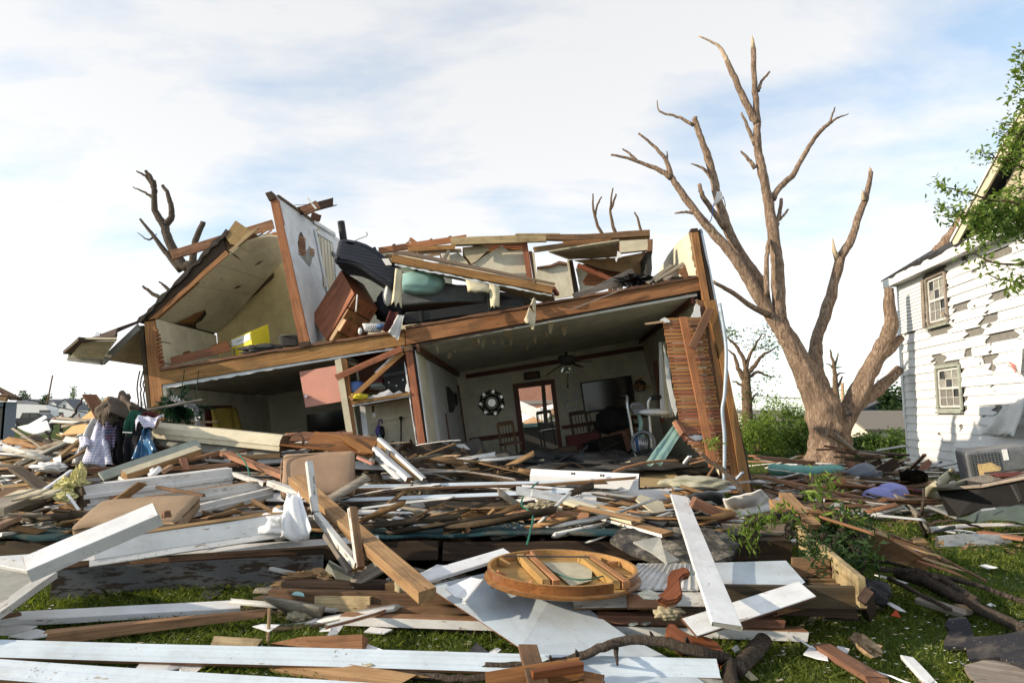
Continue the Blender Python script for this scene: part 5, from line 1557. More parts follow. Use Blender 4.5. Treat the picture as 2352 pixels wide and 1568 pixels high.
 hplank('top_plate',yq(770,398),yq(1470,295),0.13,0.06,'joist',3.0,jag=(0.1,0.15))
 hplank('top_plate',yq(1340,325),yq(2090,300),0.16,0.08,'lumber_pale',2.9)
 hplank('top_plate',yq(1000,390),yq(1400,368),0.10,0.05,'joist',2.7,jag=(0.05,0.1))
 hplank('top_plate',yq(1000,415),yq(1440,395),0.08,0.04,'lumber_pale',2.8,jag=(0.05,0.1))
 hplank('top_plate',yq(1360,345),yq(1900,330),0.10,0.05,'lumber_brown',3.1)
 hplank('splinter',yq(1830,270),yq(2195,268),0.04,0.03,'lumber_pale',2.6,jag=(0.1,0))
 for x,y in((735,370),(890,345),(1000,330),(1180,305),(1330,282)):
  hplank('rafter_stub',yq(x,y),yq(x+20,y+45),0.07,0.05,'lumber_dark',3.1)
 hplank('rafter_stub',yq(1010,300),yq(1070,345),0.09,0.05,'joist',3.0,jag=(0.04,0))
 hplank('splinter',yq(1330,390),yq(1275,480),0.07,0.04,'lumber_grey',2.4,jag=(0.05,0.02))
 hp('window_frame',[yq(1125,430),yq(1260,415),yq(1275,490),yq(1262,490),yq(1250,430),yq(1135,445)],3.4,0.05,'lumber_pale')
 # far cream wall behind the second window
 wq=lambda x,y:Z4(x,y)
 hp('far_wall',[wq(165,582),wq(300,560),wq(385,525),wq(465,542),wq(525,862),wq(330,890),wq(160,720)],4.6,0.06,'plaster_cream')
 hp('wall_cap',[wq(165,575),wq(300,555),wq(385,518),wq(465,535),wq(462,555),wq(385,545),wq(300,572),wq(165,590)],4.5,0.1,'lumber_brown')
 hp('jamb',[wq(120,440),wq(140,430),wq(170,720),wq(155,720)],3.0,0.08,'cream_siding')
 hp('stud',[wq(470,510),wq(515,505),wq(585,850),wq(530,860)],1.9,0.12,'lumber_dark')
 hp('casing',[wq(462,510),wq(478,508),wq(532,860),wq(520,862)],1.85,0.06,'cream_siding')
 hp('plaster_wall',[wq(545,590),wq(650,610),wq(660,650),wq(610,720),wq(640,760),wq(745,765),wq(720,800),wq(590,840)],2.0,0.03,'plaster_cream',rag=(0.08,0.015))
 hp('lath_backing',[wq(560,560),wq(1240,430),wq(1250,660),wq(900,720),wq(600,840)],2.2,0.04,'lumber_brown')
 for k in range(7):
  hp('lath',[wq(620,640+k*19),wq(830,650+k*10),wq(832,660+k*10),wq(622,650+k*19)],2.1,0.01,'lath')
  # roof chunk: top beam, beaded soffit, cream block, plywood underside
 hp('roof_beam',[wq(255,258),wq(640,255),wq(1272,212),wq(1275,270),wq(940,290),wq(620,310),wq(255,305)],1.2,0.14,'lumber_brown',rag=(0.3,0.012))
 hp('roof_beam',[wq(640,300),wq(1272,262),wq(1275,292),wq(930,320),wq(650,330)],1.3,0.9,'lumber_pale',edge='lumber_brown',rag=(0.2,0.015))
 hplank('roof_board',wq(95,415),wq(640,340),0.10,0.04,'lumber_brown',1.0,jag=(0.15,0.05),lyb=1.25)
 hplank('roof_board',wq(410,350),wq(920,312),0.07,0.03,'joist',1.0,jag=(0.05,0.2),lyb=1.2)
 pts=[HP(wq(970,322),1.05),HP(wq(700,362),1.05),HP(wq(280,432),1.05),HP(wq(470,500),2.1),HP(wq(700,500),2.0),HP(wq(960,478),1.8)]
 sf=slab('beaded_soffit',pts,0.03,['speckled_board'],parent=house)
 for k in range(9):
  f=(k+0.5)/9
  a=HP(wq(280,432),1.05).lerp(HP(wq(470,500),2.1),f);b=HP(wq(970,322),1.05).lerp(HP(wq(960,478),1.8),f)
  dn=(b-a).cross(HP(wq(470,500),2.1)-HP(wq(280,432),1.05)).normalized()
  if dn.z>0:dn=-dn
  plank('bead',a+dn*0.012,b+dn*0.012,0.018,0.012,'speckled_board',parent=sf,up=dn,wob=0)
 hp('cornice_block',[wq(975,322),wq(1250,305),wq(1255,410),wq(1150,420),wq(980,438)],1.0,0.12,'cream_siding',edge='lumber_brown')
 hp('cornice_block',[wq(1256,305),wq(1302,304),wq(1300,415),wq(1250,425)],0.98,0.14,'lumber_brown')
 hp('roof_underside',[wq(520,510),wq(960,485),wq(1200,452),wq(1215,640),wq(1100,650),wq(820,600)],1.9,0.03,'plywood',edge='lumber_dark')
 hp('wall_end',[wq(1240,430),wq(1300,425),wq(1285,660),wq(1245,665)],1.1,0.8,'charcoal',rag=(0.1,0.02))
 hp('dangling_paper',[wq(955,420),wq(985,440),wq(1000,480),wq(960,490),wq(945,530),wq(932,500),wq(950,470)],0.98,0.01,'paper_white')
 hplank('rafter',wq(560,560),wq(900,700),0.09,0.05,'joist',1.7)
 # ---- eave at the far left
 ea,eb=Z1(352,1118),Z1(548,932)
 en=(HP(ea)-HP(eb)).cross(EY).normalized()
 if en.z>0:en=-en
 a,b=HP(ea),HP(eb)
 slab('eave_soffit',[a,b,b+EY*1.25,a+EY*1.25],0.04,['speckled_board'],parent=house,nrm=en)
 hp('eave_fascia',[Z1(346,1118),Z1(545,918),Z1(556,950),Z1(352,1145)],-0.03,0.05,'concrete',rag=(0.2,0.01))
 slab('eave_roof',ragged([HP(Z1(230,1005),-0.9),HP(Z1(420,985),-0.9),HP(Z1(430,940),-0.2),HP(Z1(545,900),-0.05),HP(Z1(545,900),1.2),HP(Z1(200,1050),1.2)],0.12,0.02),0.05,['shingle_brown'],parent=house,nrm=UPV)
 bs=[HP(Z1(245,1003),-0.9),HP(Z1(432,1003),-0.9),HP(Z1(352,1112),0.0),HP(Z1(172,1100),0.0)]
 es=slab('eave_beadboard',bs,0.03,['speckled_board'],parent=house)
 bn=(bs[1]-bs[0]).cross(bs[3]-bs[0]).normalized()
 if bn.z>0:bn=-bn
 for k in range(10):
  f=(k+0.4)/10
  plank('bead',bs[0].lerp(bs[3],f)+bn*0.015,bs[1].lerp(bs[2],f)+bn*0.015,0.022,0.02,'cream_siding',parent=es,up=bn,wob=0)
 plank('eave_board',HP(Z1(160,1105),0.02),HP(Z1(352,1128),0.02),0.12,0.06,'concrete',parent=house,up=-EY)
 plank('eave_board',HP(Z1(156,1078),0.0),HP(Z1(244,1002),-0.92),0.14,0.06,'lumber_dark',parent=house,up=UPV)
 hp('vent_scrap',[Z1(302,992),Z1(315,960),Z1(338,968),Z1(330,998)],-0.6,0.02,'silver')
 for k in range(3):
  x=545+k*18
  tube('hanging_root',limb([HP(Z1(x+15,1180),0.1),HP(Z1(x,1260),0.08),HP(Z1(x+5,1350),0.1),HP(Z1(x+12,1410),0.1)],4,0.03),0.012,'lumber_dark',house,5)
  # kitchen beyond the doorway
 hp('kitchen_counter',[zq(770,815),zq(1100,780),zq(1130,1150),zq(800,1150)],8.0,0.6,'charcoal')
 hp('counter_top',[zq(770,812),zq(905,800),zq(908,825),zq(772,835)],7.95,0.7,'teal_metal')
shell()
# vent pipe above the partition
tube('vent_pipe',[HP(Z2(520,420),2.6),HP(Z2(497,300),2.6),HP(Z2(478,170),2.6)],0.075,'black',house,14)
tube('cable',limb([HP(Z2(530,350),2.5),HP(Z2(610,310),2.5),HP(Z2(672,285),2.5),HP(Z2(685,270),2.5),HP(Z2(676,252),2.5)],5,0.0),0.008,'wire_dark',house,5)
# ------------------------------------------------------------------ things left hanging inside the house
random.seed(23)
def corner_box(name,k,vx,vy,vz,mat,parent=None,mats=None):
 """a box from the corner k along three vectors; mats: material for (vx vy) (vx vz) (vy vz) faces"""
 vs=[k,k+vx,k+vx+vy,k+vy,k+vz,k+vx+vz,k+vx+vy+vz,k+vy+vz]
 fs=[(0,1,2,3),(4,5,6,7),(0,1,5,4),(3,2,6,7),(0,3,7,4),(1,2,6,5)]
 wm=frame_of(k,vx,vz)
 ml=mats or[mat]
 fm=[0,0,1,1,2,2]if mats else None
 o=build(name,vs,fs,ml,fm,parent,wm)
 normals_out(o)
 bm=bmesh.new();bm.from_mesh(o.data)
 bmesh.ops.bevel(bm,geom=list(bm.edges),offset=0.006,segments=1,affect='EDGES')
 bm.to_mesh(o.data);bm.free()
 return o
def dresser():
 A,B,C,D=HP(Z2(480,548),.75),HP(Z2(582,736),.12),HP(Z2(362,1098),.08),HP(Z2(246,920),.6)
 w=HP(Z2(835,738),.42)-B
 w=w-(C-B)*(w.dot(C-B)/(C-B).dot(C-B))
 rt=root('dresser',C,'tipped wooden chest of drawers with open drawers on the upper floor edge','dresser')
 vs=[A,B,C,D,A+w,B+w,C+w,D+w]
 o=build('carcass',vs,[(0,1,2,3),(4,5,6,7),(0,1,5,4),(2,3,7,6),(1,2,6,5),(0,3,7,4)],['joist','dresser'],[0,0,1,1,1,1],rt,frame_of(B,C-B,w))  # brighter wood on the side panels stands in for light falling there
 normals_out(o)
 h=C-B;hn=h.normalized();wn=w.normalized()
 f=h.cross(w).normalized()
 if f.dot(B-A)<0:f=-f
 for a0,a1,pull in((.03,.27,.03),(.30,.55,.05),(.50,.74,.26),(.72,.97,.17)):
  kk=B+h*a0+wn*.03
  dw=corner_box('drawer',kk,h*(a1-a0),f*pull,w-wn*.06,'lumber_pale',rt,['lumber_pale','dresser','dresser'])
  corner_box('drawer_front',kk+f*pull,h*(a1-a0)*1.02,f*.02,w-wn*.05,'dresser',dw)
  for t_ in(.25,.75):
   disc('knob',kk+h*(a1-a0)*.5+w*t_+f*(pull+.02),f,.018,.03,'brass',dw,10)
 return rt
dresser()
# navy mattress bent over the dresser
def bent(c):
 x=c.x
 z=c.z-0.42*max(0,x+0.1)**2-0.06*math.sin(x*5)
 return V((x,c.y,z+0.02*mnoise.noise(V((c.x*6,c.y*6,c.z*6)))))
m_=frame_of(HP(Z2(725,510),0.75),V((1,0.05,-0.20)))
boxm('mattress',m_,1.12,1.1,0.44,'navy_ticking',None,0.07,3,'navy striped mattress slumped over the tipped dresser','mattress',None,True,bent,6)
slab('paper_sheet',[HP(Z2(797,460),0.1),HP(Z2(850,458),0.1),HP(Z2(878,508),0.08),HP(Z2(830,512),0.08)],0.004,['paper_white'],'white label sheet lying on the navy mattress','paper')
heap('bedding',HP(Z2(1105,655),0.15),0.40,0.34,0.20,'teal_fabric','pale teal wrapped bedding wedged under the fallen wall section','bedding',0.12,1.3,4,pw=0.75)
# grey box spring
c0=HP(Z2(955,800),0.12)
boxm('box_spring',frame_of(HP(Z2(1300,785),0.62),V((1,-0.03,0.04))),1.48,1.0,0.30,'grey_mattress',None,0.05,3,'dark grey box spring lying on the upper floor','mattress',None,True,lambda c:V((c.x,c.y,c.z+0.03*math.cos(c.x*2.4)+0.012*mnoise.noise(c*5))),5)
bed=root('bedstead',HP(Z2(1400,900),0.05),'black metal bed rail along the upper floor edge','bed frame')
plank('rail',HP(Z2(975,930),0.04),HP(Z2(1905,800),0.04),0.16,0.03,'black',parent=bed,up=-EY)
plank('rail',HP(Z2(985,893),0.3),HP(Z2(1680,825),0.3),0.05,0.03,'metal_dark',parent=bed,up=-EY)
slab('dark_backing',[HP(Z2(*q),.95)for q in((955,640),(1300,650),(1900,745),(2010,800),(2000,860),(960,980))],.02,['black'],parent=bed)  # black sheet added to stand in for the dark gap behind the bed
for x,y in((1640,820),(1100,905)):
 plank('bracket',HP(Z2(x,y-40),0.0),HP(Z2(x+8,y+50),0.0),0.05,0.03,'black',parent=bed,up=-EY)
 # fallen section of stud wall
fw=root('fallen_wall_section',HP(Z2(1500,640),-0.2),'fallen stud wall section with peeling wallpaper lying across the upper floor','wall section')
plank('plate',HP(Z2(872,457),-0.45),HP(Z2(2140,705),-0.15),0.125,0.05,'joist',parent=fw,up=-EY)
plank('stud',HP(Z2(2130,690),-0.15),HP(Z2(2165,740),0.4),0.11,0.06,'joist',parent=fw)
plank('stud',HP(Z2(855,440),-0.45),HP(Z2(900,440),0.3),0.12,0.06,'lumber_brown',parent=fw)
slab('plaster_face',ragged([HP(Z2(905,500),-0.41),HP(Z2(1400,590),-0.3),HP(Z2(2140,735),-0.11),HP(Z2(2150,825),0.5),HP(Z2(1900,760),0.6),HP(Z2(1500,650),0.6),HP(Z2(1150,575),0.5),HP(Z2(960,545),0.2)],0.25,0.02),0.03,['wallpaper_tan'],parent=fw,edge='plaster_white')
slab('back_lath',[HP(Z2(880,405),-0.42),HP(Z2(2150,660),-0.12),HP(Z2(2160,650),0.5),HP(Z2(1000,400),0.5)],0.02,['lumber_brown'],parent=fw,nrm=UPV)
slab('plaster_fringe',ragged([HP(Z2(900,500),-0.47),HP(Z2(2130,742),-0.17),HP(Z2(2130,752),-0.17),HP(Z2(900,512),-0.47)],0.06,0.012),0.015,['plaster_white'],parent=fw)
def paper(qs,lys,rag=0.012):
 c=[HP(Z2(*q),l)for q,l in zip(qs,lys)]
 return drape('wallpaper_strip',c[0],c[1],c[2],c[3],8,7,0.035,'wallpaper_tan',0.004,5.0,fw,sd=random.random()*30,tatter=0.12)
paper([(1455,628),(1640,658),(1640,730),(1475,735)],[-0.33,-0.3,-0.35,-0.38])
paper([(1640,655),(1722,682),(1722,835),(1655,880)],[-0.3,-0.28,-0.42,-0.42])
paper([(905,535),(958,548),(958,872),(872,835)],[-0.5,-0.46,-0.6,-0.62])
paper([(1985,768),(2005,772),(2008,945),(1960,830)],[-0.2,-0.2,-0.35,-0.35])
paper([(1950,840),(2008,900),(1990,1028),(1908,960)],[-0.35,-0.35,-0.4,-0.42])
# cardboard box of toys, tub, cloth, broken boards on the left upper floor
kb=HP(Z1(1192,1078),0.25)
yb=root('carton',kb,'yellow and white cardboard carton on the upper left floor','box')
v1=HP(Z1(1180,962),0.25)-kb
corner_box('carton_body',kb,HP(Z1(1070,1005),0.55)-HP(Z1(1180,962),0.25),v1,HP(Z1(1290,1030),0.65)-HP(Z1(1192,1078),0.25),'yellow',yb)
nf=(HP(Z1(1070,1005),0.55)-HP(Z1(1180,962),0.25)).cross(v1).normalized()
if nf.y>0:nf=-nf
A_,B_,C_=HP(Z1(1180,962),0.25),HP(Z1(1070,1005),0.55),HP(Z1(1192,1078),0.25)
def on_front(u,v):return A_+(B_-A_)*u+(C_-A_)*v+nf*0.008
slab('print',[on_front(0.03,0.04),on_front(0.97,0.04),on_front(0.97,0.35),on_front(0.5,0.42),on_front(0.03,0.35)],0.003,['paper_white'],parent=yb,nrm=nf)
slab('print',[on_front(0.25,0.74),on_front(0.05,0.74),on_front(0.05,0.94),on_front(0.25,0.94)],0.003,['paper_white'],parent=yb,nrm=nf)
for k in range(4):
 slab('print',[on_front(0.93,0.50+k*0.12),on_front(0.85,0.50+k*0.12),on_front(0.85,0.57+k*0.12),on_front(0.93,0.57+k*0.12)],0.003,['blue_print'],parent=yb,nrm=nf)
slab('print',[on_front(0.72,0.20),on_front(0.42,0.18),on_front(0.42,0.22),on_front(0.72,0.24)],0.003,['charcoal'],parent=yb,nrm=nf)
heap('shirt_pile',HP(Z1(1240,1062),0.15),0.36,0.18,0.09,'charcoal','dark green crumpled clothing in front of the yellow carton','clothing',0.4,2.5)
tb=root('storage_tub',HP(Z1(1420,1040),0.4),'dark grey plastic tub beside the partition post','tub')
def ring_wall(name,c,rx,ry,z0,z1,k0,mat,par):
 n=20;vs=[];fs=[]
 for(z,k)in((z0,k0),(z1,1.0),(z1,0.94),(z0+0.02,k0*0.92)):
  for i in range(n):
   a=2*math.pi*i/n
   ca,sa=math.cos(a),math.sin(a)
   vs.append(c+V((math.copysign(abs(ca)**0.5,ca)*rx*k,math.copysign(abs(sa)**0.5,sa)*ry*k,z)))
 for r in range(3):
  for i in range(n):
   fs.append((r*n+i,r*n+(i+1)%n,(r+1)*n+(i+1)%n,(r+1)*n+i))
 fs.append(tuple(range(3*n,4*n)))
 fs.append(tuple(reversed(range(n))))
 return normals_out(build(name,vs,fs,[mat],None,par))
ring_wall('tub_body',HP(Z1(1410,1042),0.45),0.22,0.16,0,0.17,0.85,'charcoal',tb)
ring('rim',HP(Z1(1410,1042),0.45)+V((0,0,0.17)),V((0,0,1)),0.2,0.012,'grey_mattress',tb)
for i,(a,b,w_,lab)in enumerate((((730,1128),(1068,1045),0.14,'long brown drawer board lying along the upper left floor'),((965,1065),(1060,1025),0.16,'short brown board leaning on the yellow carton'),((815,1070),(850,1120),0.12,'little upright brown board on the upper left floor'),((680,1130),(770,1100),0.2,'dark board behind the long drawer board upstairs'))):
 plank('broken_board',HP(Z1(*a),0.15+0.12*i),HP(Z1(*b),0.3+0.1*i),w_,0.02,'dresser' if i<3 else 'lumber_dark',lab,'board',up=-EY,jag=(0.03,0.03))
heap('garment_pile',HP(Z2(890,840),.75),.30,.25,.30,'dark_cloth','dark clothes packed between the dresser and the box spring','clothing',.35,2.2)
# basket, cloths on the floor edge under the dresser
bk=root('laundry_basket',HP(Z2(730,1030),0.0),'small white lattice basket lying under the dresser drawers','basket')
ring_wall('basket_wall',HP(Z2(725,1032),0.05),0.17,0.10,0,0.13,0.8,'plastic_white',bk)
for k in range(7):
 a=HP(Z2(660+k*18,1040-k*3),-0.06)
 plank('slat',a,a+V((0.05,0,0.11)),0.012,0.006,'grey_mattress',parent=bk,up=-EY)
heap('bottle',HP(Z2(628,1028),-0.05),0.035,0.035,0.06,'plastic_white','white plastic bottle beside the lattice basket','bottle',0.0,1,3)
drape('hanging_cloth',HP(Z2(925,900),-0.08),HP(Z2(975,905),-0.08),HP(Z2(930,1100),-0.14),HP(Z2(850,1040),-0.16),12,8,0.03,'white_cloth',label='white cloth hanging over the joist beside the closet',cat='cloth',freq=7)
drape('hanging_cloth',HP(Z2(860,870),-0.05),HP(Z2(935,880),-0.05),HP(Z2(880,1010),-0.12),HP(Z2(800,1030),-0.12),9,8,0.04,'maroon_cloth',label='dark maroon cloth bunched above the white hanging cloth',cat='cloth')
heap('cloth_heap',HP(Z2(795,995),0.0),0.09,0.08,0.05,'blue_cloth','bright blue rag beside the lattice basket','cloth',0.4,2.5,3)
drape('rag',HP(Z2(600,740),0.0),HP(Z2(612,742),0.0),HP(Z2(600,880),0.0),HP(Z2(588,878),0.0),6,3,0.01,'white_cloth',label='thin white ribbon hanging from the dresser top',cat='cloth')
heap('pillow',HP(Z2(845,750),0.5),0.08,0.12,0.2,'white_cloth','pale pillow squeezed between dresser and box spring','pillow',0.15,1.5,3)
# grey slats and black scraps on the upper right floor
for i,(a,b)in enumerate((((1250,735),(1490,560)),((1320,715),(1620,535)),((1420,700),(1640,570)),((1365,720),(1560,600)))):
 plank('weathered_board',HP(Z4(*a),0.15+i*0.05),HP(Z4(*b),0.7+i*0.1),0.075,0.025,'lumber_grey',('first','second','third','fourth')[i]+' of the weathered slats leaning at the upper right end wall','slat',group='slats at the upper right end',up=V((-0.5,-1,0.3)))
for i,(a,b)in enumerate((((520,865),(1090,695)),((760,780),(1110,610)),((900,790),(1040,720)))):
 plank('grey_board',HP(Z4(*a),0.3+i*0.3),HP(Z4(*b),0.6+i*0.3),0.10,0.025,'lumber_grey',('long','middle','short')[i]+' grey board lying inside the broken roof corner','board',up=-EY)
heap('charred_scraps',HP(Z4(1150,715),0.4),0.28,0.2,0.10,'black','heap of black scraps on the upper right floor','scraps',0.9,4,4,smooth=False)
plank('triangle_board',HP(Z4(1590,670),0.5),HP(Z4(1700,560),0.8),0.22,0.02,'lumber_brown','brown board leaning behind the slats at the end wall','board',up=-EY)
plank('loose_rod',HP(Z4(495,1000),-0.1),HP(Z4(1050,780),-0.1),0.02,0.02,'lumber_grey','thin grey stick dangling across the rim joist','stick',up=-EY)
# loose timber over the roof
plank('roof_timber',HP(Z1(735,535),0.6),HP(Z1(1310,358),0.9),0.17,0.05,'lumber','long brown timber lying across the left roof slope','timber',up=-EY)
plank('roof_timber',HP(Z1(1440,290),1.2),HP(Z1(1655,232),1.6),0.16,0.05,'lumber_dark','dark split board sticking out behind the partition top','board',up=-EY,jag=(0.02,0.15))
plank('roof_timber',HP(Z1(1470,290),1.1),HP(Z1(1560,250),1.2),0.18,0.05,'lumber','short orange board behind the partition top','board',up=-EY)
plank('roof_timber',HP(Z1(1520,310),1.0),HP(Z1(1570,330),1.1),0.13,0.07,'lumber_brown','brown block end behind the partition top','board',up=-EY)
plank('roof_stick',HP(Z1(1497,212),1.1),HP(Z1(1548,275),1.1),0.035,0.03,'white_worn','small white stick above the partition top','stick',up=-EY)
tube('wire',limb([HP(Z1(1420,255),1.0),HP(Z1(1470,250),1.0),HP(Z1(1530,245),1.0)],4,0.02),0.006,'wire_dark',None,4,'thin wire above the partition wall','wire')
# pink cupboard door
pk=root('cupboard_door',HP(Z1(1560,1260),0.1),'pink painted cupboard door hanging open under the ceiling','cupboard door')
slab('panel',[HP(Z1(1452,1185),0.15),HP(Z1(1655,1150),0.02),HP(Z1(1690,1350),0.02),HP(Z1(1487,1385),0.15)],0.025,['pink_board'],parent=pk)
disc('knob',HP(Z1(1492,1322),0.13),V((0,-1,0)),0.025,0.035,'silver',pk,14)
# closet contents
bn_=root('storage_bin',HP(C1(890,400),0.5),'black slotted plastic bin on the closet shelf','bin')
hp('bin_body',[C1(760,300),C1(975,180),C1(1010,400),C1(990,500),C1(770,490)],0.35,0.3,'black',parent=bn_)
hp('bin_rim',[C1(760,320),C1(985,280),C1(990,305),C1(765,350)],0.32,0.02,'metal_dark',parent=bn_)
for k in range(5):
 hp('slot',[C1(785+k*38,330-k*7),C1(808+k*38,326-k*7),C1(811+k*38,352-k*7),C1(788+k*38,356-k*7)],0.31,0.01,'charcoal',parent=bn_)
for x,y in((815,405),(895,440),(965,378)):
 disc('rivet',HP(C1(x,y),0.34),-EY,0.012,0.012,'silver',bn_,10)
heap('package',HP(C1(480,460),0.2),0.12,0.14,0.11,'blue_cloth','blue patterned package on the closet shelf','package',0.15,2,3,pw=0.7)
heap('package',HP(C1(680,390),0.45),0.15,0.14,0.06,'maroon_cloth','red wrapped bundle behind the braces in the closet','package',0.2,2,3,pw=0.7)
heap('package',HP(C1(690,450),0.3),0.13,0.12,0.07,'glass','clear plastic bag on the closet shelf','bag',0.35,3,3)
heap('bag',HP(C1(500,555),0.02),0.13,0.10,0.06,'yellow','bright yellow bag at the front of the closet shelf','bag',0.4,3,4)
bu=root('light_bulb',HP(C1(650,660),0.5),'bare light bulb hanging under the closet shelf','light bulb')
tube('socket',[HP(C1(645,655),0.5),HP(C1(650,720),0.5)],0.022,'brass',bu,10)
heap('bulb',HP(C1(657,752),0.5),0.03,0.03,0.045,'plastic_white',parent=bu,amp=0.0,sub=3)
um=root('umbrella',HP(C1(720,980),0.8),'folded dark umbrella with purple and teal cover hanging in the closet','umbrella')
tube('canopy',[HP(C1(710,860),0.8),HP(C1(700,920),0.8),HP(C1(712,1010),0.8)],[0.03,0.055,0.02],'blue_print',um,8)
tube('canopy_fold',[HP(C1(740,870),0.78),HP(C1(748,950),0.78),HP(C1(745,1020),0.78)],[0.03,0.045,0.02],'black',um,8)
tube('handle',limb([HP(C1(705,860),0.8),HP(C1(712,805),0.8),HP(C1(735,800),0.8),HP(C1(745,840),0.8)],5,0),0.012,'blue_print',um,6)
heap('tag',HP(C1(716,965),0.75),0.02,0.01,0.03,'teal_pad',parent=um,sub=2)
cr=root('curtain_rod',HP(C1(943,1190),0.8),'thin black rod with a ball end standing in the closet','rod')
tube('rod',[HP(C1(943,790),0.8),HP(C1(945,1205),0.8)],0.013,'black',cr,8)
heap('finial',HP(C1(943,783),0.8),0.035,0.035,0.035,'black',parent=cr,amp=0.0,sub=3)
# ---- living room
zq=Z3
fan=root('ceiling_fan',HP(zq(1090,370),3.2),'dark ceiling fan with glass lamp shades under the sagging ceiling','ceiling fan')
fc=HP(zq(1090,400),3.2)
tube('rod',[HP(zq(1085,340),3.2),fc],0.03,'black',fan,8)
tube('motor',[HP(zq(1090,362),3.2),HP(zq(1090,380),3.2),HP(zq(1092,410),3.2),HP(zq(1092,425),3.2)],[0.17,0.19,0.17,0.08],'charcoal',fan,18)
for(x,y,dy)in((960,488,-0.1),(1248,400,0.3),(1190,438,-0.5),(985,412,0.5),(1100,395,0.8)):
 e=HP(zq(x,y),3.2+dy)
 bl=plank('blade',fc.lerp(e,0.22),e,0.15,0.012,'lumber_dark',parent=fan,wob=0)
 plank('blade_iron',fc,fc.lerp(e,0.3),0.04,0.015,'black',parent=bl,wob=0)
for a in(0,1.6,3.2,4.8):
 c=HP(zq(1098,440),3.2)+V((math.cos(a)*0.10,math.sin(a)*0.10,0))
 tube('lamp_shade',[c,c+V((math.cos(a)*0.05,math.sin(a)*0.05,-0.10))],[0.03,0.075],'glass',fan,10,closed_ends=False)
for dx in(-6,0,6):
 tube('pull_chain',[HP(zq(1095+dx,450),3.15),HP(zq(1095+dx*0.5,560),3.15)],0.004,'brass',fan,4)
heap('chain_knob',HP(zq(1096,565),3.15),0.025,0.025,0.04,'brass',parent=fan,amp=0,sub=2)
DL=5.93
ms=PX*(HD+6)/HD*0.35157
art=root('mirror_ornament',HP(zq(600,670),DL),'black pinwheel wall ornament with round mirrors','wall ornament')
ac=HP(zq(600,670),DL)
ring('hoop',ac,EY,47*ms,0.025,'black',art,28)
disc('mirror',ac-EY*0.03,-EY,25*ms,0.02,'mirror',art,24)
for k in range(7):
 a=k*2*math.pi/7+0.35
 xx=V((1,0,0));zz=V((0,0,1))
 c=ac+(xx*math.cos(a)+zz*math.sin(a))*52*ms
 pts=[ac+(xx*math.cos(a+t)+zz*math.sin(a+t))*r_*ms for t,r_ in((-0.5,46),(-0.25,66),(0.05,78),(0.4,80),(0.75,72),(0.95,60))]
 tube('blade',limb(pts,4,0),0.02,'black',art,6)
 disc('mirror',ac+(xx*math.cos(a+0.2)+zz*math.sin(a+0.2))*73*ms-EY*0.03,-EY,10*ms,0.02,'mirror',art,14)
pf=root('picture',HP(zq(860,490),DL),'small dark framed picture above the doorway','picture')
hp('frame',[zq(806,474),zq(912,460),zq(918,508),zq(812,524)],DL-0.03,0.03,'black',parent=pf)
hp('print',[zq(822,482),zq(900,472),zq(904,502),zq(828,512)],DL-0.035,0.004,'lumber_brown',parent=pf)
tv=root('television',HP(zq(1360,620),DL),'large black flat screen television on the back wall','television')
hp('frame',[zq(1178,540),zq(1510,490),zq(1540,690),zq(1205,738)],DL-0.08,0.06,'black',parent=tv)
hp('screen',[zq(1188,547),zq(1503,500),zq(1530,682),zq(1213,727)],DL-0.085,0.004,'black_gloss',parent=tv)
tube('cord',limb([HP(zq(1232,738),DL-0.03),HP(zq(1246,780),DL-0.03),HP(zq(1240,830),DL-0.03),HP(zq(1250,900),DL-0.05)],5,0.0),0.012,'black',tv,5)
deer=root('deer_wall_art',HP(zq(1110,660),DL),'silver wire deer head ornament on the back wall','wall ornament')
for pts in([(1085,670),(1095,715),(1120,730),(1145,715),(1155,665),(1120,655),(1085,670)],[(1100,660),(1075,640),(1065,610),(1075,590)],[(1070,625),(1060,610)],[(1090,650),(1085,625),(1090,610)],[(1130,655),(1155,640),(1162,610),(1150,590)],[(1158,625),(1168,612)],[(1140,650),(1140,620),(1132,600)],[(1082,672),(1060,660)],[(1150,668),(1168,655)],[(1118,700),(1112,725),(1132,728),(1135,702),(1118,700)]):
 tube('wire',limb([HP(zq(*p_),DL-0.03)for p_ in pts],3,0),0.014,'silver',deer,5)
for p_ in((1065,608),(1075,588),(1090,608),(1162,608),(1150,588),(1132,598),(1060,630),(1168,632)):
 heap('ball',HP(zq(*p_),DL-0.03),0.03,0.02,0.03,'silver',parent=deer,amp=0,sub=2)
sg=root('round_sign',HP(zq(1567,560),DL),'round dark ornament shaped sign reading Believe on the back wall','sign')
disc('board',HP(zq(1567,560),DL-0.01),-EY,40*ms,0.03,'black',sg,28)
hp('cap',[zq(1550,522),zq(1558,506),zq(1578,504),zq(1584,520)],DL-0.03,0.02,'gold_print',parent=sg)
def text(body,loc,size,mat,par,rot=0.0,name='lettering'):
 cu=bpy.data.curves.new(name,'FONT')
 cu.body=body;cu.size=size;cu.align_x='CENTER';cu.align_y='CENTER';cu.extrude=0.003
 cu.materials.append(M(mat))
 tmp=bpy.data.objects.new(name,cu);COL.objects.link(tmp)
 me=bpy.data.meshes.new_from_object(tmp.evaluated_get(bpy.context.evaluated_depsgraph_get()))
 bpy.data.objects.remove(tmp)
 o=bpy.data.objects.new(name,me)
 return place(o,Matrix.Translation(loc)@Matrix.Rotation(-rot,4,'Y')@Matrix.Rotation(math.pi/2,4,'X'),par)
text('Believe',HP(zq(1567,556),DL-0.05),0.20,'gold_print',sg,R(-8))
text('G',HP(zq(1572,586),DL-0.05),0.12,'plastic_white',sg,R(-8))
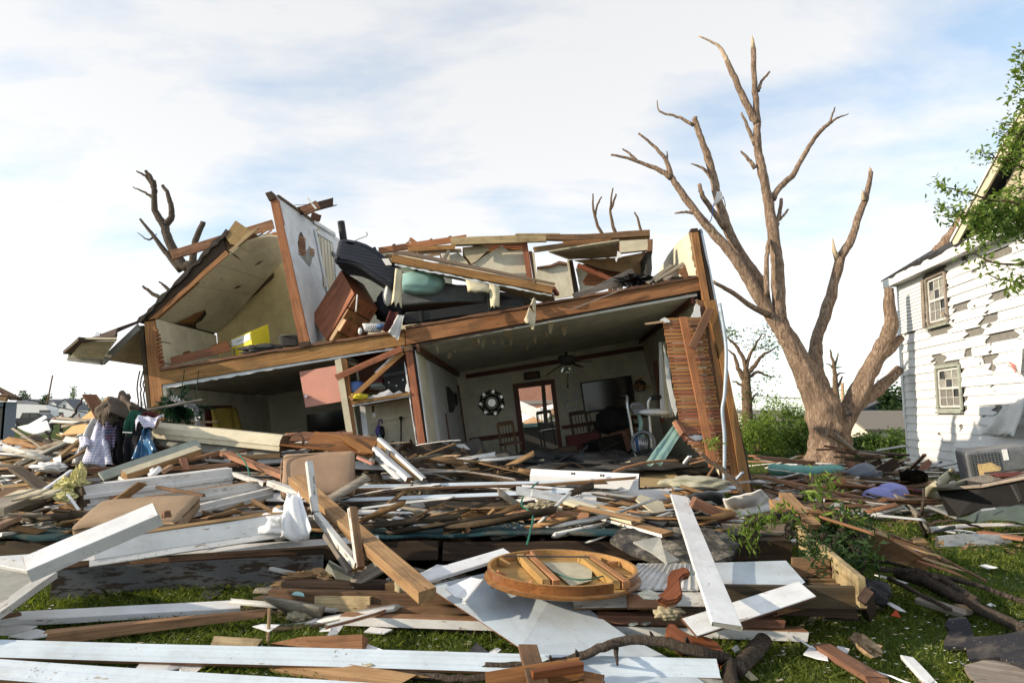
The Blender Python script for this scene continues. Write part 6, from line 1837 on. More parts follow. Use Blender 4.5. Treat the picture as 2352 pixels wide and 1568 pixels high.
for k in range(5):
 disc('light',HP(zq(1545+k*11,578+(k%2)*6),DL-0.05),-EY,0.02,0.01,'gold_print',sg,8)
 # elliptical trainer
el=root('elliptical_trainer',HP(zq(1590,1040),1.6),'silver elliptical exercise machine behind the lath panel','exercise machine')
LY=1.6
E_=lambda x,y,d=0.0:HP(zq(x,y),LY+d)
tube('handle_arm',limb([E_(1430,628,.2),E_(1480,628,.1),E_(1485,680),E_(1505,800),E_(1530,950),E_(1545,1050)],5,0),0.03,'silver',el,8)
tube('handle_arm',limb([E_(1705,632),E_(1640,640),E_(1620,680),E_(1632,800),E_(1640,950),E_(1650,1040)],5,0),0.03,'silver',el,8)
tube('grip',[E_(1430,628,.2),E_(1478,628,.1)],0.038,'black',el,8)
tube('grip',[E_(1706,632),E_(1640,640)],0.04,'black',el,8)
cs_=hp('console',[zq(1500,690),zq(1520,668),zq(1575,672),zq(1590,700),zq(1585,740),zq(1535,748)],LY-0.1,0.12,'metal_grey',parent=el)
hp('display',[zq(1515,688),zq(1572,682),zq(1575,706),zq(1520,714)],LY-0.11,0.01,'black_gloss',parent=cs_)
tube('column',limb([E_(1560,745),E_(1575,800),E_(1570,860),E_(1590,900)],5,0),[0.04]*10+[0.05]*6,'teal_metal',el,10)
heap('seat',E_(1660,732,-.1),0.28,0.2,0.07,'plastic_white',parent=el,amp=0.08,sub=3)
ring('flywheel',E_(1590,935,-.1),V((0.5,1,0)),0.21,0.035,'metal_grey',el,22)
for k in range(5):
 tube('spoke',[E_(1560+k*14,890+k*3,-.1),E_(1565+k*12,980,-.12)],0.012,'silver',el,6)
tube('frame',[E_(1545,1050),E_(1600,1060),E_(1660,1040)],0.04,'metal_grey',el,8)
plank('pedal',E_(1540,1000,-.2),E_(1640,975,-.2),0.12,0.05,'black',parent=el)
heap('blue_box',E_(1550,940,.3),0.1,0.1,0.15,'blue_cloth',parent=el,sub=2,amp=0.1)
# teal metal panel sliding out of the room
tp=drape('corrugated_sheet',HP(zq(1800,800),0.3),HP(zq(1850,860),0.1),HP(zq(1720,1075),-0.3),HP(zq(1600,1078),-0.1),6,12,0.03,'teal_metal',0.012,14.0,label='bent teal green corrugated panel leaning out of the living room',cat='panel')
plank('cabinet_edge',HP(zq(1800,790),0.0),HP(zq(1855,880),-0.1),0.12,0.09,'lumber','short square timber beside the teal panel','timber')
# recliner
rc=root('armchair',HP(zq(530,1180),0.8),'grey stuffed recliner lying in the open living room','armchair')
def soft(name,q,ly,sx,sy,sz,mat,tilt=0.0,bev=0.07):
 m_=Matrix.Translation(HP(zq(*q),ly))@Matrix.Rotation(-tilt,4,'Y')
 return boxm(name,m_,sx,sy,sz,mat,rc,bev,3,smooth=True,cuts=3,deform=lambda c:c+V((0.03*mnoise.noise(c*4),0.03*mnoise.noise(c*4+V((5,0,0))),0.03*mnoise.noise(c*4+V((0,7,0))))))
soft('seat',(530,1110),0.9,1.05,0.8,0.42,'grey_fabric',R(9))
soft('backrest',(450,1000),1.35,0.62,0.32,0.42,'grey_fabric',R(20),0.1)
soft('cushion',(540,1050),0.55,0.98,0.5,0.2,'grey_fabric',R(8))
soft('armrest',(360,1100),0.8,0.22,0.8,0.5,'grey_fabric',R(9))
soft('armrest',(715,1090),0.8,0.2,0.8,0.4,'grey_fabric',R(9))
slab('torn_stuffing',ragged([HP(zq(340,1040),0.35),HP(zq(400,1025),0.35),HP(zq(450,1030),0.35),HP(zq(420,1050),0.33),HP(zq(345,1055),0.33)],0.06,0.02),0.02,['white_cloth'],parent=rc)
slab('torn_stuffing',ragged([HP(zq(360,945),1.05),HP(zq(420,938),1.05),HP(zq(460,975),1.0),HP(zq(400,965),1.0)],0.06,0.02),0.02,['white_cloth'],parent=rc)
# dark dining things at the back
tbk=root('dining_table',HP(zq(1420,1000),4.6),'dark wooden dining table deep in the living room','table')
hp('table_top',[zq(1270,845),zq(1560,805),zq(1565,830),zq(1275,865)],4.2,0.9,'lumber_dark',parent=tbk)
for x in(1290,1390,1520):
 hp('leg',[zq(x,860),zq(x+22,858),zq(x+40,1020),zq(x+18,1020)],4.3,0.1,'lumber_dark',parent=tbk)
heap('jacket',HP(zq(1395,790),4.0),0.42,0.25,0.30,'dark_cloth','dark camouflage jacket draped over a chair in the living room','clothing',0.25,2.0)
def chair(q,ly,s,mat,label,rz=0.0,tilt=0.0):
 b=HP(zq(*q),ly)
 rt=root('dining_chair',b,label,'chair')
 T=Matrix.Translation(b)@Matrix.Rotation(-tilt,4,'Y')@Matrix.Rotation(rz,4,'Z')
 def W_(x,y,z):return T@V((x*s,y*s,z*s))
 plank('seat',W_(-0.22,0,0.45),W_(0.22,0,0.45),0.42*s,0.04,mat,parent=rt)
 for x in(-0.19,0.19):
  for y in(-0.18,0.18):
   plank('leg',W_(x,y,0),W_(x+0.001,y,0.44 if y<0 else 0.95),0.04,0.04,mat,parent=rt)
 plank('back_rail',W_(-0.2,0.18,0.93),W_(0.2,0.18,0.93),0.03,0.09,mat,parent=rt)
 for k in range(5):
  plank('spindle',W_(-0.15+k*0.075,0.18,0.47),W_(-0.149+k*0.075,0.18,0.9),0.015,0.015,mat,parent=rt)
chair((740,1060),3.4,0.9,'lumber_brown','wooden spindle chair fallen beside the recliner',0.3,R(9))
chair((985,960),6.9,1.0,'black','black spindle chair in the kitchen beyond the doorway',0.2,R(9))
chair((1190,1010),4.2,1.0,'lumber_dark','dark wooden chair against the living room back wall',-0.4,R(9))
for i,(x,y,ly,sx,sz,m_,lab)in enumerate(((1200,950,3.6,0.7,0.5,'maroon_cloth','reddish chest beside the dark chair'),(1060,1020,2.6,0.5,0.35,'lumber_dark','toppled dark side table in the living room'),(1350,960,3.0,0.8,0.4,'black','black box under the dining table'),(1460,920,3.2,0.4,0.45,'lumber_brown','brown crate beside the elliptical trainer'))):
 boxm('living_room_box',Matrix.Translation(HP(zq(x,y),ly))@Matrix.Rotation(-R(8+i*3),4,'Y')@Matrix.Rotation(0.3*i,4,'Z'),sx,0.5,sz,m_,None,0.02,2,lab,'box')
for i in range(26):
 x,y=random.uniform(880,1480),random.uniform(970,1110)
 ly=0.4+(1110-y)/55.0
 a=HP(zq(x,y),ly)
 plank('room_debris',a,a+V((random.uniform(-0.5,0.5),random.uniform(-0.3,0.3),random.uniform(-0.08,0.25))),random.uniform(0.02,0.08),0.015,random.choice(['lumber_dark','lumber_brown','charcoal','lumber_grey','metal_dark']),'broken dark stick in the rubble on the living room floor','stick',group='rubble sticks in the living room',jag=(0.05,0.05))
for i in range(9):
 x,y=random.uniform(760,1500),random.uniform(1000,1110)
 a=HP(zq(x,y),0.6+(1110-y)/60.0)
 slab('paper_scrap',[a,a+V((0.15,0.02,0.03)),a+V((0.13,0.12,0.12)),a+V((-0.02,0.1,0.08))],0.004,[random.choice(['paper_white','white_dirty','wallpaper_tan'])],'pale paper scrap in the rubble on the living room floor','paper',group='paper scraps in the living room')
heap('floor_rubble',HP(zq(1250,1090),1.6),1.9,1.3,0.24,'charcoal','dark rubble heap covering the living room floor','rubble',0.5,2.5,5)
# wrecked roof lying behind the house, seen through the doorway
wr=root('fallen_roof',P((1240,960),25),'reddish shingle roof of a flattened building behind the house','roof')
slab('shingles',[P((1120,955),24),P((1390,945),24),P((1390,860),29),P((1120,868),29)],0.1,['red_shingle'],parent=wr)
slab('shingles',[P((1120,930),25.0),P((1390,922),25.0),P((1390,900),27),P((1120,905),27)],0.1,['roof_tan'],parent=wr)
for i,(a,b,w_,m_)in enumerate((((1195,960),(1290,935),0.35,'white_paint'),((1205,975),(1275,945),0.25,'lumber_pale'),((1190,930),(1260,960),0.3,'white_worn'),((1230,985),(1320,960),0.3,'white_paint'),((1190,990),(1300,975),0.25,'lumber'))):
 plank('loose_siding',P(a,21-i*0.2),P(b,20.5-i*0.2),w_,0.03,m_,('long white','pale raw','chipped white','lower white','orange')[i]+' board in the wreckage seen through the doorway','board',up=V((0,-1,0.5)))
 # artificial spruce swag with tinsel hanging from the left joist
def spruce():
 rng=np.random.default_rng(5)
 c=HP((405,940),-0.5)
 rt=root('christmas_garland',V((c.x,c.y,c.z-0.3)),'green artificial spruce swag with silver tinsel hanging below the left joist','garland')
 vs,fs=[],[]
 tips=[]
 for i in range(120):
  q=(408+rng.normal(0,30),938+rng.normal(0,21))
  a=HP((405+(q[0]-405)*0.3,930+(q[1]-938)*0.2),-0.5+rng.uniform(-.1,.1))
  b=HP(q,-0.5+rng.uniform(-0.25,0.25))+V((0,0,-0.03))
  tips.append((a,b))
 tips+=[(HP((380,935),-0.5),HP((345,950),-0.5)),(HP((385,930),-0.5),HP((352,935),-0.5)),(HP((430,940),-0.5),HP((462,955),-0.5))]
 for a,b in tips:
  tube('twig',[a,b],0.006,'lumber_dark',rt,4)if rng.random()<0.25 else None
  d=b-a
  for k in range(70):
   p0=a+d*rng.uniform(0.1,1.05)
   r_=V(rng.normal(0,1,3)).normalized()
   e=p0+(d.normalized()*0.6+r_).normalized()*rng.uniform(0.05,0.09)
   s=r_.cross(d).normalized()*0.007
   vs+=[p0-s,p0+s,e]
 f=np.arange(len(vs)).reshape(-1,3)
 np_mesh('needles',np.array([tuple(v)for v in vs]),f,'needle',rt,k=3,loc=tuple(c),kind='stuff')
 tv_=[]
 path=limb([HP((393,912),-0.75),HP((420,925),-0.8),HP((445,935),-0.75),HP((452,950),-0.7),HP((455,985),-0.7)],20,0.02)
 for p_ in path:
  for k in range(26):
   r_=V(rng.normal(0,1,3)).normalized()
   e=p_+r_*rng.uniform(0.025,0.07)
   s=V(rng.normal(0,1,3)).normalized()*0.005
   tv_+=[p_-s,p_+s,e]
 np_mesh('tinsel',np.array([tuple(v)for v in tv_]),np.arange(len(tv_)).reshape(-1,3),'silver',rt,k=3,loc=tuple(c),kind='stuff')
 for x0,x1 in((424,418),(457,452)):
  tube('hanging_cord',[HP((x0,850),-0.1),HP((x1,890),-0.3),HP((x1-2,915),-0.5)],0.006,'needle',rt,5)
spruce()
# ------------------------------------------------------------------ the porch deck in front of the house
random.seed(41)
def BD(name,label,qa,za,qb,zb,w,t,mat,cat='board',**kw):
 """a board between two picture points at the given heights"""
 return plank(name,G(qa,za),G(qb,zb),w,t,mat,label,cat,**kw)
def BY(name,label,qa,Ya,qb,Yb,w,t,mat,cat='board',**kw):
 """a board between two picture points at the given distances"""
 return plank(name,P(qa,Ya),P(qb,Yb),w,t,mat,label,cat,**kw)
def SG(name,label,qz,t,mat,cat='board',**kw):
 """a flat piece through picture points (x, y, height)"""
 return slab(name,[G((x,y),z)for x,y,z in qz],t,[mat],label,cat,**kw)
WP=dict(sides='tbfk',paintmat='white_paint')
WW=dict(sides='tbfk',paintmat='white_worn')
WD=dict(sides='tbfk',paintmat='white_dirty')
def deck():
 rt=root('porch_deck',(-2,8.8,0),'collapsed porch floor with worn teal carpet in front of the house','porch')
 x0,x1,y0,y1,z=-7.2,2.75,6.72,11.6,0.45
 nx,ny=60,26
 vs=[]
 for j in range(ny+1):
  for i in range(nx+1):
   x=x0+(x1-x0)*i/nx;y=y0+(y1-y0)*j/ny
   if j==0:y+=0.10*mnoise.noise(V((x*1.7,3,0)))+0.05*mnoise.noise(V((x*6,9,0)))
   vs.append(V((x,y,z+0.05*mnoise.noise(V((x*0.8,y*0.8,0)))+0.02*mnoise.noise(V((x*3,y*3,5))))))
 fs=[(j*(nx+1)+i,j*(nx+1)+i+1,(j+1)*(nx+1)+i+1,(j+1)*(nx+1)+i)for j in range(ny)for i in range(nx)]
 o=build('carpet',vs,fs,['teal_carpet'],None,rt,smooth=True)
 bm=bmesh.new();bm.from_mesh(o.data)
 bmesh.ops.solidify(bm,geom=list(bm.faces),thickness=0.03)
 bm.to_mesh(o.data);bm.free()
 for k,(xa,xb)in enumerate(((-7.2,-3.9),(-3.88,-0.7),(-0.68,2.7))):
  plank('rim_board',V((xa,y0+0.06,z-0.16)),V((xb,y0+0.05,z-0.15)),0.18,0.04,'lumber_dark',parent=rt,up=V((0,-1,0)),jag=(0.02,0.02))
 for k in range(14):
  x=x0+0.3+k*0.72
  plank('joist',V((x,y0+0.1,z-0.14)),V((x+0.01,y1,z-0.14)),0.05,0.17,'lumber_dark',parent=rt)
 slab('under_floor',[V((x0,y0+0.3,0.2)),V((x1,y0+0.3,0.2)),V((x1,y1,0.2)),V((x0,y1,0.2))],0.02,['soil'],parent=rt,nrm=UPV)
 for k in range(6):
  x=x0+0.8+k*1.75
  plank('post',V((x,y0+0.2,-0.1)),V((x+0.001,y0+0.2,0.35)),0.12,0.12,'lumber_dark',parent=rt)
deck()
def mound():
 rng=np.random.default_rng(8)
 xs=np.linspace(-7.5,1.8,90);ys=np.linspace(8.6,11.9,34)
 vs=[]
 for y in ys:
  for x in xs:
   f=max(0,min(1,(y-8.6)/1.7))
   g=max(0.0,min(1,(1.2-x)/2.6))*max(0,min(1,(x+7.5)/1.5))
   h=0.40+0.62*f*g*(1+0.5*mnoise.noise(V((x,y,0))))+0.10*mnoise.noise(V((x*4,y*4,3)))+0.06*rng.normal()*f
   vs.append((x,y,h))
 c=len(xs)
 fs=[(r*c+k,r*c+k+1,(r+1)*c+k+1,(r+1)*c+k)for r in range(len(ys)-1)for k in range(c-1)]
 o=np_mesh('rubble',np.array(vs),np.array(fs),'soil')
 tag(o,'dark broken plaster and splinters heaped against the house front',None,None,'stuff')
mound()
# ------------------------------------------------------------------ foreground, left
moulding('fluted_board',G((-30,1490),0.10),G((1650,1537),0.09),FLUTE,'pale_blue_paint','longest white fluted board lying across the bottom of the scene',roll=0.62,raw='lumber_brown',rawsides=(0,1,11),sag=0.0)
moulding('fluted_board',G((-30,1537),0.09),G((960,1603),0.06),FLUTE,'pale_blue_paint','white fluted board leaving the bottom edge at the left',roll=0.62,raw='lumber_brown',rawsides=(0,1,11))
BD('white_board','white board on the grass with a square step in its edge',(-20,1424),0.07,(557,1392),0.07,0.16,0.05,'lumber_grey',roll=0.15,**WP)
BD('timber','brown splintered timber tapering to a point on the grass',(85,1466),0.06,(632,1405),0.10,0.10,0.09,'lumber',jag=(0.1,0.35),taper=0.55)
BD('short_board','short brown stick on top of the white board at the left edge',(-10,1418),0.13,(47,1408),0.12,0.05,0.03,'lumber_brown')
# framed screen panel lying at the left edge
fr=root('window_frame',G((0,1340),0.25),'white wooden frame with grey pane lying at the left edge','window frame')
cA,cB,cC,cD=G((120,1318),0.42),G((-190,1258),0.50),G((-330,1420),0.25),G((-60,1445),0.22)
slab('pane',[cA.lerp(cC,0.06),cB.lerp(cD,0.06),cC.lerp(cA,0.06),cD.lerp(cB,0.06)],0.01,['concrete'],parent=fr)
for a,b in((cA,cB),(cB,cC),(cC,cD),(cD,cA)):
 plank('rail',a,b,0.10,0.05,'lumber_grey',parent=fr,up=(cA-cB).cross(cC-cB).normalized()*(1 if(cA-cB).cross(cC-cB).z>0 else-1),**WD)
 # porch column
BY('porch_column','square white porch column lying over the tan cushion',(60,1308),4.95,(366,1178),5.4,0.185,0.11,'lumber_grey','column',roll=0.45,**WP)
BY('column_peg','brown broken peg sticking out of the porch column',(372,1182),5.3,(392,1178),5.35,0.05,0.05,'lumber_brown','peg')
# hollow white box beam
hb=root('box_beam',P((450,1240),5.9),'hollow white box beam with a raw orange upper edge','beam')
A1,A2=P((216,1262),5.75),P((694,1192),6.25)
plank('front_face',A1,A2,0.165,0.025,'lumber',parent=hb,up=V((0.1,-1,0.25)),sides='t',paintmat='white_paint')
plank('top_face',A1+V((0,0.09,0.075)),A2+V((0,0.09,0.075)),0.16,0.022,'lumber',parent=hb)
plank('back_face',A1+V((0,0.18,0)),A2+V((0,0.18,0.0)),0.18,0.022,'lumber_brown',parent=hb,up=V((0,-1,0)))
plank('bottom_face',A1+V((0,0.09,-0.09)),A2+V((0,0.09,-0.09)),0.16,0.022,'lumber_brown',parent=hb)
plank('bottom_trim',A1+V((-0.02,-0.03,-0.105)),A2+V((0,-0.03,-0.10)),0.06,0.03,'lumber_grey',parent=hb,up=V((0,-1,0.4)),**WW)
BD('thin_board','thin white board laid along the dark fallen beam',(175,1283),0.36,(872,1238),0.46,0.12,0.025,'lumber',roll=0.3,sides='t',paintmat='white_paint')
BD('thin_board','second thin white board under the porch column',(-20,1290),0.36,(210,1272),0.36,0.14,0.03,'lumber_brown',roll=0.3,sides='tf',paintmat='white_paint')
# dark beam
plank('fallen_beam',G((118,1342),0.12),G((745,1306),0.13),0.27,0.08,'lumber_dark','thick dark beam with flaking grey paint lying on the grass','beam',up=V((0,-1,0.12)),sides='t',paintmat='old_grey_paint',sag=0.0,jag=(0.03,0.02))
plank('beam_cap',G((135,1300),0.26),G((745,1262),0.28),0.14,0.05,'lumber_brown','brown plank along the top of the dark beam','board',up=V((0,-0.4,1)))
BD('fallen_beam','black rotten plank behind the dark beam at the left',(-30,1262),0.22,(470,1240),0.25,0.2,0.06,'lumber_dark','beam',roll=0.9)
# cornice box
CORN=[(-.11,-.14),(.11,-.14),(.11,.12),(-.10,.12),(-.10,.03),(-.12,.02),(-.12,-.02),(-.095,-.03),(-.095,-.07),(-.115,-.075),(-.115,-.10),(-.10,-.105)]
moulding('cornice_box',P((188,1140),7.6),P((528,1096),8.6),CORN,'white_worn','long white ridged cornice box with an open dark end','beam',raw='lumber_dark',rawsides=(0,))
slab('cornice_end',[P((170,1117),7.55),P((187,1117),7.5),P((192,1164),7.5),P((178,1166),7.55)],0.25,['lumber_dark'],'dark open end board of the cornice box','board')
moulding('window_casing',P((335,1156),7.3),P((618,1114),8.2),[(-.05,-.09),(.07,-.09),(.07,.07),(-.05,.07),(-.05,.0),(-.07,-.01),(-.07,-.05),(-.05,-.06)],'white_dirty','old window casing with brown top edge behind the tan cushion','casing',raw='lumber',rawsides=(2,))
moulding('window_casing',P((432,1175),7.1),P((622,1130),7.9),[(-.04,-.06),(.04,-.06),(.04,.05),(-.04,.05),(-.04,0),(-.055,-.01)],'white_dirty','lower worn casing strip beside the tan cushion','casing',raw='lumber_brown')
BY('casing_end','short worn white casing crossing the end of the window casing',(536,1088),8.5,(610,1112),8.0,0.06,0.05,'lumber_brown',**WD)
BY('casing_end','chipped white casing piece beside the big tan cushion',(620,1108),7.9,(706,1140),7.4,0.09,0.06,'lumber_brown',**WD)
BY('short_board','short orange board lying in front of the cornice box',(360,1118),7.4,(470,1138),7.3,0.06,0.03,'lumber')
# cushions
def cushion(name,c,ex,ey,ez,sx,sy,sz,label):
 m_=Matrix((ex.normalized(),ey.normalized(),ez.normalized())).transposed().to_4x4()
 m_.translation=c
 def dfm(v):
  k=1-0.35*(abs(v.x)/(sx/2))**4*0.5-0.35*(abs(v.y)/(sy/2))**4*0.5
  return V((v.x,v.y,v.z*k))+V((mnoise.noise(v*5),mnoise.noise(v*5+V((4,0,0))),mnoise.noise(v*5+V((0,4,0)))))*0.012
 o=boxm(name,m_,sx,sy,sz,'tan_fabric',None,0.05,3,label,'cushion',None,True,dfm,5)
 k=24
 pts=[]
 for s_ in(sz*0.30,):
  for i in range(4*k+1):
   t=i/(4*k)*2*math.pi
   x=math.copysign(abs(math.cos(t))**0.25,math.cos(t))*(sx/2-0.012);y=math.copysign(abs(math.sin(t))**0.25,math.sin(t))*(sy/2-0.012)
   pts.append(m_@V((x,y,s_)))
 tube('piping',pts,0.007,'tan_fabric',o,5,closed_ends=False)
 return o
cushion('sofa_cushion',P((733,1092),8.0),V((1,0.15,-0.02)),V((-0.05,0.45,1)),V((0,-1,0.4)),0.80,0.52,0.20,'big tan ribbed sofa cushion standing upright in the debris')
cushion('sofa_cushion',P((322,1186),6.5),V((1,0.12,0.06)),V((-0.1,1,0.25)),V((0,-0.3,1)),0.90,0.60,0.20,'tan sofa cushion lying flat under the white porch column')
# white bag, insulation
drape('plastic_bag',P((660,1135),6.3),P((688,1130),6.3),P((722,1225),6.0),P((650,1242),6.0),12,10,0.05,'plastic_white',label='white crumpled plastic bag at the end of the box beam',cat='bag',freq=8,bulge=0.12)
heap('plastic_bag',P((645,1205),6.3),0.22,0.18,0.13,'plastic_white','white bag bundle below the box beam end','bag',0.4,2.4,4)
ins=root('insulation_tuft',P((165,1120),7.6),'ragged pale yellow foam insulation at the left','insulation')
heap('foam',P((163,1118),7.6),0.14,0.10,0.10,'yellow_foam',parent=ins,amp=0.8,fr=4,sub=4,smooth=False)
heap('foam',P((182,1098),7.6),0.05,0.05,0.13,'yellow_foam',parent=ins,amp=0.8,fr=4,sub=4,smooth=False)
heap('foam',P((150,1140),7.5),0.12,0.07,0.06,'yellow_foam',parent=ins,amp=0.5,fr=4,sub=3,smooth=False)
# left clutter
for nm,lab,qa,Ya,qb,Yb,w,t,m_,kw in(('shingled_board','weathered shingle covered roof board at the left edge',F1(-60,680),6.6,F1(180,590),7.2,0.30,0.07,'lumber_grey',dict(jag=(0,.15))),('shingled_board','second weathered roof board below the first at the left edge',F1(-60,640),7.0,F1(110,560),7.5,0.22,0.06,'lumber_brown',dict(jag=(0,.12))),('timber','pale split timber pointing out from the left edge',F1(-40,770),6.3,F1(95,712),6.8,0.07,0.05,'lumber_pale',{}),('timber','dark plank leaning down behind the yellow foam',F1(80,455),8.8,F1(240,570),8.0,0.16,0.04,'lumber_dark',{}),('white_pipe','thin white rail leaning beside the yellow foam',F1(205,585),7.8,F1(370,470),8.7,0.04,0.04,'plastic_white',{}),('white_board','thin white lath on the teal carpet at the left',F1(-10,800),6.7,F1(298,760),7.3,0.08,0.03,'white_worn',{}),('timber','brown stick on the teal carpet beside the cushion',F1(400,750),7.0,F1(520,690),7.3,0.07,0.03,'lumber_brown',dict(jag=(.03,.08))),('timber','small sunlit wood block under the yellow foam',F1(180,600),7.4,F1(350,600),7.6,0.10,0.06,'lumber_pale',{}),('white_stick','thin white splinter under the cornice box end',F1(350,590),7.1,F1(410,675),6.9,0.03,0.015,'white_worn',{}),('garden_stake','long brown stake leaning through the plaid shirts',L4(385,1305),9.0,L4(1100,735),9.9,0.07,0.04,'lumber',{}),('garden_stake','thin orange stick leaning beside the plaid shirts',L4(640,1190),9.0,L4(1135,915),9.7,0.035,0.03,'lumber',{}),('garden_stake','short dark stick poking through the plaid shirts',L4(980,690),9.8,L4(1060,735),9.7,0.05,0.03,'lumber_dark',{}),('drawer_board','upright orange drawer side above the clothes heap',L4(985,385),10.2,L4(1190,740),10.2,0.26,0.03,'lumber',{}),('drawer_board','second orange drawer side behind the first',L4(1050,385),10.4,L4(1210,610),10.4,0.10,0.03,'lumber',{}),('green_board','long grey green painted board sloping up from the carpet',F1(520,500),8.3,F1(1030,325),9.3,0.14,0.03,'greygreen_board',dict(roll=0.7)),('mud_timber','orange timber caked with plaster beside the grey green board',F1(640,495),8.2,F1(1030,362),9.0,0.13,0.09,'lumber',dict(roll=0.3,sides='t',paintmat='speckled_board')),('timber','brown board behind the plaster caked timber',F1(930,425),9.0,F1(1140,372),9.4,0.10,0.04,'lumber',{}),('timber','flat reddish board lying above the cornice box',F1(860,460),8.8,F1(1255,432),9.0,0.09,0.05,'lumber',{}),('timber','grey brown board across the middle left heap',F1(390,470),8.6,F1(700,458),8.9,0.10,0.06,'lumber_brown',dict(jag=(.05,.05))),('timber','sloping bare timber running down to the big cushion',F1(1160,378),9.2,F1(1480,500),8.3,0.13,0.06,'lumber',{}),('timber','dark red timber behind the sloping bare one',F1(1240,402),9.3,F1(1460,388),9.3,0.08,0.06,'lumber_brown',{}),('iron_rod','long thin rusty rod slanting across the middle of the heap',F1(1085,400),9.1,F2(395,65),10.2,0.035,0.035,'lumber_brown',{}),('timber','short brown upright block tied across the boards',F1(945,405),8.7,F1(965,470),8.6,0.09,0.04,'lumber',{}),('timber','broken board stub above the cornice box',F1(830,480),8.4,F1(900,440),8.5,0.10,0.05,'lumber_pale',dict(jag=(.05,.05)))):
 BY(nm,lab,qa,Ya,qb,Yb,w,t,m_,**kw)
for i in range(5):
 a=P(F1(20+i*38,600+(i%2)*20),6.6+i*0.1)
 slab('shingle_tab',ragged([a,a+V((0.16,0.02,0.03)),a+V((0.2,0.14,0.06)),a+V((0.02,0.16,0.04))],0.06,0.015),0.02,['speckled_board'],'grey shingle tab on the weathered roof board','shingle',group='shingle tabs at the left edge')
pv=root('pipe_fitting',P(F1(800,480),8.3),'white plastic pipe elbow on top of the cornice box','pipe')
tube('branch_pipe',[P(F1(775,495),8.3),P(F1(800,480),8.3),P(F1(830,455),8.3)],0.035,'plastic_white',pv,10)
tube('branch_pipe',[P(F1(785,460),8.3),P(F1(803,482),8.3)],0.03,'plastic_white',pv,10)
slab('plywood_sheet',[P(L4(675,845),11.2),P(L4(1040,545),11.4),P(L4(1200,640),10.9),P(L4(960,850),10.7),P(L4(855,930),10.6)],0.02,['orange_board'],'tan plywood sheet leaning behind the white shirt','board')
slab('plywood_sheet',[P(L4(1140,465),11.0),P(L4(1205,408),11.0),P(L4(1290,460),11.0),P(L4(1210,545),11.0)],0.02,['orange_board'],'small tan board peeking above the brown jacket','board')
# clothes
def hang(name,qs,Y,mat,label,fold=0.05,freq=9,nr=14,nc=12,bulge=0.12):
 c=[P(L4(*q),Y+d)for q,d in zip(qs,(0.1,0.1,-0.2,-0.2))]
 return drape(name,c[0],c[1],c[2],c[3],nr,nc,fold,mat,0.008,freq,None,label,'clothing',bulge,random.random()*30)
hang('shirt',[(1040,655),(1120,660),(1010,1170),(835,1175)],9.7,'white_cloth','white shirt hanging at the left of the clothes heap',0.05,7)
hang('shirt',[(1100,690),(1190,740),(1270,1190),(920,1190)],9.5,'plaid_white','white and lilac plaid shirt hanging lowest in the clothes heap',0.06,8)
hang('shirt',[(890,860),(985,850),(1010,960),(905,1000)],9.4,'plaid_white','folded plaid sleeve hung over the brown stake',0.02,4,8,8,0.03)
hang('shirt',[(1200,620),(1330,650),(1300,1010),(1160,990)],9.65,'plaid_red','dark red and blue plaid shirt in the clothes heap',0.05,8)
hang('shirt',[(1290,640),(1420,650),(1420,1180),(1275,1170)],9.7,'dark_cloth','black garment hanging in the middle of the clothes heap',0.07,12)
hang('shirt',[(1480,570),(1600,590),(1480,830),(1370,820)],9.4,'green_cloth','dark green jersey sleeve with a white stripe in the heap',0.05,7)
hang('shirt',[(1430,640),(1620,700),(1540,1160),(1390,1170)],9.6,'dark_cloth','black trousers hanging right of the green jersey',0.06,10)
hang('shirt',[(1540,640),(1800,650),(1790,690),(1520,750)],9.3,'plaid_white','white checked shirt lying over the cream beam end',0.05,8,8,12,0.06)
hang('plastic_cover',[(1620,720),(1680,760),(1760,1050),(1480,1150)],9.4,'blue_plastic','blue translucent garment bag hanging at the right of the heap',0.07,10)
slab('stripe',[P(L4(1372,800),9.1),P(L4(1478,806),9.1),P(L4(1476,816),9.1),P(L4(1372,810),9.1)],0.008,['paper_white'],'white stripe band on the green jersey','stripe')
heap('jacket',P(L4(1320,590),9.8),0.26,0.25,0.20,'brown_cloth','brown jacket bunched on top of the clothes heap','clothing',0.25,1.4,5)
hang('jacket',[(1290,450),(1400,400),(1530,560),(1190,660)],9.6,'brown_cloth','brown jacket body draped over the top of the heap',0.07,9)
heap('jacket',P(L4(1220,640),9.6),0.08,0.10,0.17,'brown_cloth','loose brown jacket sleeve hanging left of the heap','clothing',0.2,2.0,4)
heap('jacket',P(L4(1385,460),9.8),0.06,0.1,0.13,'brown_cloth','brown jacket hood at the peak of the heap','clothing',0.5,2.0,4)
heap('garment_pile',P(L4(1470,720),9.9),0.30,0.3,0.22,'dark_cloth','dark clothes stuffed behind the green jersey','clothing',0.4,2.2,4)
heap('garment_pile',P(L4(1650,620),9.8),0.13,0.15,0.06,'maroon_cloth','maroon knit lying beside the spruce swag','clothing',0.4,2.2,4)
heap('garment_pile',P(L4(1430,980),10.1),0.36,0.3,0.42,'dark_cloth','large dark mass of clothes behind the shirts','clothing',0.3,1.6,4)
drape('towel',P(L4(595,1100),9.1),P(L4(685,1060),9.1),P(L4(690,1180),9.0),P(L4(640,1210),9.0),7,6,0.02,'white_cloth',label='white towel draped over the leaning stake',cat='towel')
heap('towel',P(L4(560,1195),9.0),0.2,0.14,0.06,'white_cloth','white towel bunched at the foot of the stake','towel',0.4,2.4,4)
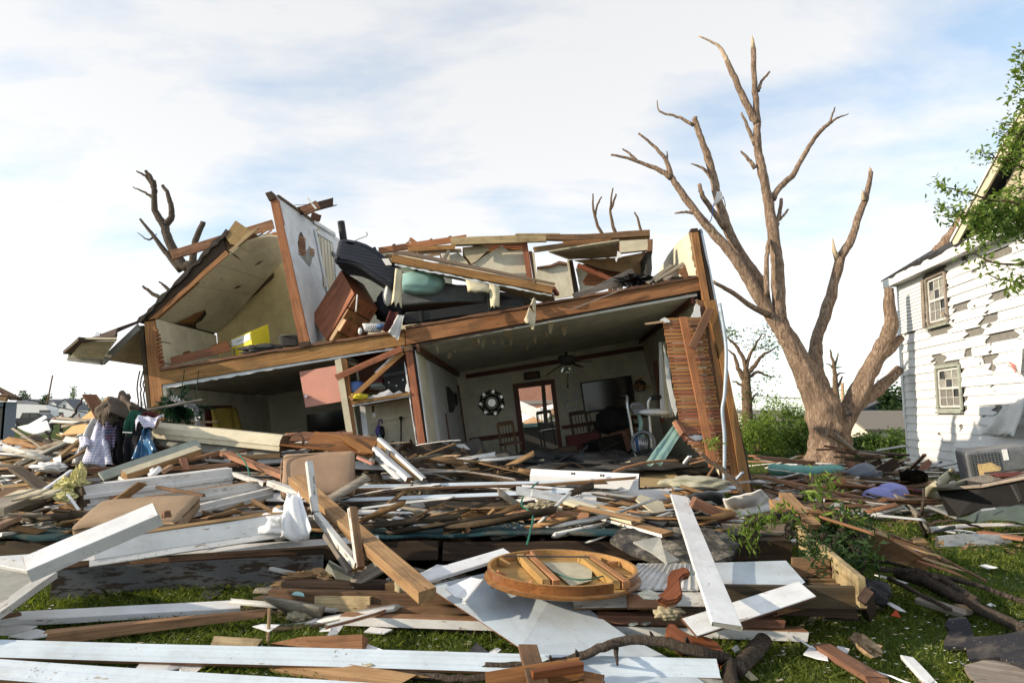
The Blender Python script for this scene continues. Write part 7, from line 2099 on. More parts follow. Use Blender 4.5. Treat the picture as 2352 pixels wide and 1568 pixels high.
# cream beam and concrete like panel
CR=[(-.10,-.10),(.10,-.10),(.10,.11),(-.05,.11),(-.10,.05),(-.115,-.03),(-.10,-.04)]
moulding('cream_beam',P((362,988),9.7),P((652,1018),9.3),CR,'cream_siding','long cream clapboard beam lying in front of the left room','beam',raw='lumber_brown')
slab('cement_board',[P(F1(790,285),9.75),P(F1(1000,300),9.65),P(F1(1460,350),9.4),P(F1(1420,392),9.3),P(F1(1130,380),9.4),P(F1(830,330),9.6)],0.05,['concrete'],'speckled grey cement panel under the cream beam','panel')
BY('broken_beam_end','reddish splintered beam end against the cream beam',L4(1620,660),9.4,L4(1750,740),9.5,0.20,0.10,'lumber',jag=(.05,.05))
# brown broken furniture in front of the closet
fd=root('broken_cabinet',P(F2(350,180),9.6),'splintered brown cabinet shell lying in front of the closet','cabinet')
plank('panel',P(F2(0,140),9.4),P(F2(560,200),9.3),0.40,0.025,'varnish',parent=fd,jag=(.1,.1))
plank('panel',P(F2(20,100),9.7),P(F2(440,95),9.8),0.12,0.03,'lumber',parent=fd,up=V((0,-1,0.2)),jag=(.1,.02))
plank('panel',P(F2(180,110),9.6),P(F2(560,170),9.4),0.30,0.02,'varnish',parent=fd,up=V((0.3,-1,1)))
plank('rib',P(F2(380,100),9.5),P(F2(550,210),9.2),0.10,0.03,'varnish',parent=fd,up=V((0,-1,0.5)))
ring('hoop',P(F2(95,125),9.4),V((0.2,1,0.3)),0.11,0.02,'lumber_brown',fd,18)
SG('shelf_board','white edged shelf board on top of the broken cabinet',[(F2(130,75)+(1.33,)),(F2(580,105)+(1.25,)),(F2(570,125)+(1.2,)),(F2(130,90)+(1.28,))],0.02,'lumber')
# leaning white doors with hinges
for i,(a,b,c_,d_,lab)in enumerate(((F2(585,105),F2(865,355),F2(800,355),F2(575,160),'white door edge with two dark hinges leaning at the closet'),(F2(575,195),F2(720,345),F2(690,352),F2(565,235),'second white door leaning below the hinged one'))):
 o=slab('leaning_door',[P(a,9.4),P(b,8.9),P(c_,8.9),P(d_,9.4)],0.12,['lumber' if i==0 else 'white_paint'],lab,'door',edge='white_paint')
 if i==0:
  for(u,v)in((640,190),(795,318)):
   slab('hinge',[P(F2(u-10,v-20),9.1),P(F2(u+12,v-5),9.05),P(F2(u+10,v+22),9.05),P(F2(u-10,v+8),9.1)],0.02,['metal_dark'],parent=o)
moulding('door_edge',P(F2(590,110),9.3),P(F2(860,352),8.8),[(-.03,-.02),(.03,-.02),(.03,.02),(-.03,.02)],'white_paint','white rail along the hinged door edge','board')
moulding('door_edge',P(F2(565,170),9.3),P(F2(770,352),8.85),[(-.045,-.03),(.045,-.03),(.045,.03),(-.045,.03)],'white_paint','lower white rail of the hinged door','board')
BY('pink_lath','pinkish broken lath under the leaning doors',F2(450,215),9.0,F2(560,262),8.9,0.08,0.03,'pink_board',jag=(.05,.05))
# ------------------------------------------------------------------ foreground, centre
BY('long_timber','long brown timber slanting down through the middle of the heap',F2(85,350),7.3,F2(880,1045),4.95,0.14,0.09,'lumber_brown' if False else 'lumber',up=V((0.5,-1,1)),jag=(.05,0))
BY('baluster','tall white square baluster standing beside the big cushion',F2(172,245),6.5,F2(212,560),6.3,0.06,0.06,'lumber_brown',**WD)
BY('baluster','white baluster leaning down under the long timber',F2(215,565),6.3,F2(465,870),5.6,0.06,0.06,'lumber_brown',**WD)
BY('baluster','raw brown and white baluster standing in front of the long timber',F2(430,520),5.8,F2(480,890),5.6,0.065,0.065,'lumber',sides='f',paintmat='white_dirty')
BY('baluster','thin grey baluster slanting behind the dark beam end',F2(270,680),6.0,F2(420,910),5.7,0.045,0.045,'lumber_grey')
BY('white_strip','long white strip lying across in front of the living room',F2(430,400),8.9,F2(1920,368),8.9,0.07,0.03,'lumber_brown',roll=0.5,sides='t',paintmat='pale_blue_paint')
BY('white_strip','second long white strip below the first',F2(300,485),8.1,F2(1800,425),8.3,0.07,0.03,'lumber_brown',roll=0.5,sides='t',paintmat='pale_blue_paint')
BY('brown_strip','long thin brown strip between the two white strips',F2(430,420),8.6,F2(1960,372),8.7,0.05,0.03,'lumber_brown',jag=(.1,.1))
BY('brown_strip','dark board along the living room sill',F2(440,362),9.4,F2(1180,372),9.3,0.09,0.04,'lumber_dark')
BY('brown_strip','splintered reddish strip beside the metal box',F3(120,290),8.5,F3(780,240),8.7,0.06,0.03,'lumber',jag=(.1,.25))
BY('white_strip','short white strip left of the grey board',F3(10,300),8.4,F3(400,328),8.3,0.05,0.03,'lumber_brown',roll=0.4,sides='t',paintmat='white_paint')
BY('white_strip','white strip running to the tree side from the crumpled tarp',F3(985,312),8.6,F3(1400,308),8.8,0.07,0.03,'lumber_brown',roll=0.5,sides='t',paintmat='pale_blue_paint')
mb=root('metal_housing',P(F3(420,240),9.1),'long white metal housing with screw holes in front of the living room','housing')
moulding('shell',P(F3(75,232),9.2),P(F3(770,265),8.8),[(-.09,-.10),(.09,-.10),(.09,.09),(-.03,.10),(-.09,.02)],'plastic_white',None,None,parent=mb,raw='lumber_dark')
for x,y in((335,216),(350,217),(522,228),(538,229)):
 disc('screw_hole',P(F3(x,y),8.82),V((0.1,-1,0.3)),0.014,0.02,'black',mb,8)
SG('hardboard_sheet','tan hardboard sheet lying at the sill of the living room',[F3(480,205)+(.62,),F3(980,175)+(.68,),F3(1060,292)+(.5,),F3(800,302)+(.5,),F3(560,270)+(.52,)],0.01,'tan_board')
BY('torn_board','splintered brown board lying on the hardboard sheet',F3(560,215),9.2,F3(1020,130),9.6,0.08,0.03,'lumber',jag=(.15,.05),sag=0.05)
SG('grey_board','wide pale grey board lying in front of the hardboard',[F3(385,335)+(.62,),F3(980,310)+(.62,),F3(1000,435)+(.45,),F3(405,448)+(.45,)],0.04,'white_worn')
db=root('double_board',G(F3(560,480),0.5),'pair of white and orange boards nailed together slanting to the right','boards')
plank('board',G(F3(130,380),0.60),G(F3(960,610),0.50),0.15,0.035,'lumber',parent=db,sides='f',paintmat='white_paint',up=V((0,-0.2,1)))
plank('board',G(F3(200,366),0.66),G(F3(760,530),0.56),0.14,0.035,'lumber_pale',parent=db,sides='tf',paintmat='cream_siding',up=V((0,-0.2,1)))
plank('board',G(F3(360,425),0.655),G(F3(800,520),0.60),0.08,0.02,'lumber',parent=db,up=V((0,-0.2,1)),jag=(.05,.05))
BD('post','dark weathered square post slanting behind the white plank',F3(1110,400),0.72,F3(1470,575),0.45,0.13,0.13,'lumber_brown','post')
BD('small_board','short grey plaster board hanging over the deck edge',F3(130,430),0.52,F3(190,530),0.45,0.13,0.02,'lumber_grey')
sc_=root('splintered_bureau',G(F3(30,490),0.5),'reddish wooden drawer frame on the deck edge','drawer')
plank('rail',G(F2(1265,555),0.55),G(F3(450,500),0.55),0.10,0.03,'lumber',parent=sc_,up=V((0,-1,0.4)))
plank('side',G(F2(1255,545),0.58),G(F2(1300,600),0.46),0.10,0.03,'lumber',parent=sc_,up=V((0,-1,0.2)))
plank('rail',G(F2(1300,590),0.48),G(F3(540,520),0.47),0.06,0.03,'lumber_brown',parent=sc_)
BD('small_board','brown board propped steeply against the deck edge',F2(1100,620),0.55,F2(1050,745),0.30,0.17,0.03,'lumber_brown',up=V((0,-1,0.5)))
BD('white_plank','chalky white plank on the teal deck',F2(960,580),0.50,F2(1240,555),0.50,0.10,0.04,'white_worn')
BD('white_plank','small white offcut beside the chalky plank',F2(800,630),0.48,F2(925,632),0.48,0.08,0.03,'white_paint')
for i,(a,b,m_,lab)in enumerate(((F2(500,760),F2(1100,690),'lumber_brown','reddish cedar board low in the dark gap under the deck'),(F2(480,720),F2(1040,660),'lumber','upper cedar board in the gap under the deck'),(F2(1200,690),F2(1900,650),'lumber_dark','black board along the deck edge right of the gap'))):
 BD('gap_board',lab,a,0.30-0.04*i,b,0.34,0.16,0.03,m_,up=V((0,-1,0.3)),jag=(.1,.1))
 # green cord
tube('string_lights',limb([P(F2(1540,370),8.3),P(F2(1470,430),8.0),P(F2(1440,500),7.6),P(F2(1505,560),6.9),P(F2(1495,650),6.6),P(F2(1475,740),6.2)],6,0.01),0.010,'green_wire',None,6,'green light cord looping over the deck edge in the middle','cord')
tube('string_lights',limb([P(F1(1225,375),8.9),P(F1(1265,420),8.6),P(F1(1285,460),8.4),P(F1(1295,490),8.3)],5,0.01),0.010,'green_wire',None,6,'green cord dangling left of the big cushion','cord')
tube('string_lights',limb([G(F2(560,725),.5),G(F2(600,800),.42),G(F2(650,880),.32),G(F2(660,965),.2)],5,0.01),0.008,'green_wire',None,6,'green cord hanging over the long timber','cord')
# white plank from the long timber to the table
BD('white_plank','white plank running from the long timber to the round table',F2(715,985),0.33,F2(1362,790),0.44,0.14,0.03,'lumber_grey',roll=0.25,**WP)
# large white panel
PAN=[(982,1346,.24),(1050,1330,.27),(1120,1314,.29),(1280,1347,.27),(1440,1460,.10),(1556,1520,.075),(1660,1600,.05),(1330,1625,.05),(1195,1487,.08),(1090,1417,.15)]
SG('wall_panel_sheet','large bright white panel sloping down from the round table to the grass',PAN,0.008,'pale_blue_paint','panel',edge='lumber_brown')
SG('panel_scrap','torn curled white panel scrap lying beside the round table',[F2(985,1000)+(.33,),F2(1140,935)+(.38,),F2(1210,950)+(.37,),F2(1120,1070)+(.31,),F2(1040,1050)+(.30,)],0.006,'white_paint','panel')
BD('panel_edge','thin white strip at the edge of the torn scrap',F2(1095,1085),0.30,F2(1205,950),0.37,0.03,0.02,'white_paint')
# ---- round table upside down
def table():
 c=V((G((1283,1288),0.40).x,5.42,0.345))
 Rm=Matrix.Rotation(R(1.0),3,'Y')@Matrix.Rotation(R(1.5),3,'X')
 rt=root('round_table',c,'round wooden table top lying upside down on the white panel','table')
 def W_(x,y,z):return c+Rm@V((x,y,z))
 def band(name,r0,r1,z0,z1,mat,mat2,gap=None,n=72):
  vs,fs,fm=[],[],[]
  idx=[]
  for i in range(n+1):
   a=2*math.pi*i/n
   for(r_,z)in((r0,z0),(r1,z0),(r1,z1),(r0,z1)):
    vs.append(W_(math.cos(a)*r_,math.sin(a)*r_,z))
  for i in range(n):
   am=2*math.pi*(i+0.5)/n
   if gap and gap[0]<am<gap[1]:continue
   for j in range(4):
    j2=(j+1)%4
    fs.append((i*4+j,i*4+j2,(i+1)*4+j2,(i+1)*4+j));fm.append(1 if j in(1,2)else 0)
  o=build(name,vs,fs,[mat,mat2],fm,rt,Matrix.Translation(c))
  return normals_out(o)
 n=72
 prof=[(0.0,0.0),(0.585,0.0),(0.60,0.008),(0.60,0.020),(0.585,0.03),(0.0,0.03)]
 vs,fs,fm=[],[],[]
 for i in range(n):
  a=2*math.pi*i/n
  for(r_,z)in prof:vs.append(W_(math.cos(a)*max(r_,0.001),math.sin(a)*max(r_,0.001),z))
 k=len(prof)
 for i in range(n):
  for j in range(k-1):
   i2=(i+1)%n
   fs.append((i*k+j,i*k+j+1,i2*k+j+1,i2*k+j));fm.append(1 if j==k-2 else 0)
 normals_out(build('top',vs,fs,['varnish','table_inner'],fm,rt,Matrix.Translation(c)))
 band('apron',0.575,0.552,0.03,0.098,'varnish','table_inner',gap=(5.35,5.62))
 for sx in(-0.30,0.20):
  for dx in(0.0,0.075):
   a,b=W_(sx-0.02+dx,0.40,0.065),W_(sx+0.16+dx,-0.40,0.065)
   plank('rail',a,b,0.055,0.06,'table_inner',parent=rt,wob=0)
 for a in(0.5,1.1,2.0,2.7,3.5,4.2,5.9):
  p_,q_=W_(math.cos(a)*0.54,math.sin(a)*0.54,0.07),W_(math.cos(a)*0.44,math.sin(a)*0.44,0.05)
  plank('corner_block',p_,q_,0.03,0.07,'table_inner',parent=rt,wob=0,taper=0.4)
 plank('cross_rod',W_(-0.45,0.28,0.10),W_(0.25,0.30,0.10),0.012,0.012,'metal_dark',parent=rt,wob=0)
 return W_
TW=table()
gl=slab('glass_sheet',ragged([TW(-0.14,0.26,0.06),TW(0.14,0.30,0.055),TW(0.24,0.05,0.06),TW(0.2,-0.22,0.05),TW(0.04,-0.38,0.05),TW(-0.05,-0.05,0.055)],0.15,0.012),0.006,['speckled_board'],'broken sheet of frosted glass lying inside the round table','glass')
tube('string_lights',limb([TW(-0.1,-0.05,0.075),TW(0.02,-0.25,0.075),TW(0.15,-0.32,0.08),TW(0.3,-0.2,0.08)],5,0.0),0.006,'green_wire',None,5,'green wire lying inside the round table','cord')
# curved table legs
def cabriole(q0,z0,ang,s,label):
 b=G(q0,z0)
 pts=[(0,0),(0.05,0.02),(0.11,0.075),(0.14,0.16),(0.19,0.21),(0.30,0.225),(0.33,0.20),(0.335,0.15),(0.27,0.14),(0.23,0.11),(0.215,0.05),(0.20,-0.03),(0.14,-0.07),(0.05,-0.08),(0.0,-0.05)]
 M_=Matrix.Rotation(R(42),3,'X')@Matrix.Rotation(ang,3,'Z')
 top=[b+M_@V((x*s,y*s,0.06))for x,y in pts]
 o=slab('table_leg_piece',top,0.07,['varnish'],label,'table leg',nrm=V((0,-.67,.74)))
 bm=bmesh.new();bm.from_mesh(o.data)
 bmesh.ops.bevel(bm,geom=[e for e in bm.edges if e.calc_face_angle(0)>0.9],offset=0.012,segments=2,affect='EDGES')
 bm.to_mesh(o.data);bm.free()
cabriole((1508,1376),0.34,R(8),0.85,'curved varnished table leg lying on the white boards')
cabriole((1545,1440),0.22,R(-75),1.0,'second curved table leg tipped over beside the white plank')
# beadboard panel
bb=root('beadboard_panel',G(F3(900,880),0.33),'white grooved beadboard panel between table and plank','panel')
q4=[F3(770,795),F3(1130,795),F3(1150,962),F3(560,955)]
slab('sheet',[G(q4[0],.34),G(q4[1],.34),G(q4[2],.32),G(q4[3],.32)],0.012,['white_worn'],parent=bb)
for i in range(13):
 f=i/12
 a=G((q4[0][0]+(q4[1][0]-q4[0][0])*f,q4[0][1]+(q4[1][1]-q4[0][1])*f),.345);b=G((q4[3][0]+(q4[2][0]-q4[3][0])*f,q4[3][1]+(q4[2][1]-q4[3][1])*f),.325)
 plank('bead',a,b,0.012,0.010,'white_dirty',parent=bb,wob=0)
 # the main white plank and its crossing one
BD('white_plank','broad white plank standing out diagonally in the right foreground',F3(1022,362),0.72,F3(1338,1205),0.40,0.17,0.03,'lumber_grey',up=V((0.1,-0.25,1)),endmat='concrete',**WP)
BD('white_plank','white plank crossing low under the broad diagonal one',F3(1090,1215),0.24,F3(1855,965),0.40,0.17,0.025,'lumber_brown',up=V((0.0,-0.45,1)),sides='t',paintmat='white_paint')
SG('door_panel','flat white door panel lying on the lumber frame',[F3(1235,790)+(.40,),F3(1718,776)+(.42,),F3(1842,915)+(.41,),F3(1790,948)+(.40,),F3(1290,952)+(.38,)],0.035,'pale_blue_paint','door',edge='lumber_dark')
# ---- lumber frame at the right
lf=root('lumber_frame',G((1900,1300),0.4),'heavy timber frame with slats lying at the right end of the deck','frame')
plank('side_beam',G(F3(1800,615),0.42),G(F3(2215,985),0.40),0.05,0.20,'lumber_pale',parent=lf)
plank('back_beam',G(F3(1300,605),0.44),G(F3(1745,612),0.44),0.05,0.20,'lumber_grey',parent=lf)
plank('front_beam',G(F3(1250,1000),0.34),G(F3(2238,1015),0.34),0.05,0.15,'lumber_dark',parent=lf)
plank('front_beam',G(F3(1400,1055),0.24),G(F3(2180,1090),0.24),0.05,0.12,'lumber_dark',parent=lf)
plank('cross_beam',G(F3(1750,815),0.40),G(F3(2010,825),0.40),0.06,0.14,'lumber_brown',parent=lf)
for k in range(4):
 plank('slat',G(F3(1850+12*k,880+k*28),0.33),G(F3(2010+22*k,875+k*30),0.33),0.05,0.03,'lumber_brown',parent=lf)
plank('sheet_edge',G(F3(1640,1110),0.18),G(F3(1915,1040),0.3),0.12,0.04,'lumber',parent=lf)
plank('leg',G(F3(2230,1000),0.40),G(F3(2262,1125),0.05),0.10,0.06,'lumber_dark',parent=lf,up=V((0,-1,0)))
# long boards under everything, right foreground
BD('long_board','long thick white board lying under the white panel and plank',(785,1420),0.07,(1852,1457),0.06,0.14,0.07,'lumber',sides='f',paintmat='white_worn',roll=-0.05)
BD('long_board','white trim board just under the curved table leg',F3(340,1040),0.24,F3(1560,1030),0.26,0.13,0.03,'lumber_brown',up=V((0,-0.7,1)),sides='t',paintmat='white_dirty')
BD('short_board','short pale board fixed on the white trim board',F3(690,1040),0.265,F3(985,1045),0.265,0.11,0.03,'lumber',up=V((0,-0.9,1)))
BD('long_board','long brown board between the white boards in front',F3(500,1142),0.15,F3(1700,1175),0.13,0.11,0.06,'lumber_brown')
BD('short_board','pale new timber end at the left of the brown pile',F2(-30,1075),0.12,F2(552,1095),0.13,0.07,0.12,'lumber_pale')
BD('long_board','brown timber continuing behind the pale timber end',F2(-60,1055),0.15,F2(1060,1085),0.15,0.08,0.13,'lumber_brown')
BD('long_board','grey brown timber above the grass left of the white panel',F2(500,1145),0.08,F2(1150,1165),0.08,0.07,0.10,'lumber_brown',jag=(.08,0))
BD('short_board','grey weathered board leaning under the long timber',F2(425,965),0.22,F2(620,860),0.36,0.14,0.03,'lumber_grey',up=V((0,-0.8,1)))
BD('short_board','dark joist lying behind the long timber foot',F2(20,970),0.20,F2(700,985),0.2,0.12,0.05,'lumber_dark')
BD('short_board','red brown block beside the long timber foot',F2(630,1000),0.20,F2(920,1005),0.2,0.10,0.09,'lumber_brown')
BD('short_board','white offcut standing under the white plank',F2(860,930),0.28,F2(970,870),0.3,0.10,0.03,'white_worn')
SG('curled_shingle','curled grey green shingle leaning at the end of the dark beam',[F2(265,900)+(.25,),F2(290,840)+(.42,),F2(440,930)+(.28,),F2(425,970)+(.2,),F2(340,960)+(.2,)],0.012,'greygreen_board','shingle')
heap('leaf_litter',G(F2(240,945),0.2),0.3,0.12,0.06,'lumber_brown','curled brown bark and leaves beside the shingle','bark',0.9,3,4,smooth=False)
heap('insulation_tuft',G(F2(725,1010),0.22),0.05,0.06,0.14,'insulation','dirty insulation tuft at the foot of the long timber','insulation',0.6,3,3)
for i,(q,lab)in enumerate(((F2(120,1165),'pale insulation wad on the grass left'),(F2(520,1470),'pale insulation scrap near the bottom branch'),(F3(960,1115),'insulation roll end beside the second table leg'),(F3(70,440),'insulation wad on the drawer frame'))):
 heap('insulation_tuft',G(q,0.05 if i<2 else 0.25 if i==2 else 0.55),0.10,0.07,0.04,'insulation',lab,'insulation',0.4,2.5,4)
 # shingle slabs in the centre right
SG('shingle_slab','mossy torn shingle slab lying behind the broad plank',[(F3(580,640)+(.42,)),F3(640,575)+(.50,),F3(800,560)+(.52,),F3(1000,560)+(.52,),F3(1180,555)+(.5,),F3(1330,600)+(.5,),F3(1415,665)+(.45,),F3(1380,740)+(.40,),F3(1230,790)+(.36,),F3(1040,780)+(.36,),F3(900,780)+(.36,),F3(720,720)+(.38,)],0.04,'mossy_shingle','shingles')
SG('shingle_slab','smooth grey shingle strip over the mossy slab',[F3(730,655)+(.52,),F3(905,620)+(.55,),F3(925,700)+(.50,),F3(1030,770)+(.43,),F3(950,795)+(.42,),F3(850,720)+(.47,)],0.015,'concrete','shingles')
SG('shingle_slab','black shingle strip above the double board',[F3(690,460)+(.58,),F3(830,480)+(.58,),F3(960,520)+(.56,),F3(920,555)+(.54,),F3(760,500)+(.56,)],0.02,'shingle','shingles')
# crumpled things in front of the leaning corner
heap('pillow',P(F3(1130,275),8.8),0.42,0.22,0.085,'canvas','pale crumpled pillow at the foot of the corner studs','pillow',0.35,2.2,4)
drape('foil_sheet',G(F3(1070,345),.72),G(F3(1310,330),.72),G(F3(1340,450),.45),G(F3(1150,440),.45),10,14,0.03,'metal_grey',0.01,9,None,'crumpled grey foil sheet beside the dark post','sheet')
drape('foil_sheet',G(F3(1310,375),.75),G(F3(1560,320),.85),G(F3(1650,420),.5),G(F3(1340,455),.5),10,16,0.018,'white_cloth',0.01,5,None,'bent white vinyl sheet arching over a dark hollow','sheet',0.12)
BY('corner_timber','orange broken timber leaning out of the brush',F3(1640,400),6.9,F3(1700,470),6.6,0.12,0.08,'lumber',jag=(.08,0))
BY('corner_timber','sunlit split timber leaning in the brush',F3(1700,345),6.6,F3(1905,560),6.0,0.12,0.05,'lumber',jag=(.1,.02))
for i,(a,b,m_)in enumerate(((F3(1090,150),F3(1230,120),'lumber'),(F3(1080,130),F3(1210,105),'lumber'),(F3(1210,240),F3(1290,110),'lumber_brown'),(F3(1060,150),F3(1100,100),'white_paint'),(F3(1390,260),F3(1440,205),'conduit'),(F3(1330,280),F3(1500,265),'metal_grey'))):
 BY('sill_scrap',('upper','lower','slanting','white','blue grey','flat metal')[i]+' scrap piece at the foot of the lath panel',a,10.3,b,10.2,0.07,0.03,m_)
branch('dead_branch',[P(F3(1180,90),8.9),P(F3(1260,160),8.7),P(F3(1350,230),8.4),P(F3(1440,335),8.0)],0.02,0.035,'bark_grey',None,5,0.03,7,0.2,'thorny grey branch leaning before the corner studs','branch')
v,f=leaf_cloud([tuple(P(F3(1245,20),8.8)),tuple(P(F3(1265,10),8.8))],60,(0.05,0.05,0.05),0.07)
np_mesh('leaf_sprig',v,f,'leaf_bright',bpy.data.objects['dead_branch'],kind='stuff',loc=tuple(P(F3(1255,15),8.8)))
# ------------------------------------------------------------------ bottom: branches and furniture base
branch('fallen_branch',[G(F2(330,1465),.05),G(F2(600,1515),.05),G(F2(950,1535),.05),G(F2(1240,1535),.06),G(F3(170,1450),.10),G(F3(420,1385),.16),G(F3(620,1300),.22),G(F3(860,1285),.22),G(F3(1150,1350),.18),G(F3(1340,1420),.10),G(F3(1370,1580),.05)],0.016,0.038,'bark_grey',None,5,0.015,9,0.3,'long dark branch curving along the bottom of the scene','branch')
branch('fallen_branch',[G(F2(760,1508),.04),G(F2(1000,1485),.05),G(F2(1240,1465),.08),G(F2(1500,1455),.10)],0.012,0.02,'bark_grey',None,5,0.01,7,0.25,'thin branch beside the bottom grooved board','branch')
branch('fallen_branch',[G(F3(1380,1500),.04),G(F3(1480,1400),.07),G(F3(1570,1290),.09)],0.06,0.055,'bark_grey',None,5,0.01,12,0.15,'thick sawn branch stub at the bottom right of the panel','branch')
for(x,y,dx,dy)in((370,1385,-8,-30),(600,1310,0,-20),(620,1340,8,110),(860,1275,-20,-40),(1080,1300,-5,-30),(200,1430,-5,-40)):
 branch('side_twig',[G(F3(x,y),.18),G(F3(x+dx,y+dy),.16 if dy>0 else.24)],0.016,0.006,'bark_grey',None,3,0.006,6,0.2,'snapped side twig on the long dark branch','twig','snapped twigs of the long branch')
BD('grooved_board','brown grooved board standing up at the bottom centre',F2(1475,1345),0.20,F2(1545,1590),0.14,0.115,0.03,'lumber_brown',up=V((0.1,-0.75,0.6)))
fb=root('furniture_base',G(F3(200,1530),.05),'red brown varnished furniture base cut off by the bottom edge','furniture')
plank('rail',G(F2(1225,1575),.10),G(F2(1812,1480),.16),0.12,0.05,'varnish',parent=fb,up=V((0,-1,0.6)))
plank('top_edge',G(F2(1500,1520),.18),G(F2(1815,1468),.19),0.04,0.05,'varnish',parent=fb)
plank('rail',G(F3(260,1540),.10),G(F3(540,1600),.08),0.14,0.05,'varnish',parent=fb,up=V((0,-0.6,1)))
SG('grey_slab','grey cracked slab at the bottom edge right of the panel',[F3(800,1545)+(.05,),F3(960,1500)+(.07,),F3(1200,1510)+(.07,),F3(1330,1540)+(.05,),F3(1310,1620)+(.03,),F3(800,1620)+(.03,)],0.05,'concrete','slab')
BD('split_board','long torn orange board under the branch at the bottom',F2(-30,1440),0.05,F2(900,1600),0.04,0.16,0.03,'lumber',jag=(.1,.3),up=V((0,-0.3,1)))
SG('split_wood_chunk','fan shaped splintered wood chunk on the grass',[F2(-60,1330)+(.06,),F2(130,1290)+(.12,),F2(490,1275)+(.14,),F2(525,1300)+(.1,),F2(490,1370)+(.06,),F2(200,1360)+(.06,)],0.05,'splinter','wood')
BD('split_board','pale wood offcut at the left of the splintered chunk',B1(1745,755),0.06,B1(2230,785),0.04,0.10,0.03,'lumber_pale',jag=(.05,.15),up=V((0,-0.5,1)))
for i,(pts,m_,lab)in enumerate((([B1(1130,985),B1(1240,835),B1(1645,870),B1(1620,940),B1(1370,1000)],'white_worn','pale grey siding piece between the two fluted boards'),([B1(1500,1010),B1(1510,950),B1(1790,900),B1(1640,1010)],'white_worn','second pale siding piece right of the first'),([B1(1070,920),B1(1200,850),B1(1215,890),B1(1180,925)],'white_dirty','small pale siding corner left of the siding piece'),([B1(-10,600),B1(315,615),B1(250,650),B1(60,690),B1(-10,690)],'white_paint','white cracked board scrap at the left edge'),([B1(70,700),B1(310,640),B1(460,690),B1(250,725)],'white_paint','second white cracked board scrap at the left'),([B1(-10,880),B1(240,855),B1(180,920),B1(-10,930)],'white_dirty','grey wood grained scrap at the left edge'),([B1(800,885),B1(900,815),B1(1060,820),B1(900,870)],'white_paint','slanted white scrap under the long fluted board'),([B1(520,1095),B1(640,1050),B1(850,1070),B1(860,1099)],'white_dirty','dirty white scrap at the bottom edge'),([B1(1670,380),B1(1720,310),B1(1890,285),B1(1850,350),B1(1770,385)],'shingle','dark slate piece in the shaded grass'),([B1(2140,300),B1(2180,290),B1(2290,285),B1(2285,345),B1(2210,345)],'concrete','grey stone lump at the end of the dark beam'),([F2(160,1210),F2(210,1180),F2(260,1175),F2(230,1200)],'paper_white','small white tile shard left of the panel'),([F2(280,1285),F2(340,1215),F2(385,1215),F2(340,1275)],'paper_white','white siding strip above the splintered chunk'),([F2(235,1255),F2(250,1240),F2(310,1230),F2(300,1250)],'paper_white','tiny white shard beside the siding strip'),([F2(500,1260),F2(540,1230),F2(670,1245),F2(620,1270)],'paper_white','flat white card in the middle grass'),([F2(1240,1385),F2(1290,1355),F2(1320,1365),F2(1270,1405)],'paper_white','white card beside the dark shingle near the panel'),([F2(1110,1400),F2(1170,1325),F2(1250,1385),F2(1230,1400)],'shingle','black shingle piece by the panel edge'),([F2(490,1340),F2(530,1335),F2(620,1370),F2(510,1375)],'paper_white','white shard at the tip of the splintered chunk'),([F2(70,1035),F2(95,1015),F2(140,1030),F2(145,1045)],'teal_fabric','pale blue shard on the brown pile'),([F4(405,1425),F4(440,1385),F4(485,1370),F4(525,1455),F4(470,1445)],'paper_white','sharp white shard on the lit grass at the right'),([F4(560,1410),F4(570,1385),F4(630,1400),F4(620,1418)],'paper_white','flat white shard right of the sharp one'),([F4(60,1395),F4(80,1380),F4(100,1405),F4(75,1415)],'plastic_white','crumpled white scrap beside the branch stub'),([F4(120,1530),F4(140,1505),F4(185,1545),F4(150,1550)],'insulation','pale scrap at the bottom right of the stub'),([F4(1260,995),F4(1290,990),F4(1350,1005),F4(1300,1010)],'paper_white','white scrap alone on the shaded lawn'),([F4(800,1175),F4(830,1175),F4(905,1220),F4(870,1215)],'paper_white','white strip beside the orange scrap'),([F4(750,1040),F4(790,1045),F4(915,1080),F4(890,1085)],'paper_white','white board sliver under the brush pile'),([F4(1295,1185),F4(1315,1178),F4(1340,1190),F4(1310,1192)],'paper_white','tiny white scrap near the grey log'),([F3(760,985),F3(820,960),F3(930,995),F3(890,1020),F3(800,1018)],'glass','clear glass shard by the curved table leg'),([F3(1060,850),F3(1120,840),F3(1150,862),F3(1080,868)],'glass','glass shard on the beadboard panel'),([F3(700,1185),F3(740,1165),F3(760,1180),F3(715,1195)],'glass','glass shard on the long white board'),([F3(780,1180),F3(820,1165),F3(850,1175),F3(810,1188)],'glass','second glass shard on the long white board'))):
 z=0.03
 if 'glass' in m_:z=0.36 if i<28 else 0.13
 if 'brown pile' in lab:z=0.2
 pp=ragged([G(q,z+random.uniform(0,0.03))for q in pts],0.12,0.012)
 slab('ground_scrap',pp,0.008,[m_],lab,'scrap')
st=root('paper_stake',G(B1(2250,780),0.03),'small wooden stake piercing a white paper on the grass','stake')
plank('stake',G(B1(2250,785),0.0),G(B1(2252,785),0.0)+V((0,0,0.26)),0.02,0.02,'lumber_pale',parent=st)
slab('paper',[G(B1(2120,620),.12),G(B1(2200,600),.13),G(B1(2350,605),.12),G(B1(2260,665),.11)],0.004,['paper_white'],parent=st)
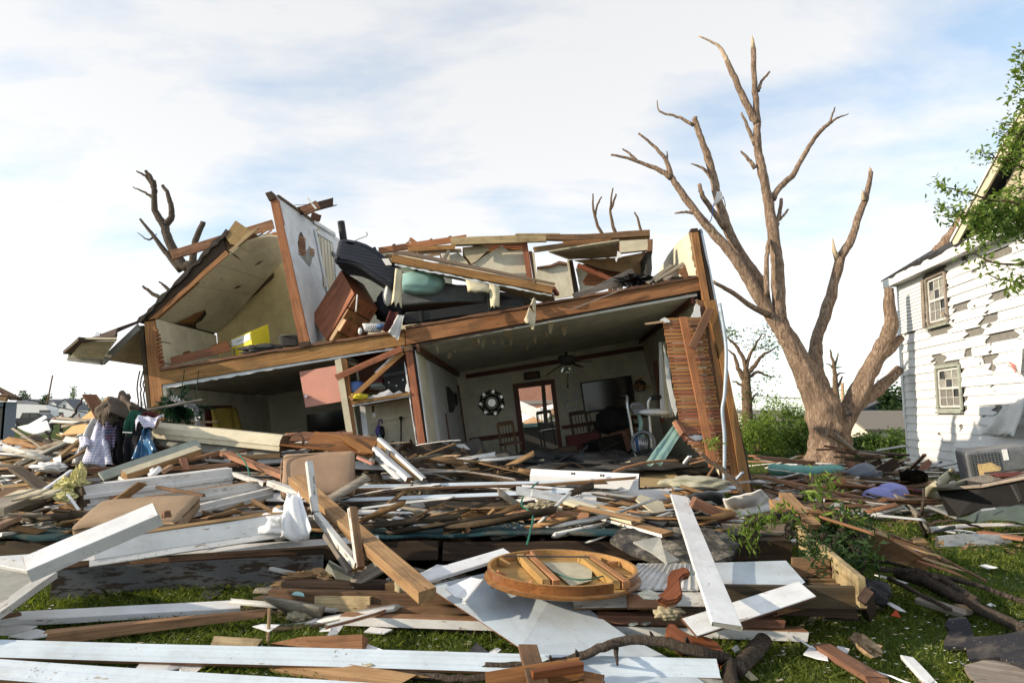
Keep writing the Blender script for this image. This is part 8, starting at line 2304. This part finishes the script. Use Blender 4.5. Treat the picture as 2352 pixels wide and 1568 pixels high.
# ------------------------------------------------------------------ right side
random.seed(77)
pd=tube('foam_pad',limb([G(B2(240,402),.3),G(B2(450,418),.28),G(B2(650,418),.28),G(B2(848,408),.3)],6,0.02),[0.10]+[0.13]*16+[0.12,0.09],'teal_pad',None,14,'rolled teal green foam pad lying in front of the big tree','foam pad',rough=0.1)
for lab,qa,za,qb,zb,w,t,m_ in(('longest orange board slanting over the lawn to the purple cushion',B2(180,470),.45,B2(1260,695),.06,.13,.05,'lumber'),('brown board slanting beside the longest orange one',B2(110,465),.40,B2(560,560),.2,.16,.04,'lumber'),('tan board pointing to the purple cushion from the tree side',B2(805,492),.3,B2(1135,578),.15,.14,.05,'lumber_pale'),('red brown board left of the purple cushion',B2(820,605),.1,B2(1100,598),.1,.10,.05,'lumber'),('short orange block on the lawn',B2(775,660),.06,B2(858,655),.06,.13,.08,'lumber'),('wide tan plank right of the purple cushion',B2(1255,715),.06,B2(1590,655),.1,.30,.03,'lumber_pale'),('dull red board behind the purple cushion',B2(1335,555),.2,B2(1520,600),.15,.20,.05,'maroon_cloth'),('small orange board end touching the purple cushion',B2(1300,600),.1,B2(1340,535),.3,.12,.04,'lumber'),('upper white strip on the shaded lawn',B2(300,675),.10,B2(800,718),.06,.06,.03,'white_paint'),('lower white strip on the shaded lawn',B2(520,718),.09,B2(1200,778),.05,.06,.03,'white_paint'),('brown board at the right edge of the lawn',B2(1985,925),.05,B2(2400,990),.05,.16,.04,'lumber'),('long brown board before the tree base',B2(80,292),.45,B2(620,350),.4,.16,.05,'lumber'),('second brown board before the tree base',B2(120,315),.35,B2(600,365),.3,.12,.05,'lumber_brown'),('thin brown board under the teal pad',B2(530,465),.25,B2(870,440),.25,.10,.04,'lumber'),('grey board under the teal pad',B2(300,470),.2,B2(820,555),.12,.25,.03,'metal_grey'),('white pole leaning between tree and white house',B2(1140,250),.75,B2(1380,210),1.0,.06,.04,'white_paint'),('dark plank in front of the white house corner',B2(900,250),.6,B2(1380,290),.55,.35,.05,'lumber_dark'),('stick leaning on the white house wall',B2(1405,410),.3,B2(1532,285),.9,.06,.04,'lumber_brown'),('thin long stick on the lawn near the brush',F4(1040,940),.12,F4(1305,1080),.05,.03,.02,'lumber'),('brown plank sliding into the bottom right grass',F4(485,1385),.06,F4(790,1570),.04,.12,.04,'lumber_brown'),('white stick at the bottom right edge',F4(905,1440),.05,F4(1040,1590),.04,.07,.03,'white_paint'),('grey plank among the logs at the right',F4(955,1160),.10,F4(1220,1240),.07,.14,.04,'lumber_grey'),('short brown plank among the logs',F4(1160,1190),.06,F4(1240,1225),.06,.10,.03,'lumber_brown')):
 BD('loose_board',lab,qa,za,qb,zb,w,t,m_,jag=(.05,.08))
 # wrecked picnic table
pt=root('picnic_table',G(B2(1000,460),0.0),'wrecked dark wooden picnic table in front of the big tree','table')
for a,b,w in(((730,115),(965,270),.16),((790,120),(1000,290),.10),((690,212),(1010,262),.12),((625,245),(900,235),.08),((780,255),(1200,310),.22),((960,265),(1210,300),.2),((760,305),(960,305),.07)):
 plank('table_board',P(B2(*a),17.0),P(B2(*b),16.6),w,.05,random.choice(['lumber_dark','lumber_brown','lumber_grey']),parent=pt,jag=(.1,.1))
for a,b,w in(((900,330),(950,430),.18),((975,330),(990,410),.12),((1010,330),(1015,400),.12),((1020,405),(1170,335),.12),((1100,470),(1300,345),.25),((880,335),(1160,300),.1)):
 plank('leg',P(B2(*a),16.7),P(B2(*b),16.6),w,.06,random.choice(['lumber_dark','lumber_brown']),parent=pt,up=V((0,-1,0)))
slab('door_leaf',[P(B2(1040,325),16.9),P(B2(1160,322),16.9),P(B2(1140,455),16.8),P(B2(1060,455),16.8)],.04,['cream_siding'],'cream door leaf standing under the picnic table','door')
heap('bucket_lump',P(B2(1020,440),15.8),.32,.3,.22,'grey_siding','pale grey sack under the picnic table','sack',.15,1.5,4)
boxm('grey_bin',Matrix.Translation(G(B2(990,468),.16))@Matrix.Rotation(.3,4,'Z'),.9,.5,.3,'metal_grey',None,.03,2,'flat grey plastic bin in front of the picnic table','bin')
# black tub and rusty sheet near the house
drape('plastic_liner',G(B2(1315,400),.55),G(B2(1560,440),.5),G(B2(1570,510),.1),G(B2(1330,510),.1),8,12,.08,'black',.015,8,None,'black plastic liner slumped at the base of the white house','liner',.15)
slab('rusty_sheet',ragged([P(B2(1475,430),17.2),P(B2(1500,360),17.4),P(B2(1560,320),17.6),P(B2(1590,345),17.6),P(B2(1560,400),17.3)],.2,.03),.01,['lumber_brown'],'rusty bent sheet leaning at the base of the white house','sheet')
# purple cushion
pc=root('purple_cushion',G(B2(1180,660),.0),'lavender blue cushion with loose ties on the lawn','cushion')
cc=G(B2(1165,630),.15)
heap('pad',cc,.30,.24,.16,'lavender',parent=pc,amp=.12,fr=1.4)
heap('pad',cc+V((.27,.1,.08)),.25,.2,.15,'lavender',parent=pc,amp=.15,fr=1.4)
slab('tie',[G(B2(1270,630),.16),G(B2(1310,635),.15),G(B2(1385,670),.04),G(B2(1340,672),.04)],.01,['lavender'],parent=pc)
slab('tie',[G(B2(1230,590),.3),G(B2(1310,565),.34),G(B2(1290,605),.26)],.015,['lavender'],parent=pc)
# canvas roll
cv=[[G(B2(x0+(x1-x0)*c/6,y0+(y1-y0)*c/6),z0+(z1-z0)*c/6+.16*math.sin(c*.9))for c in range(7)]for x0,y0,z0,x1,y1,z1 in((1530,565,.5,1760,385,.9),(1535,600,.42,1790,430,.8),(1530,640,.2,1720,520,.4),(1600,660,.08,1700,600,.1))]
sheet('canvas_cover',cv,.02,'canvas',None,'crumpled pale canvas cover beside the black crate','cover')
# black crate
ck=root('crate',G(B2(2000,780),0),'big black wooden crate lying open at the right edge','crate')
Yc=8.9
K=lambda x,y,d=0.0:P(B2(x,y),Yc+d)
slab('front_wall',[K(1632,578,.6),K(2010,548),K(2420,470,-.8),K(2420,690,-.8),K(1985,735),K(1810,800,.3),K(1725,790,.5)],.04,['black'],parent=ck)
slab('back_wall',[K(1720,555,1.5),K(2352,440,.9),K(2352,560,.9),K(1740,700,1.5)],.04,['charcoal'],parent=ck)
slab('lid',[K(1840,492,1.2),K(2060,440,1.4),K(2420,395,.8),K(2420,445,-.1),K(2020,520,.5)],.05,['lumber_grey'],parent=ck,edge='charcoal')
plank('rim',K(1628,572,.58),K(2012,545,-.04),.05,.04,'lumber_grey',parent=ck)
plank('rim',K(2012,545,-.04),K(2420,466,-.84),.05,.04,'lumber_grey',parent=ck)
plank('rim',K(1628,570,.6),K(1900,490,1.2),.05,.04,'lumber_grey',parent=ck)
plank('batten',K(2265,530,-.55),K(2340,680,-.65),.07,.03,'charcoal',parent=ck,up=V((0,-1,0)))
heap('red_rag',K(2270,455,.4),.3,.15,.04,'maroon_cloth','dark red rag on the lid of the black crate','rag',.3,2,3)
for i in range(4):
 a=K(2020+i*80,440-i*10,.8)
 plank('scrap_strip',a,a+V((.25,-.1,.04)),.08,.02,'charcoal',('first','second','third','last')[i]+' black scrap on the crate lid from the left','scrap',group='scraps on the crate lid')
drape('metal_sheet',K(1990,748,-.6),K(2420,700,-1.3),K(2420,870,-1.5),K(1790,850,-.5),6,14,.03,'green_metal',.01,4,None,'dark green bent metal sheet in front of the crate','sheet')
BD('aluminium_strip','bright metal edge on the dark green sheet',B2(1995,748),.52,B2(2120,730),.55,.05,.02,'silver','strip')
sheet('gutter',[[G(B2(x+dx,y),z)for dx,z in((-18,z0),(10,z0+.03),(40,z0))]for x,y,z0 in((1385,705,.18),(1440,760,.14),(1490,840,.08),(1560,935,.05))],.01,'lumber_grey',None,'bent pale grey gutter length curving on the lawn','gutter')
sheet('gutter',[[G(B2(x,y+dy),z)for dy,z in((-10,.12),(20,.06))]for x,y in((1590,925),(1650,915),(1730,890),(1785,885))],.01,'metal_grey',None,'small curled grey gutter end','gutter')
BD('aluminium_strip','white metal channel leaning toward the crate',B2(1568,712),.2,B2(1820,812),.12,.09,.04,'silver','strip')
slab('mirror_shard',[G(B2(1250,700),.1),G(B2(1380,700),.1),G(B2(1390,742),.05),G(B2(1250,745),.05)],.01,['teal_metal'],'blue grey metal plate on the lawn','plate')
branch('dead_branch',[G(B2(1560,862),.1),G(B2(1700,830),.2),G(B2(1850,845),.18),G(B2(2010,895),.05)],.025,.012,'bark_grey',None,5,.02,6,.2,'thin arched branch before the green metal sheet','branch')
branch('dead_branch',[G(B2(1540,960),.0),G(B2(1490,870),.2)+V((0,0,.1)),P(B2(1505,760),8.0),P(B2(1525,560),8.0)],.03,.012,'bark_grey',None,5,.02,6,.2,'thin upright branch beside the grey gutter','branch')
# air conditioner
acx=root('air_conditioner',P(B2(2100,440),12.2),'grey air conditioning unit tipped against the white house','air conditioner')
am=Matrix.Translation(P(B2(2090,358),12.2))@Matrix.Rotation(R(-8),4,'Y')@Matrix.Rotation(R(-18),4,'Z')
am=am@Matrix.Scale(.78,4)
boxm('case',am,1.20,.8,.72,'metal_grey',acx,.08,3)
bx0=am@Matrix.Translation((-.25,-.41,.05))
boxm('grille',bx0,.58,.02,.5,'metal_dark',acx,.008,1)
for k in range(9):
 boxm('grille_bar',am@Matrix.Translation((-.25,-.425,-.17+k*.055)),.58,.012,.012,'metal_grey',acx)
for k in range(9):
 boxm('grille_bar',am@Matrix.Translation((-.51+k*.065,-.428,.05)),.012,.012,.5,'metal_grey',acx)
boxm('label_plate',am@Matrix.Translation((.16,-.41,.22)),.10,.02,.24,'plastic_white',acx)
slab('osb_scrap',ragged([P(B2(1968,362),11.6),P(B2(2080,348),11.6),P(B2(2165,392),11.5),P(B2(2150,425),11.4),P(B2(1990,458),11.4)],.1,.03),.02,['osb'],'ragged flake board scrap leaning on the air conditioner','board')
# split roof panel sloping down to the lawn
SG('split_roof_panel','long splintered roof panel sloping down to the lawn behind the brush',[F4(430,738)+(.75,),F4(560,752)+(.72,),F4(730,805)+(.62,),F4(850,885)+(.42,),F4(1035,985)+(.12,),F4(1000,1020)+(.05,),F4(830,975)+(.2,),F4(700,905)+(.4,),F4(560,860)+(.5,)],.05,'lumber','roof panel',edge='splinter',back='lumber_dark')
for k in range(12):
 f=k/11
 a=G(F4(470+460*f,755+190*f*f+20*f),.74-.55*f)
 plank('split_strip',a,a+V((.45,-.25,-.14)),.05,.02,random.choice(['splinter','lumber_pale','lumber_brown']),'torn wood strip along the split roof panel','wood strip',group='torn strips on the split roof panel',jag=(.1,.2))
 # brush pile
br=root('brush_pile',G(F4(520,1000),0),'leafy green brush pile lying over the lumber frame','brush')
rb_=np.random.default_rng(4)
twigs=[[(460,570),(490,700),(520,830),(545,960)],[(120,790),(250,760),(400,740),(520,760)],[(710,835),(650,900),(580,970)],[(590,830),(560,880),(540,950)],[(330,860),(350,780),(480,740)],[(640,860),(700,960),(690,1040)],[(250,760),(200,800),(160,850)],[(560,760),(640,820),(720,900)],[(480,860),(560,840),(620,880),(700,1000)]]
lc=[]
for t in twigs:
 pts=[P(F4(x,y),6.3-(y-700)*.002+rb_.uniform(-.15,.15))for x,y in t]
 branch('branch',pts,.035,.012,'bark_grey',br,5,.03,7,.25)
for k in range(120):
 x=rb_.choice([rb_.uniform(400,560),rb_.uniform(470,720),rb_.uniform(540,720)])
 y=rb_.uniform(730,860)if x<420 else rb_.uniform(750,1010)
 if x<250 and y<800:y=745+rb_.uniform(0,90)
 lc.append(tuple(P(F4(x,y),6.5-(y-700)*.003+rb_.uniform(-.2,.2))))
v,f=leaf_cloud(lc,1500,(.06,.08,.05),.075,rb_,.26,0,.6)
np_mesh('leaves',v,f,'leaf_dark',br,kind='stuff',loc=lc[0])
v,f=leaf_cloud([tuple(P(F4(x,y),6.1))for x,y in((140,850),(160,810),(200,790),(240,775),(320,750),(130,870),(560,770),(640,800),(520,600),(470,640),(600,850))],420,(.06,.06,.06),.09,rb_,.25,0,.9)
np_mesh('leaves',v,f,'leaf_bright',br,kind='stuff',loc=lc[0])
for k,(pts,r,lab)in enumerate((([(860,1030),(1000,1075),(1180,1160),(1300,1230),(1500,1310)],.055,'long grey log lying over the shaded lawn'),([(760,1010),(960,1030),(1200,1080),(1500,1180)],.025,'thin grey branch above the long log'),([(900,1010),(1060,1060),(1160,1110),(1240,1160)],.03,'second grey branch along the long log'),([(690,965),(850,990),(1010,1050)],.02,'thin branch coming out of the brush pile'),([(820,1060),(1000,1150),(1120,1210)],.02,'low thin branch under the long log'))):
 branch('fallen_limb',[G(F4(*p_),.08+.05*(k>0))for p_ in pts],r,r*.8,'bark_grey',None,5,.02,9,.2,lab,'branch')
heap('black_felt',G(F4(720,1130),.08),.15,.22,.12,'shingle','crumpled black roofing felt beside the lumber frame','roofing felt',.35,2,4)
for i,(x,y,m_)in enumerate(((965,885,'lumber'),(990,930,'lumber_pale'),(1005,970,'lumber'),(960,930,'blue_cloth'))):
 boxm('wood_block',Matrix.Translation(G(F4(x,y),.12))@Matrix.Rotation(i,4,'Z')@Matrix.Rotation(.4,4,'X'),.16,.09,.07,m_,None,.006,1,('top orange','middle pale','lowest orange','blue')[i]+' block in the little stack at the end of the roof panel','block','blocks at the end of the roof panel')
slab('plastic_flag',[G(F4(830,1240),.03),G(F4(855,1208),.08),G(F4(880,1250),.03)],.008,['orange_plastic'],'small orange plastic scrap on the shaded lawn','scrap')
sp=root('shingle_sheet',G(F4(1350,1420),0),'torn black shingles on splintered plywood at the bottom right corner','shingles')
slab('shingles',ragged([G(F4(1195,1345),.12),G(F4(1330,1335),.14),G(F4(1520,1310),.14),G(F4(1520,1500),.10),G(F4(1360,1440),.10),G(F4(1210,1450),.08)],.12,.03),.02,['shingle_speck'],parent=sp)
slab('plywood',ragged([G(F4(1185,1480),.06),G(F4(1300,1450),.08),G(F4(1520,1490),.08),G(F4(1520,1640),.05),G(F4(1240,1600),.05)],.12,.03),.03,['lumber_grey'],parent=sp)
slab('edge_board',ragged([G(F4(1090,1390),.03),G(F4(1110,1250),.12),G(F4(1195,1245),.15),G(F4(1240,1390),.05)],.1,.02),.03,['shingle_speck'],parent=sp)
heap('wood_chunk',G(F4(712,1385),.06),.06,.17,.05,'lumber_pale','round split wood chunk standing out on the lit grass','wood',.4,2,3,smooth=False)
tube('white_cable',limb([G(F4(355,1340),.1),G(F4(480,1410),.05),G(F4(700,1490),.04),G(F4(980,1590),.04)],6,0.01),.007,'plastic_white',None,6,'thin white cable snaking over the bottom right grass','cable')
# ------------------------------------------------------------------ scattered wreckage
def hz(x,y):
 if y>8.6 and-7.5<x<1.8:
  f=max(0,min(1,(y-8.6)/1.7));g=max(0.0,min(1,(1.2-x)/2.6))*max(0,min(1,(x+7.5)/1.5))
  return 0.45+0.62*f*g*(1+0.5*mnoise.noise(V((x,y,0))))
 return 0.47 if(-7.2<x<2.7 and 6.75<y<11.6)else gz(x,y)
SH={}
def shared(i,m_):
 """a few board meshes shared by all the scattered pieces"""
 k=(i%7,m_)
 if k not in SH:
  o=plank('tmp',V((0,0,0)),V((random.uniform(.6,2.1),0,0)),random.choice([.04,.06,.09,.09,.14,.2]),random.uniform(.012,.04),m_,sag=random.uniform(-.03,.05),bend=random.uniform(-.05,.05),jag=(.06,.25),sides=random.choice(['','t','tf']),paintmat=random.choice(['white_paint','white_worn','white_dirty','white_worn']),segs=5)
  SH[k]=o.data
  bpy.data.objects.remove(o)
 return SH[k]
WOODS=['lumber','lumber_brown','lumber_grey','lumber_pale','lumber_dark','white_worn','white_dirty','lumber_brown','lumber_brown','lumber_dark','splinter']
def scatter(n,xf,yf,label,group,zoff=(.02,.2),tilt=.12,scale=(.6,1.3),name='wreck_board',mats=WOODS,sg=.35):
 for i in range(n):
  y=yf();x=xf(y)
  o=bpy.data.objects.new(name,shared(random.randrange(7),random.choice(mats)))
  s=random.uniform(*scale)
  a=random.gauss(0,sg)+(math.pi if random.random()<.5 else 0)
  if random.random()<.2:a=random.uniform(0,6.28)
  wm=Matrix.Translation((x,y,hz(x,y)+random.uniform(*zoff)))@Matrix.Rotation(a,4,'Z')@Matrix.Rotation(random.gauss(0,tilt),4,'Y')@Matrix.Rotation(random.gauss(0,.5),4,'X')@Matrix.Scale(s,4)
  mn=o.data.materials[0].name
  cn={'lumber':'orange brown','lumber_brown':'dark brown','lumber_grey':'weathered grey','lumber_pale':'pale raw','lumber_dark':'blackened','white_worn':'worn white','white_dirty':'dirty white','splinter':'reddish splintered'}[mn]
  place(o,wm);tag(o,cn+' '+label,'board',cn+' '+group)
U=random.uniform
def pxx(a,b):
 return lambda y:(U(a,b)-1176)/1568*y
def wy(a,b):
 return lambda:1/U(1/b,1/a)
scatter(90,pxx(-60,330),wy(10.5,34),'board in the wreckage field left of the house','boards in the left wreckage field',(.0,.45),.14,(.7,1.5))
scatter(48,pxx(1730,2120),wy(11.0,22),'board between the corner wall and the tree','boards between house and tree',(.0,.28),.12,(.5,1.2))
scatter(62,pxx(0,1750),wy(7.0,9.6),'board littering the porch deck','boards on the porch deck',(.0,.14),.08,(.5,1.0),sg=.22)
scatter(36,pxx(350,1000),wy(9.0,10.6),'board on the heap against the house front','boards on the heap',(.0,.2),.14,(.4,.9))
scatter(30,pxx(880,1860),wy(5.4,6.7),'board in the low pile around the round table','boards around the round table',(.02,.14),.05,(.45,.95),sg=.2)
scatter(14,pxx(20,2250),wy(4.1,5.6),'stick on the front grass','sticks on the front grass',(.0,.02),.03,(.08,.22))
scatter(15,pxx(2080,2400),wy(8.5,15),'board at the foot of the white house','boards at the white house',(.0,.12),.1,(.3,.8))
random.seed(99)
for i in range(13):
 y=wy(13,30)();x=pxx(-40,240)(y);z=gz(x,y)+U(.2,.5);s=U(.35,.9)
 m_=random.choice(['white_paint','white_worn','plastic_white','concrete'])
 a=U(0,3)
 pp=[V((x,y,z))+V((math.cos(a+k*1.57)*s*U(.6,1.3),math.sin(a+k*1.57)*s*U(.6,1.2),math.sin(k*1.57)*.25))for k in range(4)]
 slab('siding_sheet',pp,.02,[m_],'bent white siding sheet in the wreckage field left of the house','sheet',group='sheets in the left wreckage field')
slab('white_awning',[P(L4(190,745),15.5),P(L4(525,675),15.0),P(L4(560,780),14.6),P(L4(400,825),14.6),P(L4(280,790),15)],.05,['white_paint'],'big white bent awning in the left wreckage field','awning')
slab('white_awning',[P(L4(270,745),15.6),P(L4(500,615),15.6),P(L4(528,640),15.4),P(L4(350,755),15.3)],.03,['white_paint'],'upturned white flap behind the big awning','awning')
for k,(pts,lab)in enumerate((([(760,670),(860,560),(905,470),(965,385)],'bent dead branch rising before the tan plywood sheet'),([(510,790),(560,870),(600,940)],'dead twig crossing the white awning'),([(540,760),(640,680),(700,660)],'fallen branch beside the bending person'),([(240,770),(400,720),(560,760)],'dead branch lying over the white awning'))):
 branch('dead_branch',[P(L4(*p_),13.5+k)for p_ in pts],.03,.012,'bark_grey',None,5,.04,6,.2,lab,'branch')
def chips(name,n,xf,yf,size,mat,label,zoff=0.006,tilt=.25):
 vs=[]
 for i in range(n):
  y=yf();x=xf(y);s=size*U(.4,1.6);a=U(0,6.3);z=hz(x,y)+zoff+U(0,.02)
  tx,ty=random.gauss(0,tilt),random.gauss(0,tilt)
  for k in range(4):
   r_=s*U(.5,1.1);b=a+k*1.5708+U(-.3,.3)
   dx,dy=math.cos(b)*r_,math.sin(b)*r_*.6
   vs.append((x+dx,y+dy,z+abs(dx*tx+dy*ty)))
 o=np_mesh(name,np.array(vs),np.arange(len(vs)).reshape(-1,4),mat)
 tag(o,label,None,None,'stuff')
chips('litter',900,pxx(0,2352),wy(3.9,7),.016,'paper_white','tiny white paper and plaster chips in the grass',.02)
chips('litter',700,pxx(0,2352),wy(3.9,7.5),.022,'insulation','tiny pale insulation and wood chips in the grass',.02)
chips('litter',900,pxx(-50,1750),wy(6.8,10.6),.035,'lumber_pale','fine wood splinters over the porch deck',.02,.6)
chips('litter',700,pxx(-50,1750),wy(6.8,10.6),.03,'white_dirty','fine plaster crumbs over the porch deck',.02,.6)
chips('litter',1500,pxx(-60,330),wy(10,40),.10,'lumber_grey','grey splinter litter in the left wreckage field',.05,.9)
chips('litter',900,pxx(1720,2352),wy(8,24),.05,'lumber','wood splinter litter before the tree and white house',.02,.7)
def debris(name,n,xf,yf,L_,mats,label,zoff=(0,.3),tilt=.2):
 """the mass of small broken boards too many to pick apart"""
 vs,fs,mi=[],[],[]
 for i in range(n):
  y=yf();x=xf(y);l,w,t=L_*U(.4,1.5),U(.03,.13),U(.01,.04)
  m_=Matrix.Translation((x,y,hz(x,y)+U(*zoff)))@Matrix.Rotation(random.gauss(0,.35),4,'Z')@Matrix.Rotation(random.gauss(0,tilt),4,'Y')@Matrix.Rotation(random.gauss(0,.5),4,'X')
  b=len(vs)
  for sx in(-l/2,l/2):
   for sy,sz in((-w,-t),(w,-t),(w,t),(-w,t)):
    vs.append(tuple(m_@V((sx+U(-.04,.04),sy/2,sz/2))))
  fs+=[(b,b+1,b+2,b+3),(b+4,b+7,b+6,b+5)]+[(b+k,b+4+k,b+4+(k+1)%4,b+(k+1)%4)for k in range(4)]
  mi+=[random.randrange(len(mats))]*6
 o=np_mesh(name,np.array(vs),np.array(fs),mats)
 o.data.polygons.foreach_set('material_index',mi)
 tag(o,label,None,None,'stuff')
DM=['lumber','lumber_brown','lumber_grey','lumber_pale','lumber_dark','white_worn','white_dirty','splinter','concrete']
debris('debris',480,pxx(-60,340),wy(10,36),1.5,DM,'mass of splintered boards in the left wreckage field',(.05,.5),.2)
debris('debris',200,pxx(1735,2130),wy(10.5,23),1.1,DM,'mass of splintered boards before the big tree',(0,.3),.15)
debris('debris',230,pxx(0,1760),wy(6.8,10.7),.9,['lumber','lumber_brown','lumber_brown','lumber_grey','lumber_dark','lumber_dark','white_dirty','splinter'],'mass of small splinters over the porch deck',(0,.12),.25)
debris('debris',130,pxx(640,1860),wy(5.3,6.9),.9,['lumber','lumber_brown','lumber_grey','lumber_dark','lumber_dark','white_dirty'],'mass of splinters under the round table pile',(.0,.15),.1)
random.seed(123)
for i in range(30):
 y=wy(6.9,10.2)();x=pxx(20,1720)(y);s=U(.06,.2);z=hz(x,y)+U(.03,.14);n=random.randint(4,6)
 m_=random.choice(['plaster_white','white_dirty','wallpaper_tan','concrete','mossy_shingle'])
 cn={'plaster_white':'white plasterboard','white_dirty':'stained plasterboard','wallpaper_tan':'papered plasterboard','concrete':'grey cement','mossy_shingle':'mossy shingle'}[m_]
 tx,ty=random.gauss(0,.35),random.gauss(.2,.3)
 pp=[]
 for k in range(n):
  a,r_=k*6.283/n+U(-.3,.3),s*U(.6,1.2)
  pp.append(V((x+math.cos(a)*r_,y+math.sin(a)*r_,z+math.cos(a)*r_*tx+math.sin(a)*r_*ty)))
 slab('plaster_chunk',ragged(pp,.07,.012),.014,[m_],cn+' chunk lying among the boards on the porch deck','chunk',group=cn+' chunks on the deck')
for i,q in enumerate(((300,1180),(560,1150),(880,1160),(1130,1140),(1400,1150),(700,1200))):
 a=G(q,.55)
 pts=[a+V((k*U(.1,.2),math.sin(k*1.7+i)*.12,.03*math.sin(k*2.1)))for k in range(7)]
 tube('loose_wire',limb(pts,4,.02),.006,'wire_dark',None,5,('first','second','third','fourth','fifth','sixth')[i]+' black wire snaking over the porch deck debris','wire',group='wires on the deck')
for i,q in enumerate(((450,1160),(960,1130),(1250,1165),(620,1065))):
 heap('insulation_tuft',G(q,.6),U(.1,.18),.1,.06,'insulation',('shaggy insulation wad left of the white bag','insulation wad before the living room','insulation wad beside the double boards','insulation wad under the cream beam')[i],'insulation',.6,3,4,smooth=False)
